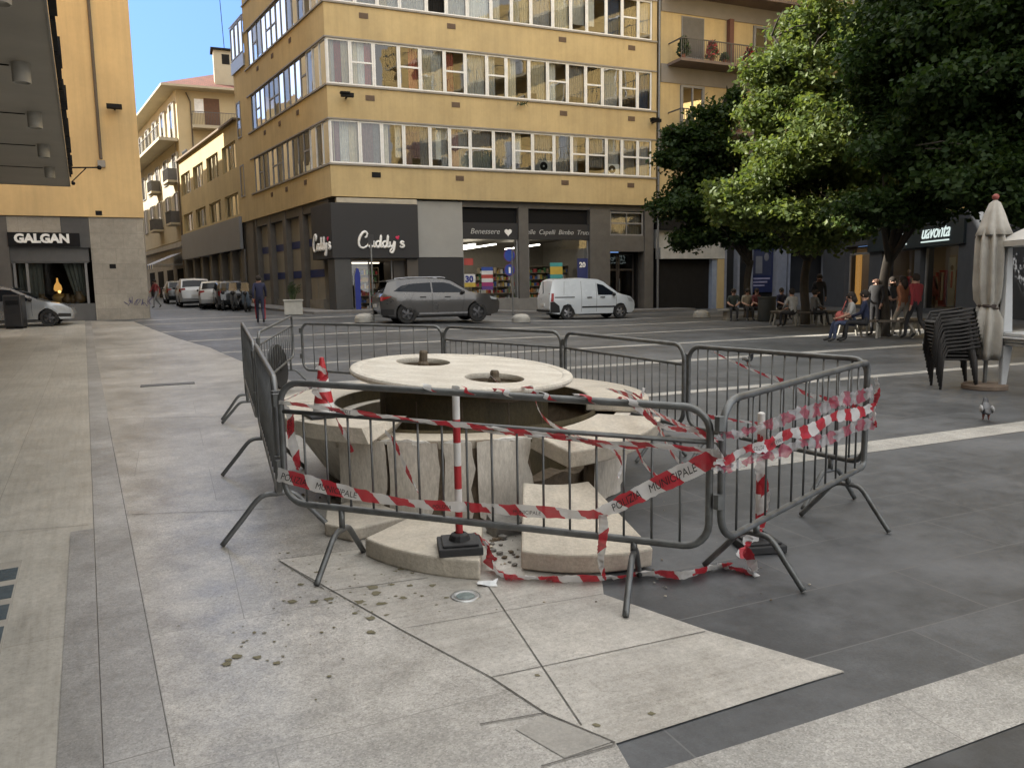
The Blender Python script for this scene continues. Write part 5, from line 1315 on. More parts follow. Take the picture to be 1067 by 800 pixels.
slab('fallen_slab', 'curved pale slab fallen on the paving under the striped post', arc3(aL, aFR, .07) + arc3(aBR, aBL, -.03), SZ - .004)
bFL, bFR = G(543, 574, .125), G(681, 571, .125)
bBR, bBL = D(613, 500.5, 4.86), D(545, 502, 4.8)
slab('fallen_slab', 'pale curved slab leaning face up from the ground against the broken wall', arc3(bFL, bFR, .09) + arc3(bBR, bBL, -.07), .115)
cz_ = .0
cA, cB, cC, cD = D(554, 451, 4.98), D(622, 430.5, 5.5), D(689, 434, 5.5), D(594, 471, 4.78)
slab('displaced_slab', 'displaced coping slab resting askew on the right rim of the fountain', arc3(cD, cC, .15) + arc3(cB, cA, -.06), .115)
chA, chB, chC, chD, chE = G(336, 527, .09), G(362, 521, .1), G(432, 533, .1), G(380, 556, .09), G(344, 549, .09)
slab('broken_chunk', 'broken end of a pale slab on the ground between the barrier foot and the wall', [G(338, 545, .085), G(372, 556.5, .085) if 0 else G(366, 551, .09), G(430, 536, .1), G(400, 526, .1), G(362, 522, .1), G(340, 530, .085)], .085)
# small rubble
def rock(c, s, seed):
    rr = random.Random(seed); bm = bmesh.new(); bmesh.ops.create_icosphere(bm, subdivisions=1, radius=1)
    vs = [(c[0] + v.co.x * s[0] * rr.uniform(.7, 1.15), c[1] + v.co.y * s[1] * rr.uniform(.7, 1.15), max(c[2] + .001, c[2] + s[2] * .8 + v.co.z * s[2] * rr.uniform(.7, 1.1))) for v in bm.verts]
    bm.verts.index_update(); fs = [tuple(v.index for v in f.verts) for f in bm.faces]; bm.free(); return vs, fs
def block(name, label, px, py, dims, rz, tilt, mat):
    p = G(px, py); mb = MB(Matrix.Translation((p.x, p.y, dims[2] / 2 + .002)) @ Matrix.Rotation(rz, 4, 'Z') @ Matrix.Rotation(tilt, 4, 'X'))
    x, y, z = (q / 2 for q in dims); j = lambda: random.uniform(.86, 1.05)
    vs = [(a * x * j(), b * y * j(), c * z * j()) for c in (-1, 1) for (a, b) in ((-1, -1), (1, -1), (1, 1), (-1, 1))]
    mb.add(vs, [(0, 3, 2, 1), (4, 5, 6, 7), (0, 1, 5, 4), (1, 2, 6, 5), (2, 3, 7, 6), (3, 0, 4, 7)])
    return tag(mb.build(name, mat, bevel=.006), label, 'stone')
block('stone_block', 'small upright stone block left under the coping of the fountain', 357, 508, (.13, .12, .19), .3, .05, M_trav2)
block('stone_block', 'broken dark stone piece under the coping between the wall and the upright block', 379, 514, (.17, .15, .15), .8, -.2, M_wallp)
block('stone_block', 'grey broken stone wedge between the two fallen slabs', 526, 556, (.2, .16, .11), .5, .3, pm('grey_broken', (.22, .21, .19), .9, .4, 12, .5))
block('stone_block', 'flat stone flake lying in the gap of the broken wall', 622, 512, (.22, .14, .05), .2, .2, M_core)
mb = MB()
for i in range(150):
    k = random.random()
    if k < .4: px, py = random.gauss(525, 12), random.gauss(566, 14)
    elif k < .7: px, py = random.gauss(365, 26), random.gauss(516, 8)
    elif k < .85: px, py = random.gauss(610, 60), random.gauss(520, 14)
    else: px, py = random.gauss(640, 90), random.gauss(600, 16)
    p = G(px, py); s = min(.035, abs(random.gauss(.0, .013)) + .003)
    if k > .7: s = min(s, .008)
    v, f = rock((p.x, p.y, .004), (s, s * random.uniform(.6, 1), s * .6), i); mb.add(v, f, random.randrange(3))
o = mb.build('rubble', [M_trav2, M_core, pm('rubble_grey', (.2, .19, .17), .9, .4, 20)]); o['kind'] = 'stuff'

# ---------------------------------------------------------------- crowd barriers
M_bar = pm('barrier_steel', (.15, .157, .157), .48, .28, 9, .06, 120, metal=.55, c2=(.085, .085, .08))
M_barl = pm('barrier_bright_steel', (.17, .175, .175), .45, .25, 9, .06, 120, metal=.6)
M_rust = pm('rusty_foot', (.10, .065, .045), .8, .5, 18, .3)
def rrect(x0, x1, z0a, z0b, z1a, z1b, r, n=6, r2=None):
    "rounded loop in the barrier plane; a = left end heights, b = right end heights"
    def zb(x): return z0a + (z0b - z0a) * (x - x0) / (x1 - x0)
    def zt(x): return z1a + (z1b - z1a) * (x - x0) / (x1 - x0)
    P = []
    for (cx_, sx_, top) in ((x0, 1, 0), (x1, -1, 0), (x1, -1, 1), (x0, 1, 1)):
        q = []
        rr_ = r2 if (r2 and cx_ == x1) else r
        for i in range(n + 1):
            w = math.pi / 2 * i / n
            ax = cx_ + sx_ * rr_ * (1 - math.sin(w)); dz = rr_ * (1 - math.cos(w))
            q.append((ax, 0, (zt(ax) - dz) if top else (zb(ax) + dz)))
        if (cx_ == x0) == (top == 0): q = q[::-1]
        P += q
    return P
def barrier(label, A, B, midrail=True, feet=((.12, .22), (.88, .22)), mat=None, nbars=None, foot_h=.36, r=.13, tube=.019, footmat=None, gap_=0.0, footspread=(.27, .27), r2=None):
    A, B = Vector(A), Vector(B); mat = mat or M_bar
    d = Vector((B.x - A.x, B.y - A.y, 0)); Ln = d.length; rz = math.atan2(d.y, d.x)
    base = Vector((A.x, A.y, gz(A.x, A.y))); gb = gz(B.x, B.y) - base.z
    t = thing('crowd_barrier', label, 'barrier', base, rz, 'steel crowd barriers round the fountain')
    za, zb = A.z - base.z, B.z - base.z
    ba, bb = za - .69, zb - .69
    M_ = Matrix.Translation(base) @ Matrix.Rotation(rz, 4, 'Z')
    mb = MB(M_); mb.tube(rrect(0, Ln, ba, bb, za, zb, r, 6, r2), tube, 10, closed=True); mb.build('frame', mat, t, smooth=True)
    zl = lambda x, f: (ba + (bb - ba) * x / Ln) + f * .69
    f1 = 1.0
    if midrail:
        f1 = .76
        mb = MB(M_); mb.tube([(.01, 0, zl(0, f1)), (Ln - .01, 0, zl(Ln, f1))], .013, 8); mb.build('mid_rail', mat, t, smooth=True)
    n_ = nbars or int(Ln / .125)
    mb = MB(M_)
    for k in range(1, n_):
        x = Ln * k / n_
        e = max(0, r - min(x, Ln - x)); cut = r - math.sqrt(max(0, r * r - e * e))
        mb.tube([(x, 0, zl(x, 0) + cut), (x, 0, zl(x, f1) - (cut if not midrail else 0))], .0066, 6)
    mb.build('bars', mat, t, smooth=True)
    for (f, hgt) in feet:
        x = Ln * f; zb0 = zl(x, 0); g = gb * f
        a, b = footspread; top = g + min(hgt, zb0 - .06 - g)
        mb = MB(M_)
        mb.tube([(x, 0, zb0 - .005), (x, 0, top + .005)], .0175, 8)
        P = catmull([(x, -a, g + .012), (x, -a * .62, g + (top - g) * .55), (x, -a * .3, top - .012), (x, 0, top), (x, b * .3, top - .012), (x, b * .62, g + (top - g) * .55), (x, b, g + .012)], 4)
        mb.tube(P, .0165, 8)
        mb.build('leg', footmat or mat, t, smooth=True)
    for z in (.25, .8): mb = MB(M_); mb.tube([(-.028, 0, zl(0, z)), (-.028, 0, zl(0, z) + .07)], .026, 6); mb.build('hook', mat, t)
    return t
BE = (Vector((-1.30, 4.28, 1.045)), Vector((.945, 3.63, .962)))
BF = (Vector((1.0, 3.62, .995)), Vector((2.31, 4.97, 1.03)))
barrier('long front barrier with a mid rail facing the viewer and lettered tape along its foot', *BE, True, ((.15, .22), (.845, .22)), nbars=17, footspread=(.3, .24), r=.12)
barrier('right hand barrier of full height bars wrapped in bands of red and white tape', *BF, False, ((.2, .27), (.86, .27)), nbars=12, footspread=(.26, .3), r=.14, mat=M_bar, r2=.05)
barrier('full height barred barrier behind the taped right hand one', Vector((1.50, 6.5, 1.03)), Vector((2.33, 5.02, 1.04)), False, ((.15, .25), (.85, .25)), nbars=15, r=.13, r2=.1)
barrier('back barrier with a mid rail behind the right coping of the fountain', Vector((.58, 8.3, 1.055)), Vector((1.45, 6.45, 1.045)), True, ((.15, .22), (.85, .22)), nbars=18)
barrier('back barrier with a mid rail directly behind the stone disc', Vector((-.86, 9.95, 1.055)), Vector((.54, 8.36, 1.055)), True, ((.15, .22), (.85, .22)), nbars=18)
barrier('wide back barrier of sparse full height bars left behind the disc', Vector((-3.12, 11.5, 1.06)), Vector((-.9, 10.02, 1.055)), False, ((.12, .22), (.88, .22)), nbars=11)
barrier('left barrier ending at the long front one, seen almost edge on', Vector((-1.36, 4.38, 1.055)), Vector((-2.27, 6.83, 1.08)), False, ((.12, .3), (.86, .3)), nbars=15, mat=M_barl, footspread=(.34, .34))
barrier('farther left barrier seen almost edge on, its two feet out on the pale paving', Vector((-2.33, 6.95, 1.09)), Vector((-3.28, 9.42, 1.17)), False, ((.86, .25), (.96, .3)), nbars=15, mat=M_barl, footspread=(.3, .3))
barrier('bent barrier with a mid rail at the far left corner of the enclosure', Vector((-3.38, 10.3, 1.0)), Vector((-3.77, 13.3, 1.12)), True, ((.88, .22),), nbars=15)
# black base plate tipped on edge against it
M_rub = pm('black_rubber', (.018, .018, .019), .65, .3, 12, .2)
pb = D(290, 378, 12.2)
mb = MB(Matrix.Translation((pb.x, pb.y, .36)) @ Matrix.Rotation(R(86), 4, 'Z') @ Matrix.Rotation(R(84), 4, 'X') @ Matrix.Scale(1.2, 4))
mb.lathe([(.0001, .05), (.06, .05), (.07, .03), (.29, .02), (.3, -.02), (.0001, -.03)], 28)
tag(mb.build('post_base', M_rub, smooth=40), 'black round rubber base tipped on edge behind the left barrier', 'post base')

# ---------------------------------------------------------------- striped posts and the cone
M_redp = pm('red_plastic', (.42, .025, .03), .5, .2, 8); M_whp = pm('white_plastic', (.66, .65, .62), .5, .15, 8)
def post(label, p, h, n=6):
    t = thing('striped_post', label, 'post', p)
    mb = MB(Matrix.Translation(p) @ Matrix.Rotation(.15, 4, 'Z'))
    q = [(-.12, -.12), (.12, -.12), (.12, .12), (-.12, .12)]
    mb.prism(q, 0, .045); mb.prism([(a * .82, b * .82) for a, b in q], .045, .06); mb.lathe([(.06, .06), (.05, .09), (.03, .1)], 12); mb.build('base', M_rub, t, bevel=.006)
    mb = MB(Matrix.Translation(p)); k = (h - .09) / n
    for i in range(n):
        mb.lathe([(.0205, .09 + k * i), (.0205, .09 + k * (i + 1))], 14, mi=i % 2)
    mb.lathe([(.0205, h), (.012, h + .008), (.0001, h + .01)], 14, mi=(n - 1) % 2)
    mb.build('pole', [M_redp, M_whp], t, smooth=40)
    return t
post('red and white post on a black base standing on the fallen slab', Vector((*G(479, 572, .115).xy, .113)), .86)
p2_ = G(790, 571); post('red and white post on the dark paving behind the taped right barrier', Vector((p2_.x, p2_.y, .004)), .80)
cp = G(338, 433, .66); t = thing('traffic_cone', 'red and white traffic cone on the left coping of the fountain', 'traffic cone', (cp.x, cp.y, .657))
mb = MB(Matrix.Translation((cp.x, cp.y, .657)) @ Matrix.Rotation(.5, 4, 'Z'))
mb.prism([(-.125, -.125), (.125, -.125), (.125, .125), (-.125, .125)], 0, .022); mb.build('base', M_rub, t, bevel=.005)
mb = MB(Matrix.Translation((cp.x, cp.y, .657)))
zs = [.022, .1, .18, .27, .34, .42]; rr = lambda z: .085 - .07 * (z / .42)
for i in range(5): mb.lathe([(rr(zs[i]), zs[i]), (rr(zs[i + 1]), zs[i + 1])], 20, mi=(1, 0, 1, 0, 0)[i])
mb.lathe([(rr(.42), .42), (.0001, .424)], 20, mi=0)
mb.build('cone', [M_redp, M_whp], t, smooth=40)

# ---------------------------------------------------------------- barrier tape
def tapemat(name, white, red, alpha=0.):
    mt, nt, out = newmat(name)
    uv_ = N(nt, 'ShaderNodeUVMap'); uv_.uv_map = 'UVMap'
    sp = N(nt, 'ShaderNodeSeparateXYZ'); L(nt, uv_.outputs[0], sp.inputs[0])
    a = N(nt, 'ShaderNodeMath'); a.operation = 'MULTIPLY_ADD'; a.inputs[1].default_value = .55; L(nt, sp.outputs[1], a.inputs[0]); L(nt, sp.outputs[0], a.inputs[2])
    m_ = N(nt, 'ShaderNodeMath'); m_.operation = 'FRACT'
    d = N(nt, 'ShaderNodeMath'); d.operation = 'DIVIDE'; d.inputs[1].default_value = .21; L(nt, a.outputs[0], d.inputs[0]); L(nt, d.outputs[0], m_.inputs[0])
    g = N(nt, 'ShaderNodeMath'); g.operation = 'GREATER_THAN'; g.inputs[1].default_value = .52; L(nt, m_.outputs[0], g.inputs[0])
    cc = mix(nt, g.outputs[0], white, red)
    b = N(nt, 'ShaderNodeBsdfPrincipled'); L(nt, cc, b.inputs['Base Color']); b.inputs['Roughness'].default_value = .32
    tr = N(nt, 'ShaderNodeBsdfTranslucent'); L(nt, cc, tr.inputs[0])
    mx = N(nt, 'ShaderNodeMixShader'); mx.inputs[0].default_value = .25; L(nt, b.outputs[0], mx.inputs[1]); L(nt, tr.outputs[0], mx.inputs[2])
    tp = N(nt, 'ShaderNodeBsdfTransparent'); m2 = N(nt, 'ShaderNodeMixShader')
    if alpha:
        al = N(nt, 'ShaderNodeMath'); al.operation = 'MULTIPLY_ADD'; al.inputs[1].default_value = -alpha * .45; al.inputs[2].default_value = alpha; L(nt, g.outputs[0], al.inputs[0]); L(nt, al.outputs[0], m2.inputs[0])
    else: m2.inputs[0].default_value = .06
    bp = N(nt, 'ShaderNodeBump'); bp.inputs['Strength'].default_value = .5; bp.inputs['Distance'].default_value = .01
    L(nt, noise(nt, coords(nt), 22, 2, .5), bp.inputs['Height']); L(nt, bp.outputs[0], b.inputs['Normal'])
    L(nt, mx.outputs[0], m2.inputs[1]); L(nt, tp.outputs[0], m2.inputs[2]); L(nt, m2.outputs[0], out.inputs[0]); return mt
M_tape = tapemat('tape_red_white', (.66, .65, .64), (.48, .03, .045)); M_tape_t = tapemat('tape_thin_film', (.60, .58, .59), (.40, .08, .12), .6)
M_ink = pm('black_ink', (.01, .01, .01), .4)
TAPES = []
def tape(label, P, width=.075, tw=None, mat=None, crump=.006, texts=(), u0=0., per=9, wdir=None, name='barrier_tape'):
    "ribbon along P; tw = turn (deg) about its run at each control point, 0 = upright"
    k = per; C_ = catmull(P, k); n_ = len(C_)
    tw = tw or [0] * len(P); rr = random.Random(len(TAPES) + 3)
    tws = []
    for i in range(n_):
        f = i / k; j = min(int(f), len(tw) - 1); j2 = min(j + 1, len(tw) - 1); tws.append(tw[j] + (tw[j2] - tw[j]) * (f - j))
    ws = width if isinstance(width, (list, tuple)) else [width] * len(P)
    wl = []
    for i in range(n_):
        f = i / k; j = min(int(f), len(ws) - 1); j2 = min(j + 1, len(ws) - 1); wl.append(ws[j] + (ws[j2] - ws[j]) * (f - j))
    us = [u0]; Wd = []; Nm = []
    for i in range(n_):
        if i: us.append(us[-1] + (C_[i] - C_[i - 1]).length)
        tg = (C_[min(i + 1, n_ - 1)] - C_[max(i - 1, 0)]).normalized()
        up = Vector((0, 0, 1)) if abs(tg.z) < .93 else Vector((1, -.3, 0))
        w = (up - tg * up.dot(tg)).normalized() if wdir is None else Vector(wdir); w = Matrix.Rotation(R(tws[i]), 3, tg) @ w; Wd.append(w); Nm.append(tg.cross(w))
    vs, uvs = [], []
    NV = 4
    for i in range(n_):
        c1, c2_ = rr.uniform(-1, 1) * crump, rr.uniform(-1, 1) * crump; e1, e2 = rr.uniform(-.7, 1) * crump, rr.uniform(-1, .7) * crump
        for j in range(NV + 1):
            v = j / NV - .5
            vs.append(C_[i] + Wd[i] * (v * wl[i] + (e1 if j == 0 else e2 if j == NV else 0) * .6) + Nm[i] * ((c1 if j in (1, 2) else c2_ if j == 3 else 0))); uvs.append((us[i], (v + .5) * .085))
    fs = [(i * (NV + 1) + j, (i + 1) * (NV + 1) + j, (i + 1) * (NV + 1) + j + 1, i * (NV + 1) + j + 1) for i in range(n_ - 1) for j in range(NV)]
    me = bpy.data.meshes.new(name); me.from_pydata([tuple(v) for v in vs], [], fs); me.materials.append(mat or M_tape)
    ul = me.uv_layers.new(name='UVMap')
    for lp_ in me.loops: ul.data[lp_.index].uv = uvs[lp_.vertex_index]
    me.polygons.foreach_set('use_smooth', [True] * len(me.polygons)); me.update()
    o = bpy.data.objects.new(name, me); col.objects.link(o); WM[o.name] = Matrix.Identity(4)
    tag(o, label, 'barrier tape')
    for (txt, us_, size) in texts:
        tv, tf = text_mesh(txt, size, .0, .28, .0); tv = [(x * .78, y, z) for x, y, z in tv]
        x0 = min(v[0] for v in tv); mb = MB()
        out_ = []
        for (x, y, z) in tv:
            u = us_ + (x - x0); i = max(0, min(n_ - 2, int(np.searchsorted(us, u + u0) - 1))); f = (u + u0 - us[i]) / max(1e-6, us[i + 1] - us[i])
            c = C_[i].lerp(C_[i + 1], f); w = Wd[i].lerp(Wd[i + 1], f); nn = Nm[i].lerp(Nm[i + 1], f)
            if nn.dot(Vector((0, 0, 1.3)) - c) < 0: nn = -nn
            out_.append(c + w * y + nn * (crump + .0025))
        mb.add(out_, tf); mb.build('lettering', M_ink, o)
    TAPES.append(o); return o
eD = (BE[1] - BE[0]); eD.z = 0; eD.normalize(); eN = Vector((eD.y, -eD.x, 0))
def onE(px, py, off=.03):
    "point on the front barrier's plane, off towards the viewer"
    r_ = ray(px, py); o = Vector((0, 0, EYE)); q = BE[0] + eN * off
    tt = (q - o).dot(eN) / r_.dot(eN); return o + r_ * tt
fD = (BF[1] - BF[0]); fD.z = 0; fD.normalize(); fN = Vector((fD.y, -fD.x, 0))
def onF(px, py, off=.03):
    r_ = ray(px, py); o = Vector((0, 0, EYE)); q = BF[0] + fN * off
    tt = (q - o).dot(fN) / r_.dot(fN); return o + r_ * tt
tape('lettered tape sagging along the foot of the long front barrier and up to the right', [onE(289, 494), onE(330, 505), onE(372, 515), onE(420, 523), onE(465, 527), onE(500, 529, -.02), onE(560, 533), onE(610, 536), onE(628, 533), onE(665, 515), onE(705, 496), onE(742, 478), onE(752, 473, .06)],
     [.08, .09, .09, .075, .07, .08, .085, .075, .07, .085, .09, .085, .07], [0, 8, 20, 40, 20, 35, 25, 40, 25, 0, 0, 5, 10], crump=.009, texts=[('POLIZIA', .03, .058), ('MUNICIPALE', .25, .058), ('POLIZIA', 1.93, .058), ('MUNICIPALE', 2.14, .058), ('POLIZIA', .95, .036), ('MUNICIPALE', 1.4, .036)])
tape('twisted tape running along the mid rail of the long front barrier', [onE(290, 419), onE(330, 424), onE(370, 430), onE(420, 436), onE(470, 442), onE(520, 447), onE(570, 453), onE(620, 460, .02), onE(680, 464), onE(741, 470)], [.025, .04, .03, .042, .03, .04, .028, .04, .03, .03], [20, 55, 5, 65, 10, 60, -10, 55, 20, 30], crump=.009, texts=[('MUNICIPALE', .32, .03), ('POLIZIA', .75, .03)])
tape('second thin strand sagging from the mid rail of the long front barrier', [onE(470, 440, -.015), onE(510, 450, .02), onE(550, 452, -.015), onE(600, 458, .02), onE(640, 466, .015), onE(690, 465, -.015), onE(738, 472, .01)], [.02, .03, .022, .032, .024, .03, .02], [30, 60, 0, 55, 10, 60, 20], crump=.008)
tape('narrow strand looping from the top rail down behind the front barrier', [onE(655, 419, -.02), D(668, 428, 4.0), D(684, 441, 4.0), D(702, 447, 3.9), D(722, 447, 3.75), onE(740, 455, -.02)], [.025, .035, .03, .04, .03, .03], [20, 60, 10, 50, 0, 30], crump=.008)
tape('torn strand lying over the front edge of the displaced slab', [D(586, 446, 5.05), D(604, 456, 4.75), D(624, 462, 4.55), D(640, 470, 4.4), D(648, 484, 4.3), D(644, 498, 4.25)], [.02, .035, .03, .035, .03, .015], [60, 40, 65, 20, 0, 20], crump=.008)
A_ = onE(440, 404, 0); B_ = onE(672, 420, 0); dA = (B_ - A_).normalized(); sA = dA.cross(Vector((0, 0, 1))).normalized(); uA = sA.cross(dA)
hp = []
for i in range(61):
    w = 2 * math.pi * 5.5 * i / 60; f = i / 60 + .012 * math.sin(i * 1.7); hp.append(A_.lerp(B_, f) + (uA * math.cos(w) + sA * math.sin(w)) * .0235)
tape('tape wound in a spiral round the top tube of the long front barrier', hp, [.03 + .018 * math.sin(i * .9) for i in range(61)], per=3, wdir=dA, crump=.0015)
tape('tape drooping out of the right hole of the disc over the displaced slab', [D(511, 391, 5.95), D(524, 402, 5.8), D(545, 404, 5.55), D(556, 404, 5.42), D(557, 413, 5.36), D(563, 430, 5.2), D(575, 442, 5.05), D(592, 448, 4.98), D(620, 452, 4.9), D(648, 455, 4.75), D(662, 466, 4.6), D(672, 484, 4.5), D(688, 498, 4.3), D(706, 499, 4.0)], [.02, .03, .03, .035, .035, .035, .05, .035, .03, .03, .045, .04, .04, .03], [70, 30, 60, 30, 0, 20, 30, 60, 70, 60, 20, 20, 30, 40], crump=.004)
tape('short tape end hanging inside the left post of the front barrier', [onE(294, 422, -.02), onE(302, 432, -.03), onE(303, 450, -.03), onE(306, 466, -.03), onE(310, 484, -.03), onE(309, 489, -.03)], [.03, .05, .055, .06, .05, .02], [20, 0, 10, -10, 20, 10], texts=[('POLIZIA', .09, .035)])
tape('narrow tape hanging from the coping down the cracked wall', [D(401, 449, 4.95), D(409, 458, 4.9), D(416, 471, 4.88), D(424, 490, 4.85), D(433, 508, 4.8), D(438, 518, 4.7)], [.03, .035, .035, .04, .035, .03], [10, 0, 20, 10, 30, 10])
tape('tape from the coping behind the displaced slab to the right post', [D(632, 405, 5.9), D(655, 412, 5.5), D(680, 428, 5.0), D(705, 441, 4.5), D(730, 452, 4.0), D(748, 459, 3.7)], [.03, .05, .05, .045, .04, .04], [60, 20, 40, 30, 20, 40], texts=[('MUNICIPALE', .5, .03)])
tape('tape hanging between the displaced slab and the lettered tape', [D(666, 410, 5.2), D(678, 432, 4.7), D(690, 452, 4.3), D(700, 472, 4.0), D(716, 486, 3.85), D(735, 478, 3.75)], [.03, .04, .035, .05, .05, .04], [30, 10, 0, 20, 40, 20])
tape('loose tape end on the right coping before the back barrier', [D(650, 406, 6.0), D(662, 411, 5.95), D(668, 414, 5.9), D(671, 404, 5.9)], [.03, .03, .03, .02], [50, 30, 20, 10])
tape('tape end dangling below the bottom tube of the front barrier', [onE(628, 536), onE(629, 552), onE(627, 570), onE(626, 585), onE(628, 596), onE(631, 604)], [.05, .05, .045, .04, .025, .01], [20, 0, 10, 30, 0, 10])
tape('tape trailing across the paving in front of the leaning slab', [D(482, 562, 4.2), G(495, 561, .13), G(506, 566, .11), G(509, 577, .10), G(514, 589, .045), G(527, 600, .03), G(560, 602, .026), G(600, 603, .032), G(640, 601, .024), G(680, 597, .028), G(712, 599, .034), G(738, 592, .03), G(760, 588, .03)], [.05, .085, .09, .085, .09, .085, .08, .075, .08, .075, .085, .08, .07], [0, 30, 40, -10, 20, 45, 60, 35, 62, 50, 35, 45, 60], crump=.014)
tape('tape looped on the paving by the second striped post', [G(748, 588, .02), G(763, 592, .01), G(784, 598, .012), G(786, 590, .05), G(777, 572, .12), G(783, 556, .2)], [.07, .08, .085, .08, .08, .06], [50, 55, 30, 0, 10, 0], crump=.015)
q2 = Vector((p2_.x, p2_.y, 0))
tape('tape wrapped down the second striped post', [q2 + Vector((.0, -.03, .72)), q2 + Vector((.02, -.03, .6)), q2 + Vector((-.01, -.035, .48)), q2 + Vector((.02, -.03, .35)), q2 + Vector((.0, -.05, .2)), q2 + Vector((-.06, -.08, .06)), q2 + Vector((-.16, -.16, .015))], [.05, .055, .06, .055, .05, .05, .05], [0, 25, -10, 20, 0, 20, 60], crump=.012)
tape('upper filmy band of tape across the right hand barrier', [onF(746, 455), onF(768, 452, .01), onF(790, 445, .03), onF(812, 439, .015), onF(832, 430, .035), onF(852, 427, .015), onF(875, 417, .03), onF(893, 414, .03), onF(908, 408, .045)], [.035, .05, .04, .07, .06, .09, .075, .1, .08], [25, -5, 30, 5, -15, 20, -8, 15, 0], M_tape_t, .02)
tape('middle striped band of tape across the right hand barrier', [onF(744, 482, .045), onF(760, 478, .05), onF(780, 467, .04), onF(800, 464, .055), onF(822, 452, .045), onF(845, 448, .055), onF(870, 434, .05), onF(892, 431, .05), onF(911, 424, .06)], [.03, .055, .05, .07, .065, .08, .07, .08, .06], [40, 10, 25, -5, 15, -10, 12, -5, 10], None, .013, texts=[('POLIZIA', .36, .036), ('MUNICIPALE', .52, .036)])
tape('lower filmy band of tape across the right hand barrier', [onF(744, 488, .03), onF(765, 486, .02), onF(790, 477, .03), onF(815, 471, .02), onF(838, 460, .04), onF(862, 458, .025), onF(888, 446, .04), onF(911, 440, .04)], [.03, .05, .045, .07, .06, .085, .075, .09], [20, -5, 20, -10, 15, -5, 12, 0], M_tape_t, .02)
tape('tape wrapped round the joined posts at the right end', [BF[1] + Vector((.04, -.03, -.1)), BF[1] + Vector((.05, -.04, -.2)), BF[1] + Vector((.03, -.045, -.3)), BF[1] + Vector((.05, -.03, -.42))], [.05, .06, .05, .05], [80, 60, 85, 60], M_tape, .012)
tape('slack tape from the left end of the rear right barrier to its far corner', [D(737, 364, 6.3), D(765, 377, 6.1), D(790, 388, 5.9), D(815, 397, 5.7), D(840, 410, 5.5), D(880, 420, 5.2), D(905, 423, 5.0)], [.02, .03, .04, .04, .05, .05, .05], [70, 30, 50, 10, 40, 20, 20], M_tape)
tape('tape tied low between the two right barriers', [D(722, 430, 5.6), D(745, 435, 5.5), D(775, 439, 5.3), D(800, 443, 5.1)], [.03, .04, .04, .03], [40, 30, 60, 20], M_tape)
tape('thin tape stretched from the left post to the traffic cone', [onE(292, 419, -.02), D(312, 410, 5.0), D(330, 400, 5.38), D(337, 397, 5.42)], [.02, .02, .022, .025], [60, 40, 60, 30], M_tape_t)
tape('tape wound round the traffic cone and trailing down the coping', [cp + Vector((-.02, -.08, .36)), cp + Vector((.05, -.08, .3)), cp + Vector((-.04, -.1, .2)), cp + Vector((.06, -.12, .12)), D(352, 440, 5.0), D(362, 457, 4.95), D(367, 471, 4.93)], [.03, .04, .04, .045, .045, .04, .03], [0, 30, 10, 30, 10, 30, 0])
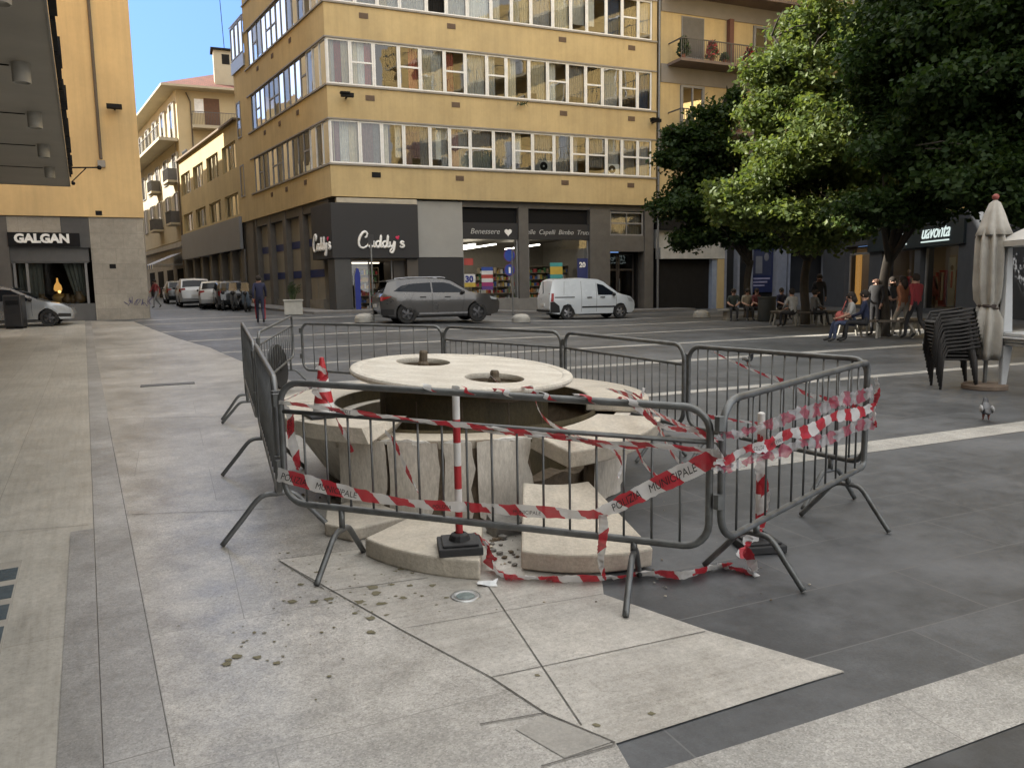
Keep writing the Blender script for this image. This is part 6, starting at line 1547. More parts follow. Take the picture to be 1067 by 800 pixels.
# ---------------------------------------------------------------- vehicles
def carpaint(name, c, metal=.3):
    return pm(name, c, .28, .05, 1, coat=.8, metal=metal, rvar=.04)
M_tyre = pm('tyre_rubber', (.02, .02, .02), .85, .2, 20); M_rim = pm('alloy_rim', (.32, .32, .33), .35, .2, 10, metal=.8); M_rimd = pm('dark_rim', (.08, .08, .085), .4, .2, 10, metal=.6)
M_trim = pm('black_trim', (.015, .015, .016), .6, .2, 10)
M_cgl = pm('car_glass', (.010, .013, .018), .07, .2, 1, spec=.2)
M_tail = pm('tail_lamp', (.28, .012, .012), .25, .2, 9); M_head = pm('head_lamp', (.4, .42, .43), .15, .2, 9); M_plate = pm('number_plate', (.55, .55, .53), .5)
def vehicle(name, label, cat, P, heading, W, prof, wheels, rw, paint, glass, wind, rear, belt, tumble, tails=(), heads=(), rim=None, trims=(), doors=(), handles=(), plate=True, group=None, taper=(.16, .14), mirror=None, sill=.26, scl=1.):
    t = thing(name, label, cat, P, heading, group)
    xs = [p[0] for p in prof]; x0, x1 = min(xs), max(xs); hwid = W / 2
    M_ = Matrix.Translation(P) @ Matrix.Rotation(heading, 4, 'Z') @ Matrix.Scale(scl, 4)
    def hw(x, z):
        y = hwid
        dr_, df = max(0, (x0 + .9 - x) / .9), max(0, (x - (x1 - 1.1)) / 1.1)
        y -= taper[0] * dr_ ** 2.2 + taper[1] * df ** 2.2 * 1.4
        if z > belt: y -= (z - belt) * tumble
        else: y -= .035 * ((belt - z) / .6) ** 2 - .012 * math.sin(max(0, min(1, (belt - z) / .5)) * math.pi)
        return max(.2, y)
    # outline with wheel arches
    out = list(prof)
    for (xw, ra) in sorted([(w, rw * 1.17) for w in wheels], reverse=True):
        zc = rw
        a0 = math.acos(min(1, (sill - zc) / ra)) if sill > zc - ra else math.pi
        b = math.asin(max(-1, min(1, (sill - zc) / ra)))
        for i in range(13):
            w = b + (math.pi - 2 * b) * i / 12; out.append((xw + ra * math.cos(w), zc + ra * math.sin(w)))
    bm = bmesh.new()
    f = bm.faces.new([bm.verts.new((p[0], 0, p[1])) for p in out]); bmesh.ops.triangulate(bm, faces=[f])
    for x in np.arange(x0 + .2, x1, .2): bmesh.ops.bisect_plane(bm, geom=bm.verts[:] + bm.edges[:] + bm.faces[:], plane_co=(x, 0, 0), plane_no=(1, 0, 0))
    for z in np.arange(.4, 1.9, .14): bmesh.ops.bisect_plane(bm, geom=bm.verts[:] + bm.edges[:] + bm.faces[:], plane_co=(0, 0, z), plane_no=(0, 0, 1))
    bm.verts.index_update()
    V = [(v.co.x, v.co.z) for v in bm.verts]; Fs = [[v.index for v in f.verts] for f in bm.faces]; Bd = [(e.verts[0].index, e.verts[1].index) for e in bm.edges if e.is_boundary]; bm.free()
    n_ = len(V); mb = MB(M_)
    FR_ = [1, .93, .6, 0, -.6, -.93, -1]
    vs = []
    for fr in FR_:
        for (x, z) in V:
            crown = (1 - fr * fr) * (.035 if z > belt else .02); inn = 0
            zz_ = z + (crown if z > .75 else 0); xx = x
            if x < x0 + .5 and z < belt + .1: xx = x - crown * 1.6
            if x > x1 - .5: xx = x + crown * 2.2
            vs.append((xx, fr * hw(x, z), zz_))
    fs = [f for f in Fs] + [[6 * n_ + i for i in reversed(f)] for f in Fs]
    for k in range(6): fs += [(k * n_ + a, k * n_ + b, (k + 1) * n_ + b, (k + 1) * n_ + a) for a, b in Bd]
    mb.add(vs, fs)
    body = mb.build('body', paint, t, smooth=32)
    bv = body.modifiers.new('bevel', 'BEVEL'); bv.width = .035; bv.segments = 2; bv.limit_method = 'ANGLE'; bv.angle_limit = R(58)
    def patch(poly, off, mi, mbx, side):
        bm = bmesh.new(); f = bm.faces.new([bm.verts.new((p[0], 0, p[1])) for p in poly]); bmesh.ops.triangulate(bm, faces=[f])
        for x in np.arange(x0 + .1, x1, .2): bmesh.ops.bisect_plane(bm, geom=bm.verts[:] + bm.edges[:] + bm.faces[:], plane_co=(x, 0, 0), plane_no=(1, 0, 0))
        for z in np.arange(.4, 1.9, .14): bmesh.ops.bisect_plane(bm, geom=bm.verts[:] + bm.edges[:] + bm.faces[:], plane_co=(0, 0, z), plane_no=(0, 0, 1))
        bm.verts.index_update()
        vs = [(v.co.x, side * (hw(v.co.x, v.co.z) + off), v.co.z) for v in bm.verts]; fs = [[v.index for v in f.verts] for f in bm.faces]; bm.free()
        mbx.add(vs, fs, mi)
    for side in (1, -1):
        for g in glass:
            mb = MB(M_); patch(g, .006, 0, mb, side); mb.build('side_window', M_cgl, t, smooth=True)
        for (poly, mat) in trims:
            mb = MB(M_); patch(poly, .009, 0, mb, side); mb.build('trim', mat, t)
        if doors:
            mb = MB(M_)
            for (xa, za, xb, zb_) in doors: patch([(xa - .006, za), (xa + .006, za), (xb + .006, zb_), (xb - .006, zb_)], .002, 0, mb, side)
            mb.build('door_gap', M_trim, t)
        for (x, z) in handles:
            mb = MB(M_); y = side * (hw(x, z) + .018); mb.box(x - .11, x + .11, y - .02, y + .02, z - .02, z + .02); mb.build('door_handle', M_trim, t, bevel=.006)
        for (poly) in tails:
            mb = MB(M_); patch(poly, .012, 0, mb, side); mb.box(x0 + .02, x0 + .1, side * (hwid - .36), side * (hwid - .14), min(p[1] for p in poly), max(p[1] for p in poly)); mb.build('tail_light', M_tail, t)
        for (poly) in heads:
            mb = MB(M_); patch(poly, .012, 0, mb, side); mb.build('headlight', M_head, t)
        if mirror:
            x, z = mirror; y = side * (hw(x, z) + .1); mb = MB(M_); mb.sphere((x, y, z), .1, 10, 8, sq=(.8, 1, .75)); mb.box(x - .02, x + .02, y - side * .12, y, z - .06, z - .02); mb.build('mirror', M_trim if mirror else paint, t, smooth=True)
    for nm, pr in (('windscreen', wind), ('rear_window', rear)):
        if not pr: continue
        (xa, za), (xb, zb_) = pr; d = Vector((xb - xa, 0, zb_ - za)); nn = Vector((-d.z, 0, d.x)).normalized()
        if nn.z < 0: nn = -nn
        if nm == 'rear_window' and nn.x > 0 and nn.z < .3: nn = -nn
        vs = []
        for (x, z) in ((xa, za), (xb, zb_)):
            for fr in (-1, -.6, 0, .6, 1):
                c_ = (1 - fr * fr) * .035; vs.append((x + nn.x * .012 + (0), fr * (hw(x, z) - .07), z + nn.z * .012 + c_ + .004))
        if nm == 'rear_window': vs = [(x - (1 - (y / hwid) ** 2) * .03 - .01, y, z) for x, y, z in vs]
        mb = MB(M_); mb.add(vs, [(i, i + 1, i + 6, i + 5) for i in range(4)]); mb.build(nm, M_cgl, t, smooth=True)
    for (xw) in wheels:
        for side in (1, -1):
            y = side * (hwid - .03)
            Mw = M_ @ Matrix.Translation((xw, y, rw)) @ Matrix.Rotation(R(-90 * side), 4, 'X')
            mb = MB(Mw); mb.lathe([(rw * .62, -.2), (rw * .93, -.2), (rw, -.16), (rw, -.04), (rw * .94, -.0), (rw * .66, .0), (rw * .64, -.03)], 28); ty = mb.build('wheel', M_tyre, t, smooth=40)
            mb = MB(Mw); mb.lathe([(rw * .645, -.02), (rw * .6, -.005), (rw * .56, -.06)], 28, mi=0); mb.lathe([(rw * .57, -.06), (.0001, -.065)], 20, mi=1); mb.lathe([(.0001, -.005), (.06, -.01), (.065, -.05)], 12, mi=0)
            for k in range(5):
                mb.M = Mw @ Matrix.Rotation(2 * math.pi * k / 5, 4, 'Z'); mb.add([(.05, -.035, -.015), (rw * .58, -.05, -.03), (rw * .58, .05, -.03), (.05, .035, -.015), (.05, -.035, -.06), (rw * .58, -.05, -.06), (rw * .58, .05, -.06), (.05, .035, -.06)], [(0, 1, 2, 3), (0, 4, 5, 1), (1, 5, 6, 2), (2, 6, 7, 3)], 0)
            mb.build('rim', [rim or M_rim, M_trim], ty)
    mb = MB(M_); mb.box(x0 + .35, x1 - .35, -hwid + .26, hwid - .26, sill - .05, sill + .3)
    for xw in wheels: mb.box(xw - rw * .8, xw + rw * .8, -hwid + .34, hwid - .34, sill + .301, rw * 1.7)
    mb.build('underbody', M_trim, t)
    if plate:
        mb = MB(M_); mb.box(x0 - .075, x0 + .02, -.26, .26, .62, .73); mb.build('number_plate', M_plate, t)
    return t, M_
# the grey sport utility car
a, b = GG(423, 338.5), GG(497, 336.5)
def place(a, b, W):
    d = (b - a); d.z = 0; h = math.atan2(d.y, d.x); nn = Vector((-d.y, d.x, 0)).normalized()
    m_ = (a + b) / 2 + nn * (W / 2 - .05); return Vector((m_.x, m_.y, gz(m_.x, m_.y))), h, d.length
P_, h_, wl = place(a, b, 1.9); print('suv wheelbase', wl, math.degrees(h_), P_)
M_suv = carpaint('suv_grey', (.075, .072, .07), .45)
prof = [(-2.15, .32), (-2.31, .5), (-2.35, .78), (-2.33, 1.0), (-2.22, 1.12), (-1.78, 1.47), (-2.02, 1.56), (-1.7, 1.62), (-.8, 1.67), (.1, 1.63), (.4, 1.56), (1.02, 1.17), (1.25, 1.12), (1.85, 1.04), (2.2, .92), (2.36, .74), (2.36, .5), (2.25, .3)]
h_suv = R(20); P_ = P_ + Vector((.2, .05, 0))
t, M_ = vehicle('parked_car', 'grey crossover car with dark glass stopped before the corner shop', 'car', P_, h_suv, 1.9, prof, (-1.36, 1.40), .375, M_suv,
    [[(-1.85, 1.2), (-1.55, 1.4), (-1.25, 1.47), (-.42, 1.515), (-.42, 1.15)], [(-.36, 1.145), (-.36, 1.515), (.1, 1.51), (.33, 1.46), (.86, 1.18), (.68, 1.13)]], ((1.0, 1.2), (.42, 1.56)), ((-2.18, 1.16), (-1.82, 1.46)), 1.05, .42,
    tails=[[(-2.3, .86), (-2.3, 1.0), (-1.9, 1.02), (-2.12, .93)]], heads=[[(1.95, .86), (2.2, .82), (2.22, .9), (1.9, .97)]], rim=M_rimd, mirror=(.78, 1.14),
    trims=[([(-.9, .33), (.98, .33), (.98, .40), (-.9, .40)], M_rim), ([(-.9, .262), (.98, .262), (.98, .325), (-.9, .325)], M_trim), ([(-2.3, .33), (-1.85, .33), (-1.85, .55), (-2.32, .55)], M_trim)],
    doors=[(-.39, .4, -.39, 1.1), (.78, .45, .86, 1.1), (-1.25, .85, -1.1, 1.1)], handles=[(-.75, .98), (.2, .97)], taper=(.2, .2), scl=.965)
mb = MB(M_); mb.add([(-2.08, -.7, 1.6), (-2.08, .7, 1.6), (-1.75, .7, 1.655), (-1.75, -.7, 1.655), (-2.08, -.7, 1.565), (-2.08, .7, 1.565), (-1.75, .7, 1.6), (-1.75, -.7, 1.6)], [(0, 1, 2, 3), (4, 7, 6, 5), (0, 4, 5, 1), (1, 5, 6, 2), (3, 7, 4, 0)]); mb.build('spoiler', M_suv, t)
for s_ in (1, -1):
    mb = MB(M_); mb.tube([(-1.5, s_ * .62, 1.68), (-1.3, s_ * .63, 1.71), (.0, s_ * .63, 1.715), (.2, s_ * .62, 1.68)], .02, 6); mb.build('roof_rail', M_rim, t)
# the white van
a, b = GG(596, 333.5), GG(650, 331.5)
P_, h_, wl = place(a, b, 1.76); print('van wheelbase', wl, math.degrees(h_), P_)
M_van = carpaint('van_white', (.60, .64, .67), .0)
prof = [(-2.02, .32), (-2.1, .5), (-2.1, .95), (-2.05, 1.25), (-1.93, 1.7), (-1.8, 1.78), (-.6, 1.82), (.2, 1.76), (.45, 1.66), (1.12, 1.16), (1.3, 1.1), (1.8, .98), (2.02, .8), (2.1, .6), (2.08, .38), (1.95, .28)]
t, M_ = vehicle('delivery_van', 'small white panel van with black lower trim before the shop entrance', 'van', P_, R(17), 1.76, prof, (-1.26, 1.28), .325, M_van,
    [[(.16, 1.08), (.14, 1.58), (.42, 1.52), (1.0, 1.13), (1.0, 1.06)]], ((1.1, 1.2), (.48, 1.66)), None, 1.05, .18,
    tails=[[(-2.06, .82), (-2.02, 1.18), (-1.9, 1.18), (-1.93, .82)]], heads=[[(1.7, .78), (1.98, .72), (1.9, .88), (1.6, .98)]], mirror=(.9, 1.1),
    trims=[([(-.6, .52), (1.0, .52), (1.0, .59), (-.6, .59)], M_trim), ([(-1.88, .98), (-.95, .98), (-.95, 1.02), (-1.88, 1.02)], M_trim), ([(-2.06, .33), (-1.62, .33), (-1.66, .62), (-1.9, .82), (-2.08, .8)], M_trim)],
    doors=[(-.62, .35, -.62, 1.7), (.1, .35, .1, 1.62), (1.05, .5, 1.05, 1.05), (-1.45, 1.1, -1.4, 1.7)], handles=[(-.25, .98), (.38, .98)], taper=(.06, .2), scl=.965)
mb = MB(M_); mb.box(-2.13, -2.09, -.006, .006, .45, 1.7); mb.box(-2.16, -2.1, -.8, .8, .36, .46); mb.build('rear_door_gap', M_trim, t)
# the silver hatchback at the left, front wheel near the draper's
a = GG(52, 340); hd = math.atan2(DG.y, DG.x); dd = Vector((math.cos(hd), math.sin(hd), 0)); nn = Vector((-dd.y, dd.x, 0))
c_ = a - dd * 1.28 + nn * .82
hatch = [(-1.95, .3), (-2.08, .5), (-2.06, .85), (-1.98, 1.0), (-1.62, 1.38), (-1.3, 1.46), (-.3, 1.5), (.15, 1.42), (.95, 1.0), (1.2, .93), (1.75, .82), (2.02, .66), (2.08, .45), (1.98, .26)]
hg = [[(-1.5, .98), (-1.42, 1.3), (-1.2, 1.36), (-.36, 1.4), (-.36, .96)], [(-.3, .96), (-.3, 1.4), (.1, 1.36), (.75, 1.0), (.6, .95)]]
M_silv = carpaint('car_silver', (.36, .38, .40), .6)
def hatchback(label, P, hd, paint, sc_=1., group=None, **k):
    return vehicle('parked_car', label, 'car', P, hd, 1.76, hatch, (-1.28, 1.28), .315, paint, hg, ((.93, 1.03), (.18, 1.42)), ((-1.94, 1.04), (-1.66, 1.36)), .93, .4,
        tails=[[(-2.03, .7), (-2.0, .95), (-1.8, .98), (-1.85, .74)]], heads=[[(1.6, .6), (1.95, .56), (1.85, .7), (1.45, .8)]], mirror=(.72, 1.0), doors=[(-.33, .35, -.33, .95), (.75, .4, .75, .95)], handles=[(-.6, .86), (.3, .85)],
        trims=[([(1.55, .34), (2.0, .34), (2.0, .46), (1.6, .48)], M_trim)], rim=M_rimd, group=group, **k)
hatchback('silver hatchback nosing out before the draped shop window', Vector((c_.x, c_.y, gz(c_.x, c_.y))), hd, M_silv)
# cars and scooters along the side street
hs = math.atan2(DL.y, DL.x)
def street(px, Y, off=0):
    p = D(px, 320, Y); return Vector((p.x, p.y, gz(p.x, p.y)))
wagon = [(-2.2, .32), (-2.34, .5), (-2.32, .95), (-2.2, 1.1), (-1.85, 1.52), (-1.6, 1.6), (-.3, 1.66), (.2, 1.58), (1.0, 1.13), (1.3, 1.05), (1.95, .95), (2.25, .75), (2.28, .42), (2.1, .28)]
vehicle('parked_car', 'white estate car parked tail first at the end of the row in the side street', 'car', street(202, 47.5), hs - .12, 1.86, wagon, (-1.36, 1.36), .36, carpaint('estate_white', (.55, .56, .57), 0),
    [[(-1.7, 1.1), (-1.55, 1.45), (-.4, 1.52), (-.4, 1.08)], [(-.34, 1.08), (-.34, 1.52), (.15, 1.48), (.8, 1.1)]], ((1.0, 1.16), (.25, 1.56)), ((-2.17, 1.12), (-1.86, 1.5)), 1.03, .36, tails=[[(-2.28, .82), (-2.25, 1.05), (-1.9, 1.08), (-1.95, .9)]], doors=[(-.37, .35, -.37, 1.05)], mirror=(.75, 1.1), group='cars parked in the side street')
hatchback('dark grey car half hidden beyond the white estate car', street(186, 54), hs - .1, carpaint('car_dark', (.04, .045, .05), .4), group='cars parked in the side street')
hatchback('white small car parked behind the scooters, tail towards the square', street(226, 44), hs - .25, carpaint('car_white', (.5, .5, .49), 0), group='cars parked in the side street')
hatchback('black hatchback between the scooters and the shop piers', street(240, 42.5), hs - .1, carpaint('car_black', (.02, .022, .026), .2), group='cars parked in the side street')
def scooter(label, P, rz, paint):
    t = thing('motor_scooter', label, 'scooter', P, rz, 'scooters parked in the side street'); M_ = Matrix.Translation(P) @ Matrix.Rotation(rz, 4, 'Z')
    for x in (-.62, .68):
        mb = MB(M_ @ Matrix.Translation((x, 0, .25)) @ Matrix.Rotation(R(90), 4, 'X')); mb.lathe([(.13, -.05), (.22, -.055), (.25, -.02), (.25, .02), (.22, .055), (.13, .05)], 18); w = mb.build('wheel', M_tyre, t, smooth=True)
        mb = MB(M_ @ Matrix.Translation((x, 0, .25)) @ Matrix.Rotation(R(90), 4, 'X')); mb.lathe([(.0001, -.03), (.14, -.03), (.14, .03), (.0001, .03)], 12); mb.build('rim', M_rim, w)
    mb = MB(M_)
    S = [(-.95, .62, .05), (-.8, .66, .15), (-.45, .62, .18), (-.1, .45, .16), (.1, .33, .17), (.35, .36, .19), (.5, .6, .2), (.55, .95, .16), (.5, 1.02, .1)]
    vs = []
    for (x, z, w_) in S:
        hgt = .2 if x < -.2 else .1
        vs += [(x - .05, -w_ * .7, z - hgt), (x, -w_, z), (x, w_, z), (x - .05, w_ * .7, z - hgt)]
    mb.add(vs, [(4 * i + k, 4 * i + 4 + k, 4 * i + 4 + (k + 1) % 4, 4 * i + (k + 1) % 4) for i in range(len(S) - 1) for k in range(4)] + [(3, 2, 1, 0), tuple(4 * (len(S) - 1) + k for k in range(4))])
    mb.build('body', paint, t, smooth=50, bevel=.02)
    mb = MB(M_); mb.sphere((-.45, 0, .74), .4, 12, 8, sq=(1, .42, .22)); mb.build('seat', M_trim, t, smooth=True)
    mb = MB(M_); mb.tube([(.68, .0, .25), (.55, 0, .8), (.47, 0, 1.05)], .035, 8); mb.tube([(.42, -.34, 1.08), (.48, 0, 1.06), (.42, .34, 1.08)], .018, 8); mb.sphere((.62, 0, .92), .1, 10, 8); mb.build('handlebar', M_trim, t)
    mb = MB(M_); mb.add([(.6, -.2, 1.0), (.6, .2, 1.0), (.48, .17, 1.42), (.48, -.17, 1.42)], [(0, 1, 2, 3)]); mb.build('windshield', glassmat('scooter_shield', (.55, .6, .65), 1.2, .15), t)
    mb = MB(M_); mb.box(-1.02, -.78, -.2, .2, .8, 1.08); mb.build('top_box', M_trim, t, bevel=.03)
    return t
scooter('black scooter parked beside the small white car', street(237, 41.0), hs + 2.6, carpaint('scooter_black', (.02, .02, .022), 0))
scooter('dark scooter with a grey front in the middle of the scooters', street(246, 40.0), hs + 2.7, carpaint('scooter_grey', (.15, .15, .15), .2))
scooter('scooter with a pale blue shield nearest the walking officer', street(258, 38.8), hs + 2.75, carpaint('scooter_blue', (.10, .13, .17), .1))

# ---------------------------------------------------------------- people and birds
def skin_body(J, E, mats, pick, root, sub=1):
    me = bpy.data.meshes.new('figure'); names = list(J)
    me.from_pydata([J[n][0] for n in names], [(names.index(a), names.index(b)) for a, b in E], [])
    o = bpy.data.objects.new('figure', me); col.objects.link(o)
    o.modifiers.new('skin', 'SKIN'); 
    for i, n in enumerate(names):
        r_ = J[n][1]; sv = me.skin_vertices[0].data[i]; sv.radius = (r_, r_) if not isinstance(r_, tuple) else r_; sv.use_root = (n == root)
    s_ = o.modifiers.new('sub', 'SUBSURF'); s_.levels = sub; s_.render_levels = sub
    bpy.context.view_layer.update()
    ev = o.evaluated_get(bpy.context.evaluated_depsgraph_get()); m2 = bpy.data.meshes.new_from_object(ev)
    bpy.data.objects.remove(o)
    m2.materials.clear()
    for q in mats: m2.materials.append(q)
    seg = [(Vector(J[a][0]), Vector(J[b][0]), pick(a, b)) for a, b in E]
    for p in m2.polygons:
        c = p.center; best = None
        for a, b, k in seg:
            d = b - a; u = max(0, min(1, (c - a).dot(d) / max(1e-9, d.length_squared))); dist = (a + d * u - c).length
            if best is None or dist < best[0]: best = (dist, k)
        p.material_index = best[1]; p.use_smooth = True
    return m2
SK = pm('skin', (.36, .21, .15), .6, .1, 10)
def cloth(n, c): return pm('cloth_' + n, c, .85, .25, 7, .2, 60)
def person(label, P, rz, pose, top, bottom, shoe=(.03, .03, .03), hair=(.02, .014, .01), hairlen=0., h=1.7, sleeves=True, bald=False, group=None):
    t = thing('person', label, 'person', P, rz, group)
    k = h / 1.72
    pel = .93; kn = {}; 
    J = {}
    if pose == 'sit':
        dz = -.45; 
        J.update(hl=((-.09, .0, .93 + dz), .088), hr=((.09, .0, .93 + dz), .088), kl=((-.12, .42, .50), .062), kr=((.11, .44, .51), .062), al=((-.12, .44, .09), .042), ar=((.13, .52, .09), .042), tl=((-.12, .6, .035), .035), tr=((.14, .68, .035), .035))
        lean = .04
    elif pose == 'walk':
        dz = -.02; lean = .03
        J.update(hl=((-.09, 0, .91), .088), hr=((.09, 0, .91), .088), kl=((-.09, .2, .52), .062), kr=((.09, -.06, .50), .062), al=((-.09, .24, .1), .042), ar=((.09, -.36, .17), .042), tl=((-.09, .4, .04), .035), tr=((.09, -.24, .05), .035))
    else:
        dz = 0; lean = .0
        J.update(hl=((-.09, 0, .93), .088), hr=((.09, 0, .93), .088), kl=((-.1, .02, .5), .062), kr=((.1, .0, .5), .062), al=((-.11, -.02, .09), .042), ar=((.11, -.02, .09), .042), tl=((-.13, .14, .035), .036), tr=((.13, .14, .035), .036))
    J.update(pe=((0, 0, .97 + dz), .125), sp=((0, lean * .5, 1.15 + dz), .115), ch=((0, lean, 1.34 + dz), .135), ne=((0, lean + .01, 1.47 + dz), .055), h0=((0, lean + .03, 1.56 + dz), .082), h1=((0, lean + .035, 1.65 + dz), .078))
    J.update(sl=((-.17, lean, 1.41 + dz), .062), sr=((.17, lean, 1.41 + dz), .062))
    if pose == 'sit':
        J.update(el=((-.23, .1, 1.18 + dz), .046), er=((.23, .1, 1.18 + dz), .046), wl=((-.12, .32, 1.08 + dz), .034), wr=((.12, .34, 1.08 + dz), .034), pl=((-.07, .39, 1.06 + dz), .03), pr=((.06, .41, 1.06 + dz), .03))
    elif pose == 'walk':
        J.update(el=((-.22, -.12, 1.15 + dz), .046), er=((.22, .1, 1.15 + dz), .046), wl=((-.22, -.08, .9), .033), wr=((.22, .26, .96), .033), pl=((-.22, -.04, .81), .028), pr=((.21, .33, .9), .028))
    else:
        J.update(el=((-.22, -.03, 1.15), .046), er=((.23, .0, 1.15), .046), wl=((-.21, .06, .93), .033), wr=((.15, .2, 1.05), .033), pl=((-.2, .09, .84), .028), pr=((.08, .25, 1.08), .028))
    E_ = [('pe', 'sp'), ('sp', 'ch'), ('ch', 'ne'), ('ne', 'h0'), ('h0', 'h1'), ('ch', 'sl'), ('ch', 'sr'), ('sl', 'el'), ('el', 'wl'), ('wl', 'pl'), ('sr', 'er'), ('er', 'wr'), ('wr', 'pr'), ('pe', 'hl'), ('hl', 'kl'), ('kl', 'al'), ('al', 'tl'), ('pe', 'hr'), ('hr', 'kr'), ('kr', 'ar'), ('ar', 'tr')]
    for s_, w_, p_ in (('l', 'wl', 'pl'), ('r', 'wr', 'pr')):
        a_ = Vector(J[p_][0]); d = (a_ - Vector(J[w_][0])).normalized(); sd_ = d.orthogonal().normalized()
        J['th' + s_] = (tuple(Vector(J[w_][0]).lerp(a_, .5) + sd_ * .045 + d * .02), .012); E_.append((w_, 'th' + s_))
        for i in range(4):
            J['f%d%s' % (i, s_)] = (tuple(a_ + d * (.07 - .008 * abs(i - 1.5)) + sd_ * (.027 - .018 * i)), .0095); E_.append((p_, 'f%d%s' % (i, s_)))
    J = {n: (tuple(q * k for q in v[0]), v[1] * k if not isinstance(v[1], tuple) else v[1]) for n, v in J.items()}
    def pick(a, b):
        s2_ = {a, b}
        if s2_ & {'h0', 'h1'} or s2_ == {'ch', 'ne'} and False: return 0
        if s2_ & {'pl', 'pr', 'thl', 'thr'}: return 0
        if s2_ in ({'el', 'wl'}, {'er', 'wr'}) and not sleeves: return 0
        if s2_ & {'tl', 'tr'}: return 3
        if s2_ & {'kl', 'kr', 'al', 'ar', 'hl', 'hr'}: return 2
        return 1
    me = skin_body(J, E_, [SK, top, bottom, cloth('shoe_%d' % int(shoe[0] * 100), shoe)], pick, 'pe')
    o = bpy.data.objects.new('body', me); col.objects.link(o); o.parent = t; WM[o.name] = WM[t.name]
    hc = Vector(J['h0'][0]).lerp(Vector(J['h1'][0]), .55); hm = cloth('hair_%d' % int(sum(hair) * 1000), hair)
    if not bald:
        mb = MB(WM[t.name] @ Matrix.Translation(hc)); r_ = .108 * k
        mb.sphere((0, -.022 * k, .022 * k), r_, 12, 8, sq=(.95, 1.0, 1.05))
        if hairlen: mb.tube([(0, -.05 * k, 0), (0, -.09 * k, -.1 * k), (0, -.1 * k, -hairlen * .6), (0, -.09 * k, -hairlen)], [.09 * k, .085 * k, .08 * k, .035 * k], 10)
        mb.build('hair', hm, t, smooth=True)
    mb = MB(WM[t.name] @ Matrix.Translation(hc)); mb.add([(-.012 * k, .075 * k, -.02 * k), (.012 * k, .075 * k, -.02 * k), (0, .11 * k, -.03 * k), (0, .08 * k, .02 * k)], [(0, 1, 2), (1, 3, 2), (3, 0, 2)], 0)
    for s_ in (-1, 1): mb.sphere((s_ * .033 * k, .085 * k, .018 * k), .011 * k, 6, 4, 1)
    mb.box(-.024 * k, .024 * k, .07 * k, .093 * k, -.066 * k, -.056 * k, 2)
    for s_ in (-1, 1): mb.sphere((s_ * .088 * k, 0, -.005), .024 * k, 6, 5, 0, sq=(.4, .8, 1.1))
    mb.build('face', [SK, M_black, pm('lips', (.25, .08, .07), .6)], t)
    return t
def gp(px, py): return GG(px, py)
navy, dark = cloth('navy', (.015, .018, .05)), cloth('dark', (.018, .018, .02)); white = cloth('white', (.30, .30, .29)); jeans = cloth('jeans', (.035, .05, .10))
pw = gp(272, 337); o = person('officer in dark blue uniform with red striped trousers walking by the scooters', pw, R(20), 'walk', navy, cloth('navy2', (.016, .018, .04)), h=1.78)
for s_ in (-1, 1):
    mb = MB(WM[o.name]); q0 = (s_ * .185, .0, .9); q1 = (s_ * .165, .2 if s_ < 0 else -.06, .53); q2_ = (s_ * .145, .25 if s_ < 0 else -.37, .17)
    mb.tube([q0, q1, q2_], .017, 5); mb.build('trouser_stripe', cloth('redstripe', (.3, .015, .02)), o)
person('person in a red top and pale trousers walking by the stone corner', street(163.5, 45), R(150), 'walk', cloth('redtop', (.28, .05, .05)), cloth('paletrousers', (.22, .22, .22)), h=1.66)
# benches round the trees
M_wood2 = pm('bench_wood', (.075, .06, .045), .7, .3, 8, .2); M_leg = pm('bench_concrete', (.25, .24, .21), .8, .2, 6)
def ring_bench(label, P, r_):
    t = thing('tree_bench', label, 'bench', P, .2, 'round benches under the trees'); M_ = WM[t.name]
    for k in range(8):
        mb = MB(M_); a0, a1 = 2 * math.pi * k / 8 + .02, 2 * math.pi * (k + 1) / 8 - .02
        for j in range(3):
            ra, rb = r_ - .48 + .16 * j, r_ - .48 + .16 * j + .145
            mb.prism([(ra * math.cos(a0), ra * math.sin(a0)), (rb * math.cos(a0), rb * math.sin(a0)), (rb * math.cos(a1), rb * math.sin(a1)), (ra * math.cos(a1), ra * math.sin(a1))], .43, .475)
        mb.build('seat', M_wood2, t)
    for k in range(8):
        a0 = 2 * math.pi * k / 8; c, s_ = math.cos(a0), math.sin(a0)
        mb = MB(M_ @ Matrix.Rotation(a0, 4, 'Z')); mb.box(r_ - .5, r_ - .04, -.03, .03, .36, .43); mb.tube([(r_ - .08, 0, .37), (r_ - .0, 0, .0)], .035, 6); mb.tube([(r_ - .45, 0, .37), (r_ - .5, 0, 0)], .035, 6); mb.build('leg', M_leg, t)
    return t
T3 = gp(920, 350); T3 = Vector((T3.x, T3.y, gz(T3.x, T3.y))); T2 = gp(838, 338); T1 = D(779, 320, 33.0); T1.z = gz(T1.x, T1.y)
ring_bench('round slatted bench about the nearest trunk with people on it', T3, 1.18)
ring_bench('round slatted bench about the lit tree farther back', T2, 1.2)
def seat_on(T, ang, r_=1.0): return Vector((T.x + r_ * math.cos(ang), T.y + r_ * math.sin(ang), T.z))
fx = lambda px, Y: D(px, 320, Y)
q = fx(889, 19.6); pb_ = person('woman in a white top and jeans sitting leftmost on the near round bench', Vector((q.x, q.y, T3.z)), R(75), 'sit', white, jeans, hairlen=.18, sleeves=False)
mb = MB(WM[pb_.name] @ Matrix.Translation((.05, .3, .62))); mb.sphere((0, 0, 0), .2, 12, 8, sq=(1, .6, .85)); mb.tube([(-.15, 0, .1), (-.08, -.1, .35), (.05, -.15, .42)], .014, 6)
tag(mb.build('handbag', cloth('redbag', (.30, .07, .06)), smooth=True), 'soft red bag on the lap of the woman in white', 'bag')
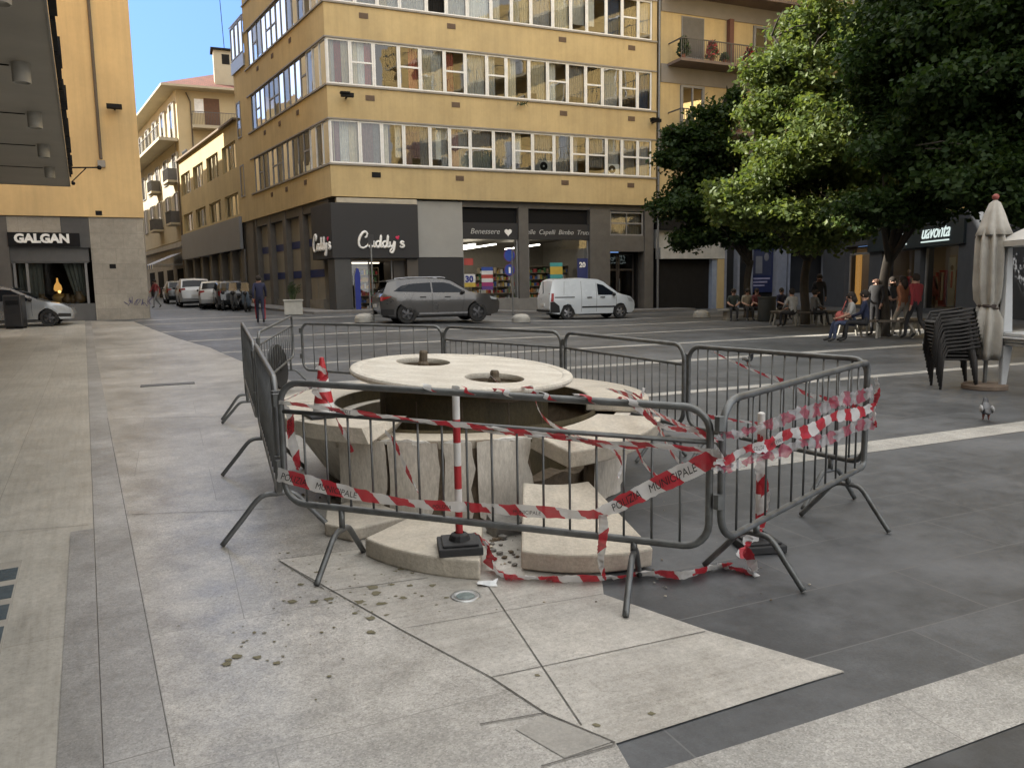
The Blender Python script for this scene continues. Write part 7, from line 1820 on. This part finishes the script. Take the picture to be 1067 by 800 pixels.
q = fx(903, 19.4); person('person in a blue jacket sitting close beside the woman in white', Vector((q.x, q.y, T3.z)), R(60), 'sit', cloth('blue', (.01, .016, .045)), dark, h=1.76)
q = fx(912.5, 21.6); person('bald man in a dark jacket standing behind the near bench', Vector((q.x, q.y, gz(q.x, q.y))), R(120), 'stand', cloth('charcoal', (.03, .03, .032)), dark, h=1.66, bald=True)
q = fx(928.5, 21.8); person('woman with dark hair in a black top standing right of the trunk', Vector((q.x, q.y, gz(q.x, q.y))), R(195), 'stand', dark, cloth('greydress', (.06, .055, .055)), h=1.62, hairlen=.2, sleeves=False)
q = fx(941, 20.6); person('long haired woman in an orange top and white trousers by the bench', Vector((q.x, q.y, gz(q.x, q.y))), R(20), 'walk', cloth('orange', (.24, .10, .05)), cloth('whitetrousers', (.28, .26, .22)), h=1.66, hairlen=.24)
q = fx(954.5, 20.2); person('person in a red jacket and black trousers walking right of the bench', Vector((q.x, q.y, gz(q.x, q.y))), R(15), 'walk', cloth('redjacket', (.20, .02, .025)), dark, h=1.72)
q = fx(826, 25.6); person('person in a white shirt seen from behind on the far round bench', Vector((q.x, q.y, T2.z)), R(20), 'sit', white, dark, h=1.72)
q = fx(853, 27.6); person('person in black standing just right of the lit tree trunk', Vector((q.x, q.y, gz(q.x, q.y))), R(170), 'stand', dark, dark, h=1.74)
q = fx(847.5, 26.2); person('person in dark clothes sitting on the right side of the far round bench', Vector((q.x, q.y, T2.z)), R(-80), 'sit', cloth('grey', (.1, .1, .1)), dark, h=1.66)
for px, lab, top, c in ((764, 'person with bare arms sitting leftmost on the low wall under the dark tree', cloth('darkgreen', (.03, .04, .035)), 'sit'), (778, 'person in a cream top sitting second on the low wall under the dark tree', cloth('cream', (.25, .22, .17)), 'sit'), (787, 'person in a dark red top sitting behind the one in cream', cloth('wine', (.12, .03, .035)), 'sit'), (813, 'person in a navy top sitting near the bin left of the far bench', navy, 'sit')):
    q = fx(px, 30.5); person(lab, Vector((q.x, q.y, gz(q.x, q.y))), R(180 + random.uniform(-30, 30)), c, top, dark, h=1.68, sleeves=False)
q0 = fx(756, 30.7); mb = MB(Matrix.Translation((q0.x, q0.y, gz(q0.x, q0.y))) @ Matrix.Rotation(.1, 4, 'Z'))
mb.box(-.2, 2.6, -.2, .35, .36, .44); mb.box(0, .2, -.15, .3, 0, .36); mb.box(2.2, 2.4, -.15, .3, 0, .36)
tag(mb.build('low_wall', M_leg, bevel=.02), 'low stone seat carrying a row of people under the dark tree', 'stone seat')
def bin_(name, label, P, r_, h, mat):
    t = thing(name, label, 'litter bin', P); mb = MB(Matrix.Translation(P)); mb.lathe([(r_ * .92, 0), (r_, .04), (r_, h - .08), (r_ * 1.06, h - .06), (r_ * 1.06, h), (r_ * .8, h), (r_ * .78, h - .25)], 20); mb.build('body', mat, t, smooth=40)
    mb = MB(Matrix.Translation(P)); mb.lathe([(.0001, h - .24), (r_ * .78, h - .24)], 16); mb.build('inside', M_black, t)
    return t
q = fx(799, 29.5); bin_('litter_bin', 'dark round litter bin under the trees near the seated row', Vector((q.x, q.y, gz(q.x, q.y))), .33, .95, pm('bin_dark', (.04, .045, .045), .6))
q = GG(28, 341); q += Vector((0.0, -.6, 0)); t = thing('litter_bin', 'black upright litter bin before the silver hatchback', 'litter bin', q, .25)
mb = MB(Matrix.Translation(q) @ Matrix.Rotation(.25, 4, 'Z')); mb.box(-.3, .3, -.25, .25, .05, 1.2); mb.build('body', pm('bin_black', (.022, .022, .024), .5, .2, 4), t, bevel=.05)
mb = MB(Matrix.Translation(q) @ Matrix.Rotation(.25, 4, 'Z')); mb.box(-.2, .2, -.262, -.253, .85, 1.0); mb.build('slot', M_black, t); mb = MB(Matrix.Translation(q) @ Matrix.Rotation(.25, 4, 'Z')); mb.box(-.27, .27, -.22, .22, 0, .05); mb.build('foot', M_black, t)
# pigeons
def pigeon(label, P, rz, s=1.):
    t = thing('pigeon', label, 'pigeon', P, rz, 'pigeons on the paving')
    k = s
    J = dict(tl=((0, -.19, .10), (.03, .012)), rp=((0, -.1, .12), (.045, .035)), bd=((0, 0, .13), .062), br=((0, .07, .155), .052), nk=((0, .095, .2), .03), hd=((0, .105, .235), .027), bk=((0, .145, .228), .007), hl=((-.025, -.005, .08), .018), hr=((.025, -.005, .08), .018), fl=((-.025, .0, .012), .006), fr=((.025, .0, .012), .006), cl=((-.03, .04, .006), .005), cr=((.03, .04, .006), .005))
    E_ = [('tl', 'rp'), ('rp', 'bd'), ('bd', 'br'), ('br', 'nk'), ('nk', 'hd'), ('hd', 'bk'), ('bd', 'hl'), ('hl', 'fl'), ('fl', 'cl'), ('bd', 'hr'), ('hr', 'fr'), ('fr', 'cr')]
    J = {n: (tuple(q * k for q in v[0]), v[1] if isinstance(v[1], tuple) else v[1] * k) for n, v in J.items()}
    me = skin_body(J, E_, [pm('pigeon_grey', (.09, .095, .105), .6, .3, 30), pm('pigeon_dark', (.03, .032, .038), .5, .3, 40), pm('pigeon_leg', (.2, .08, .06), .7)], lambda a, b: 2 if {a, b} & {'fl', 'fr', 'cl', 'cr'} else 1 if {a, b} & {'nk', 'hd', 'tl'} else 0, 'bd')
    o = bpy.data.objects.new('body', me); col.objects.link(o); o.parent = t; WM[o.name] = WM[t.name]
    mb = MB(WM[t.name])
    for s_ in (-1, 1): mb.sphere((s_ * .052 * k, -.04 * k, .135 * k), .1 * k, 10, 6, sq=(.18, 1, .42))
    mb.build('wing', pm('wing_bar', (.28, .285, .29), .6, .5, 22), t, smooth=True)
pigeon('grey pigeon with a pale wing on the dark paving below the chairs', GG(1027, 438), R(-25), 1.0)
q = fx(969, 17.4); pigeon('small dark pigeon behind the stacked chairs', Vector((q.x, q.y, gz(q.x, q.y))), R(-60))
q = GG(780, 381); pigeon('dark pigeon on the paving seen through the rear right barrier', q, R(200))

# ---------------------------------------------------------------- cafe furniture
U = G(1024, 405); U.z = 0
t = thing('closed_parasol', 'tall cream parasol closed and strapped beside the stacked chairs', 'parasol', U)
zY = lambda y: EYE + (290.8 - y) / 803 * U.y
M_can2 = pm('parasol_canvas', (.385, .37, .335), .85, .2, 5, .3, 40)
def pleat(prof, n, amp, seg, c, mb, ph=0, seed=0):
    vs = []; rs = random.Random(seed); off = [rs.uniform(-.4, .4) for _ in range(seg)]
    for (r_, z, a) in prof:
        for k in range(seg):
            w = 2 * math.pi * k / seg; rr_ = r_ * (1 + a * math.cos(n * w + ph + .5 * math.sin(2 * w + z * 2)) + .04 * math.sin(3 * w + z * 5))
            vs.append((c.x + rr_ * math.cos(w), c.y + rr_ * math.sin(w), z))
    m_ = len(prof)
    mb.add(vs, [(i * seg + k, i * seg + (k + 1) % seg, (i + 1) * seg + (k + 1) % seg, (i + 1) * seg + k) for i in range(m_ - 1) for k in range(seg)])
Cc = U + Vector((.02, 0, 0))
mb = MB(); pleat([(.16, zY(240), .12), (.185, zY(250), .2), (.19, zY(270), .22), (.185, zY(295), .2), (.165, zY(312), .16), (.13, zY(318), .1), (.15, zY(323), .14), (.205, zY(332), .2), (.22, zY(350), .2), (.215, zY(366), .22), (.185, zY(374), .25), (.12, zY(372), .2)], 9, .2, 90, Cc, mb); mb.build('canopy', M_can2, t, smooth=True)
mb = MB(); pleat([(.02, zY(211), 0), (.07, zY(214), .03), (.13, zY(226), .06), (.175, zY(238), .08), (.215, zY(246), .1), (.205, zY(246.5), .1)], 8, .1, 64, Cc, mb); mb.build('top_cap', M_can2, t, smooth=True)
mb = MB(); mb.lathe([(.142, zY(319.5)), (.148, zY(318)), (.142, zY(316.5))], 24, Vector((Cc.x, Cc.y, 0))); mb.tube([(Cc.x - .1, Cc.y - .12, zY(318)), (Cc.x + .02, Cc.y - .16, zY(321)), (Cc.x + .13, Cc.y - .1, zY(323))], .012, 6); mb.build('strap', pm('strap_brown', (.06, .045, .04), .7), t)
mb = MB(); mb.tube([(Cc.x, Cc.y, .05), (Cc.x, Cc.y, zY(212))], .028, 10); mb.build('pole', M_steel, t)
mb = MB(); mb.sphere((Cc.x, Cc.y, zY(208)), .045, 10, 8); mb.build('finial', pm('finial_red', (.25, .06, .05), .6), t, smooth=True)
mb = MB(); mb.lathe([(.0001, .09), (.26, .085), (.29, .06), (.29, .01), (.28, 0)], 32, Vector((Cc.x, Cc.y, 0))); mb.build('base', pm('base_stone', (.17, .13, .10), .85, .3, 6, .4), t, smooth=40)
# stacked chairs
M_wick = pm('dark_wicker', (.026, .024, .023), .7, .35, 30, .5, 60)
def chair():
    t = thing('cafe_chair', 'dark woven cafe chair at the bottom of the stack beside the parasol', 'chair', (0, 0, 0), 0, 'dark cafe chairs in one stack')
    mb = MB(); mb.box(-.24, .24, -.22, .24, .415, .445); mb.build('seat', M_wick, t, bevel=.012)
    mb = MB(); n_ = 8; vs = []
    for i in range(n_ + 1):
        x = -.25 + .5 * i / n_; y = -.22 - .05 * (1 - (2 * i / n_ - 1) ** 2)
        vs += [(x, y, .45), (x, y - .05, .63), (x, y - .025, .45), (x, y - .075, .63)]
    fs = []
    for i in range(n_):
        o = 4 * i; fs += [(o, o + 4, o + 5, o + 1), (o + 2, o + 3, o + 7, o + 6), (o + 1, o + 5, o + 7, o + 3), (o, o + 2, o + 6, o + 4)]
    mb.add(vs, fs); mb.build('backrest', M_wick, t)
    for s_ in (-1, 1):
        mb = MB(); mb.tube([(s_ * .245, .215, .0), (s_ * .255, .2, .43), (s_ * .265, .15, .56), (s_ * .265, -.05, .58), (s_ * .26, -.26, .62)], .018, 8); mb.build('arm', M_wick, t, smooth=True)
        mb = MB(); mb.tube([(s_ * .24, -.245, .0), (s_ * .25, -.22, .43)], .018, 8); mb.build('leg', M_wick, t, smooth=True)
    return t
ch0 = chair(); CS = G(992, 404); 
names = ['second from the bottom of the stack', 'third from the bottom of the stack', 'fourth from the bottom of the stack', 'fifth from the bottom of the stack', 'sixth from the bottom of the stack', 'just above the middle of the stack', 'fourth from the top of the stack', 'third from the top of the stack', 'second from the top of the stack', 'topmost of the stack']
rzc = R(75); dirf = Vector((-math.sin(rzc), math.cos(rzc), 0))
ch0.location = (CS.x, CS.y, .002); ch0.rotation_euler = (0, 0, rzc)
for i, nme in enumerate(names):
    p = CS + dirf * (.012 * (i + 1)); dup(ch0, (p.x, p.y, .002 + .052 * (i + 1)), rzc + random.uniform(-.02, .02), 'dark woven cafe chair, ' + nme)
# white plastic tables
M_plas = pm('white_plastic_table', (.50, .52, .54), .45, .15, 3)
TB = G(1075, 408)
def ptable(label, P, rz, flip=False, hh=.72):
    t = thing('plastic_table', label, 'table', P, rz, 'white plastic tables'); M_ = Matrix.Translation(P) @ Matrix.Rotation(rz, 4, 'Z')
    if flip: M_ = M_ @ Matrix.Translation((0, 0, hh)) @ Matrix.Rotation(math.pi, 4, 'X')
    mb = MB(M_); mb.box(-.45, .45, -.4, .4, hh - .035, hh); mb.box(-.42, .42, -.37, .37, hh - .09, hh - .036); mb.build('table_top', M_plas, t, bevel=.015)
    for sx_ in (-1, 1):
        for sy_ in (-1, 1):
            mb = MB(M_); x, y = sx_ * .37, sy_ * .32
            a = (.055, .03)
            top_ = [(x - .07, y - .05, hh - .09), (x + .07, y - .05, hh - .09), (x + .07, y + .05, hh - .09), (x - .07, y + .05, hh - .09)]
            bot = [(x * 1.03 - .035, y * 1.04 - .03, 0), (x * 1.03 + .035, y * 1.04 - .03, 0), (x * 1.03 + .035, y * 1.04 + .03, 0), (x * 1.03 - .035, y * 1.04 + .03, 0)]
            mb.add(bot + top_, [(3, 2, 1, 0), (4, 5, 6, 7), (0, 1, 5, 4), (1, 2, 6, 5), (2, 3, 7, 6), (3, 0, 4, 7)]); mb.build('leg', M_plas, t, bevel=.01)
    return t
ptable('white plastic table standing on the paving at the right edge', Vector((TB.x + .12, TB.y - .1, .002)), .1)
ptable('white plastic table turned upside down on the other table', Vector((TB.x + .1, TB.y - .1, .724)), .13, True, 1.25)
t = thing('stacked_cover', 'white pitched plastic lid resting on the upturned table legs', 'lid', (TB.x + .1, TB.y - .1, 1.98), .1)
mb = MB(Matrix.Translation((TB.x + .1, TB.y - .1, 1.985)) @ Matrix.Rotation(.1, 4, 'Z'))
mb.box(-.5, .5, -.45, .45, 0, .07); mb.add([(-.5, -.45, .075), (.5, -.45, .075), (.5, .45, .075), (-.5, .45, .075), (-.12, -.1, .34), (.12, -.1, .34), (.12, .1, .34), (-.12, .1, .34)], [(0, 1, 5, 4), (1, 2, 6, 5), (2, 3, 7, 6), (3, 0, 4, 7), (4, 5, 6, 7), (3, 2, 1, 0)])
mb.build('shell', pm('white_lid', (.46, .45, .42), .5, .25, 3), t)

# ---------------------------------------------------------------- bollards, poles, planter
M_bol = pm('bollard_stone', (.36, .35, .32), .8, .2, 5, .3)
for px, py, lab in ((380, 336, 'low round stone bollard left of the grey crossover'), (543, 336, 'low round stone bollard between the grey crossover and the white van'), (731, 331, 'low round stone bollard right of the white van near the trees')):
    p = GG(px, py); mb = MB(Matrix.Translation(p)); mb.lathe([(.0001, .34), (.18, .325), (.31, .26), (.34, .21), (.33, .2), (.33, .19), (.36, .17), (.36, .02), (.34, 0)], 28)
    tag(mb.build('stone_bollard', M_bol, smooth=40), lab, 'bollard', 'low stone bollards along the road')
p = GG(389.5, 334); t = thing('road_sign_pole', 'thin grey pole standing before the big corner shop sign', 'pole', p)
zt_ = D(389, 254, p.y).z
mb = MB(Matrix.Translation(p)); mb.tube([(0, 0, 0), (0, 0, zt_ - p.z)], .035, 8); mb.build('pole', M_steel, t); mb = MB(Matrix.Translation(p)); mb.box(-.1, .1, -.03, .0, zt_ - p.z - .05, zt_ - p.z + .35); mb.build('sign_back', pm('sign_back_dark', (.05, .05, .052), .5), t)
p = GG(534.5, 329); t = thing('traffic_sign', 'traffic sign pole with blue plates before the lit shop window', 'sign', p)
zz1 = D(534, 258, p.y).z - p.z
mb = MB(Matrix.Translation(p)); mb.tube([(0, 0, 0), (0, 0, zz1)], .035, 8); mb.build('pole', M_steel, t)
for dz_, r_ in ((-.35, .3), (-1.0, .28)):
    mb = MB(Matrix.Translation(p + Vector((-.12, -.06, zz1 + dz_))) @ Matrix.Rotation(.5, 4, 'Z') @ Matrix.Rotation(R(90), 4, 'X'))
    mb.lathe([(.0001, .012), (r_ * .86, .012), (r_ * .86, .0)], 24, mi=0); mb.lathe([(r_ * .86, .013), (r_, .013), (r_, 0), (.0001, 0)], 24, mi=1)
    if dz_ < -.5: mb.box(-.05, .05, -.15, .12, .013, .016, 2)
    mb.build('sign_plate', [pm('sign_blue', (.03, .07, .32), .4), pm('sign_violet', (.12, .05, .16), .4), M_signw], t)
p = GG(306, 328.5); t = thing('stone_planter', 'white box planter with a thin shrub by the shop piers', 'planter', p, .3)
mb = MB(WM[t.name]); mb.prism([(-.38, -.3), (.38, -.3), (.38, .3), (-.38, .3)], .03, .62); mb.box(-.42, .42, -.34, .34, .62, .68); mb.build('box', pm('planter_white', (.40, .40, .37), .7, .2, 5), t, bevel=.01)
mb = MB(WM[t.name])
for k in range(26):
    a_, r_ = random.uniform(0, 6.28), random.uniform(.05, .3); x, y = r_ * math.cos(a_), r_ * math.sin(a_); h = random.uniform(.3, .75)
    mb.tube([(x * .3, y * .3, .66), (x, y, .68 + h)], [.012, .004], 4); 
    for q in range(3): c = Vector((x, y, .68 + h * (.5 + .2 * q))); mb.add([c, c + Vector((.07, .03, .05)), c + Vector((.12, 0, .12)), c + Vector((.04, -.03, .07))], [(0, 1, 2, 3)])
mb.build('shrub', M_plant, t)

# ---------------------------------------------------------------- trees
def leafmat(name, c, c2, tr):
    mt, nt, out = newmat(name)
    b = N(nt, 'ShaderNodeBsdfPrincipled'); b.inputs['Roughness'].default_value = .5; b.inputs['Specular IOR Level'].default_value = .3 if c[1] > .05 else .15
    geo = N(nt, 'ShaderNodeNewGeometry'); cc = ramp(nt, geo.outputs['Random Per Island'], [(.1, c), (.9, c2)])
    L(nt, cc, b.inputs['Base Color'])
    t_ = N(nt, 'ShaderNodeBsdfTranslucent'); t2 = mix(nt, 1.0, cc, tr, 'MULTIPLY'); L(nt, t2, t_.inputs[0])
    mx = N(nt, 'ShaderNodeMixShader'); mx.inputs[0].default_value = .38
    L(nt, b.outputs[0], mx.inputs[1]); L(nt, t_.outputs[0], mx.inputs[2]); L(nt, mx.outputs[0], out.inputs[0]); return mt
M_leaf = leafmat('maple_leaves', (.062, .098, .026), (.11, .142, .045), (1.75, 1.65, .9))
M_leaf_shade = leafmat('shaded_leaves', (.017, .036, .011), (.034, .058, .017), (1.2, 1.2, .6))  # leaf colour lowered for the crowns that stand in shade
M_bark = pm('tree_bark', (.04, .034, .027), .95, .35, 6, .8, 18)
def leaves(name, parent, lobes, n, size, mat, spread=.2, per=30):
    "leaf faces grouped in sprays spread through the lobes' outer volume"
    boughs = []
    for (c, s) in lobes:
        c, s = np.array(c), np.array(s); k = 9
        for i in range(k):
            dz = rng.normal(size=3); dz /= np.linalg.norm(dz); f = rng.uniform(.55, 1.0); g = rng.uniform(.26, .5)
            boughs.append((c + dz * s * f, s * g * np.array([1.1, 1.1, .75])))
        boughs.append((c, s * .55))
    lobes = boughs
    vol = np.array([l[1][0] * l[1][1] * l[1][2] for l in lobes]) ** .75; vol /= vol.sum()
    ns = n // per
    idx = rng.choice(len(lobes), ns, p=vol)
    C_ = np.array([l[0] for l in lobes])[idx]; S_ = np.array([l[1] for l in lobes])[idx]
    d = rng.normal(size=(ns, 3)); d /= np.linalg.norm(d, axis=1)[:, None]
    rad = (.35 + .75 * rng.random(ns) ** .8)[:, None]
    sp = C_ + d * S_ * rad
    droop = d.copy(); droop[:, 2] -= .25
    c = np.repeat(sp, per, 0); dd_ = np.repeat(droop, per, 0)
    off = rng.normal(size=c.shape) * np.array([spread, spread, spread * .55]); off[:, 2] -= .35 * (off[:, 0] ** 2 + off[:, 1] ** 2)
    c = c + off
    m_ = len(c)
    nrm = rng.normal(size=c.shape) * .75 + dd_ * .4 + np.array([0, 0, .75]); nrm /= np.linalg.norm(nrm, axis=1)[:, None]
    t1 = np.cross(nrm, rng.normal(size=c.shape)); t1 /= np.linalg.norm(t1, axis=1)[:, None]; t2 = np.cross(nrm, t1)
    s = (size * (.6 + .7 * rng.random(m_)))[:, None]
    # five-pointed-ish blade: a folded pair of faces
    v = np.stack([c - t1 * s, c + t2 * s * .62 + nrm * s * .18 - t1 * s * .1, c + t1 * s * .95, c - t2 * s * .62 + nrm * s * .18 - t1 * s * .1], 1).reshape(-1, 3)
    Mi = np.array(WM[parent.name].inverted()); v = v @ Mi[:3, :3].T + Mi[:3, 3]
    me = bpy.data.meshes.new(name); me.vertices.add(len(v)); me.vertices.foreach_set('co', v.ravel().astype(np.float32))
    nf = 2 * m_; base = np.arange(m_)[:, None] * 4
    li = np.concatenate([base + np.array([0, 2, 1]), base + np.array([0, 3, 2])], 1).reshape(-1)
    me.loops.add(nf * 3); me.loops.foreach_set('vertex_index', li.astype(np.int32))
    me.polygons.add(nf); me.polygons.foreach_set('loop_start', (np.arange(nf) * 3).astype(np.int32))
    try: me.polygons.foreach_set('loop_total', np.full(nf, 3, np.int32))
    except Exception: pass
    me.materials.append(mat); me.update(calc_edges=True); me.validate()
    o = bpy.data.objects.new('crown', me); col.objects.link(o); o.parent = parent; WM[o.name] = WM[parent.name]; return o
def tree(label, P, lobes, n, size, mat, trunk_r=.2, fork=2.6, **k):
    t = thing('plane_tree', label, 'tree', P, 0, 'trees of the square')
    mb = MB(); P = Vector(P); top = P + Vector((.1, .05, fork))
    mb.tube(catmull([P - Vector((0, 0, .1)), P + Vector((.03, .0, .5)), P + Vector((-.04, .03, fork * .6)), top], 4), [trunk_r * (1.35 if i == 0 else 1.12 if i < 3 else 1 - .02 * i) for i in range(13)], 12)
    mb.build('trunk', M_bark, t, smooth=True)
    for (c, s) in lobes:
        c = Vector(c); mb = MB(); mid = top.lerp(c, .5) + Vector((random.uniform(-.3, .3), random.uniform(-.3, .3), .2)); C2 = catmull([top - Vector((0, 0, .3)), mid, c, c + Vector((random.uniform(-.4, .4), random.uniform(-.4, .4), s[2] * .7))], 4)
        nn_ = len(C2); mb.tube(C2, [trunk_r * .55 * (1 - .85 * i / nn_) for i in range(nn_)], 7)
        for q in range(5):
            a = Vector(C2[random.randrange(3, nn_)]); b = a + Vector((random.gauss(0, s[0] * .5), random.gauss(0, s[1] * .5), random.uniform(0, s[2] * .6))); mb.tube([a, a.lerp(b, .5) + Vector((0, 0, .1)), b], [.04, .025, .01], 5)
        mb.build('limb', M_bark, t, smooth=True)
    leaves('crown', t, lobes, n, size, mat, **k)
    return t
def lobe(px, py, Y, rx, ry, rz_): p = D(px, py, Y); return ((p.x, p.y, p.z), (rx, ry, rz_))
tree('bright leaved tree catching the sun beyond the round bench', T2, [lobe(800, 190, 25.8, 1.5, 1.6, 1.4), lobe(845, 160, 25.5, 2.0, 2.0, 1.7), lobe(900, 170, 26.5, 2.1, 2.0, 1.9), lobe(840, 90, 26, 1.8, 1.8, 1.6), lobe(880, 40, 26.5, 1.6, 1.8, 1.7), lobe(790, 225, 26.5, 1.3, 1.4, .9), lobe(860, 225, 25.0, 1.9, 1.7, 1.0), lobe(800, 120, 26.5, .9, 1.0, .8), lobe(920, 100, 27, 1.8, 1.8, 1.8), lobe(855, 12, 26.5, 1.2, 1.3, 1.0), lobe(955, 182, 28.2, 1.5, 1.6, .95), lobe(945, 130, 28.2, 1.6, 1.6, 1.5), lobe(765, 205, 25.5, .8, 1.0, .9), lobe(815, 60, 26, 1.0, 1.2, 1.0)], 72000, .092, M_leaf, .17, 2.5)  # two hidden right-hand lobes added to keep sun off the shop pier
tree('dark tree left of the sunlit one before the balconies', T1, [lobe(722, 200, 33, 1.6, 1.6, 1.7), lobe(712, 165, 33, 1.1, 1.2, 1.2), lobe(760, 190, 33.5, 1.7, 1.7, 1.8), lobe(745, 145, 33, 1.2, 1.2, 1.4), lobe(735, 240, 33, 1.5, 1.5, .9), lobe(790, 230, 33, 1.6, 1.5, 1.2), lobe(757, 112, 33, .5, .6, .8)], 36000, .105, M_leaf_shade, .17, 2.4)
tree('large dark tree whose crown overhangs the near round bench', T3, [lobe(962, 60, 20.5, 1.6, 1.9, 1.7), lobe(1000, 60, 20, 1.9, 2.0, 1.8), lobe(960, 140, 19.5, 1.9, 1.9, 1.5), lobe(1030, 150, 19.5, 1.9, 1.8, 1.4), lobe(932, 130, 20.5, 1.0, 1.4, 1.3), lobe(980, -30, 20.5, 2.0, 2.0, 1.6), lobe(915, 215, 20, 1.0, 1.2, .55), lobe(985, 196, 19.5, 1.5, 1.5, .6), lobe(932, 30, 21, 1.0, 1.4, 1.4), lobe(935, 218, 21.5, .9, 1.2, .4)], 76000, .085, M_leaf_shade, .15, 2.3)
T4 = Vector((14.6, 19.0, gz(14.6, 19)))
tree('large dark tree at the right edge behind the closed parasol', T4, [lobe(1080, 40, 19, 2.0, 2.0, 2.0), lobe(1110, 130, 19, 2.0, 2.0, 1.6), lobe(1050, 190, 18.5, 1.5, 1.5, .9), lobe(1150, 60, 19.5, 2.0, 2.0, 2.0), lobe(1060, 110, 18.5, 1.4, 1.5, 1.5), lobe(1100, 205, 18.2, 1.6, 1.5, .7), lobe(1030, 40, 18.5, 1.5, 1.5, 1.5), lobe(1045, 205, 17.8, 1.2, 1.3, .55), lobe(1010, 180, 18, 1.0, 1.2, .8)], 60000, .085, M_leaf_shade, .22, 2.4)
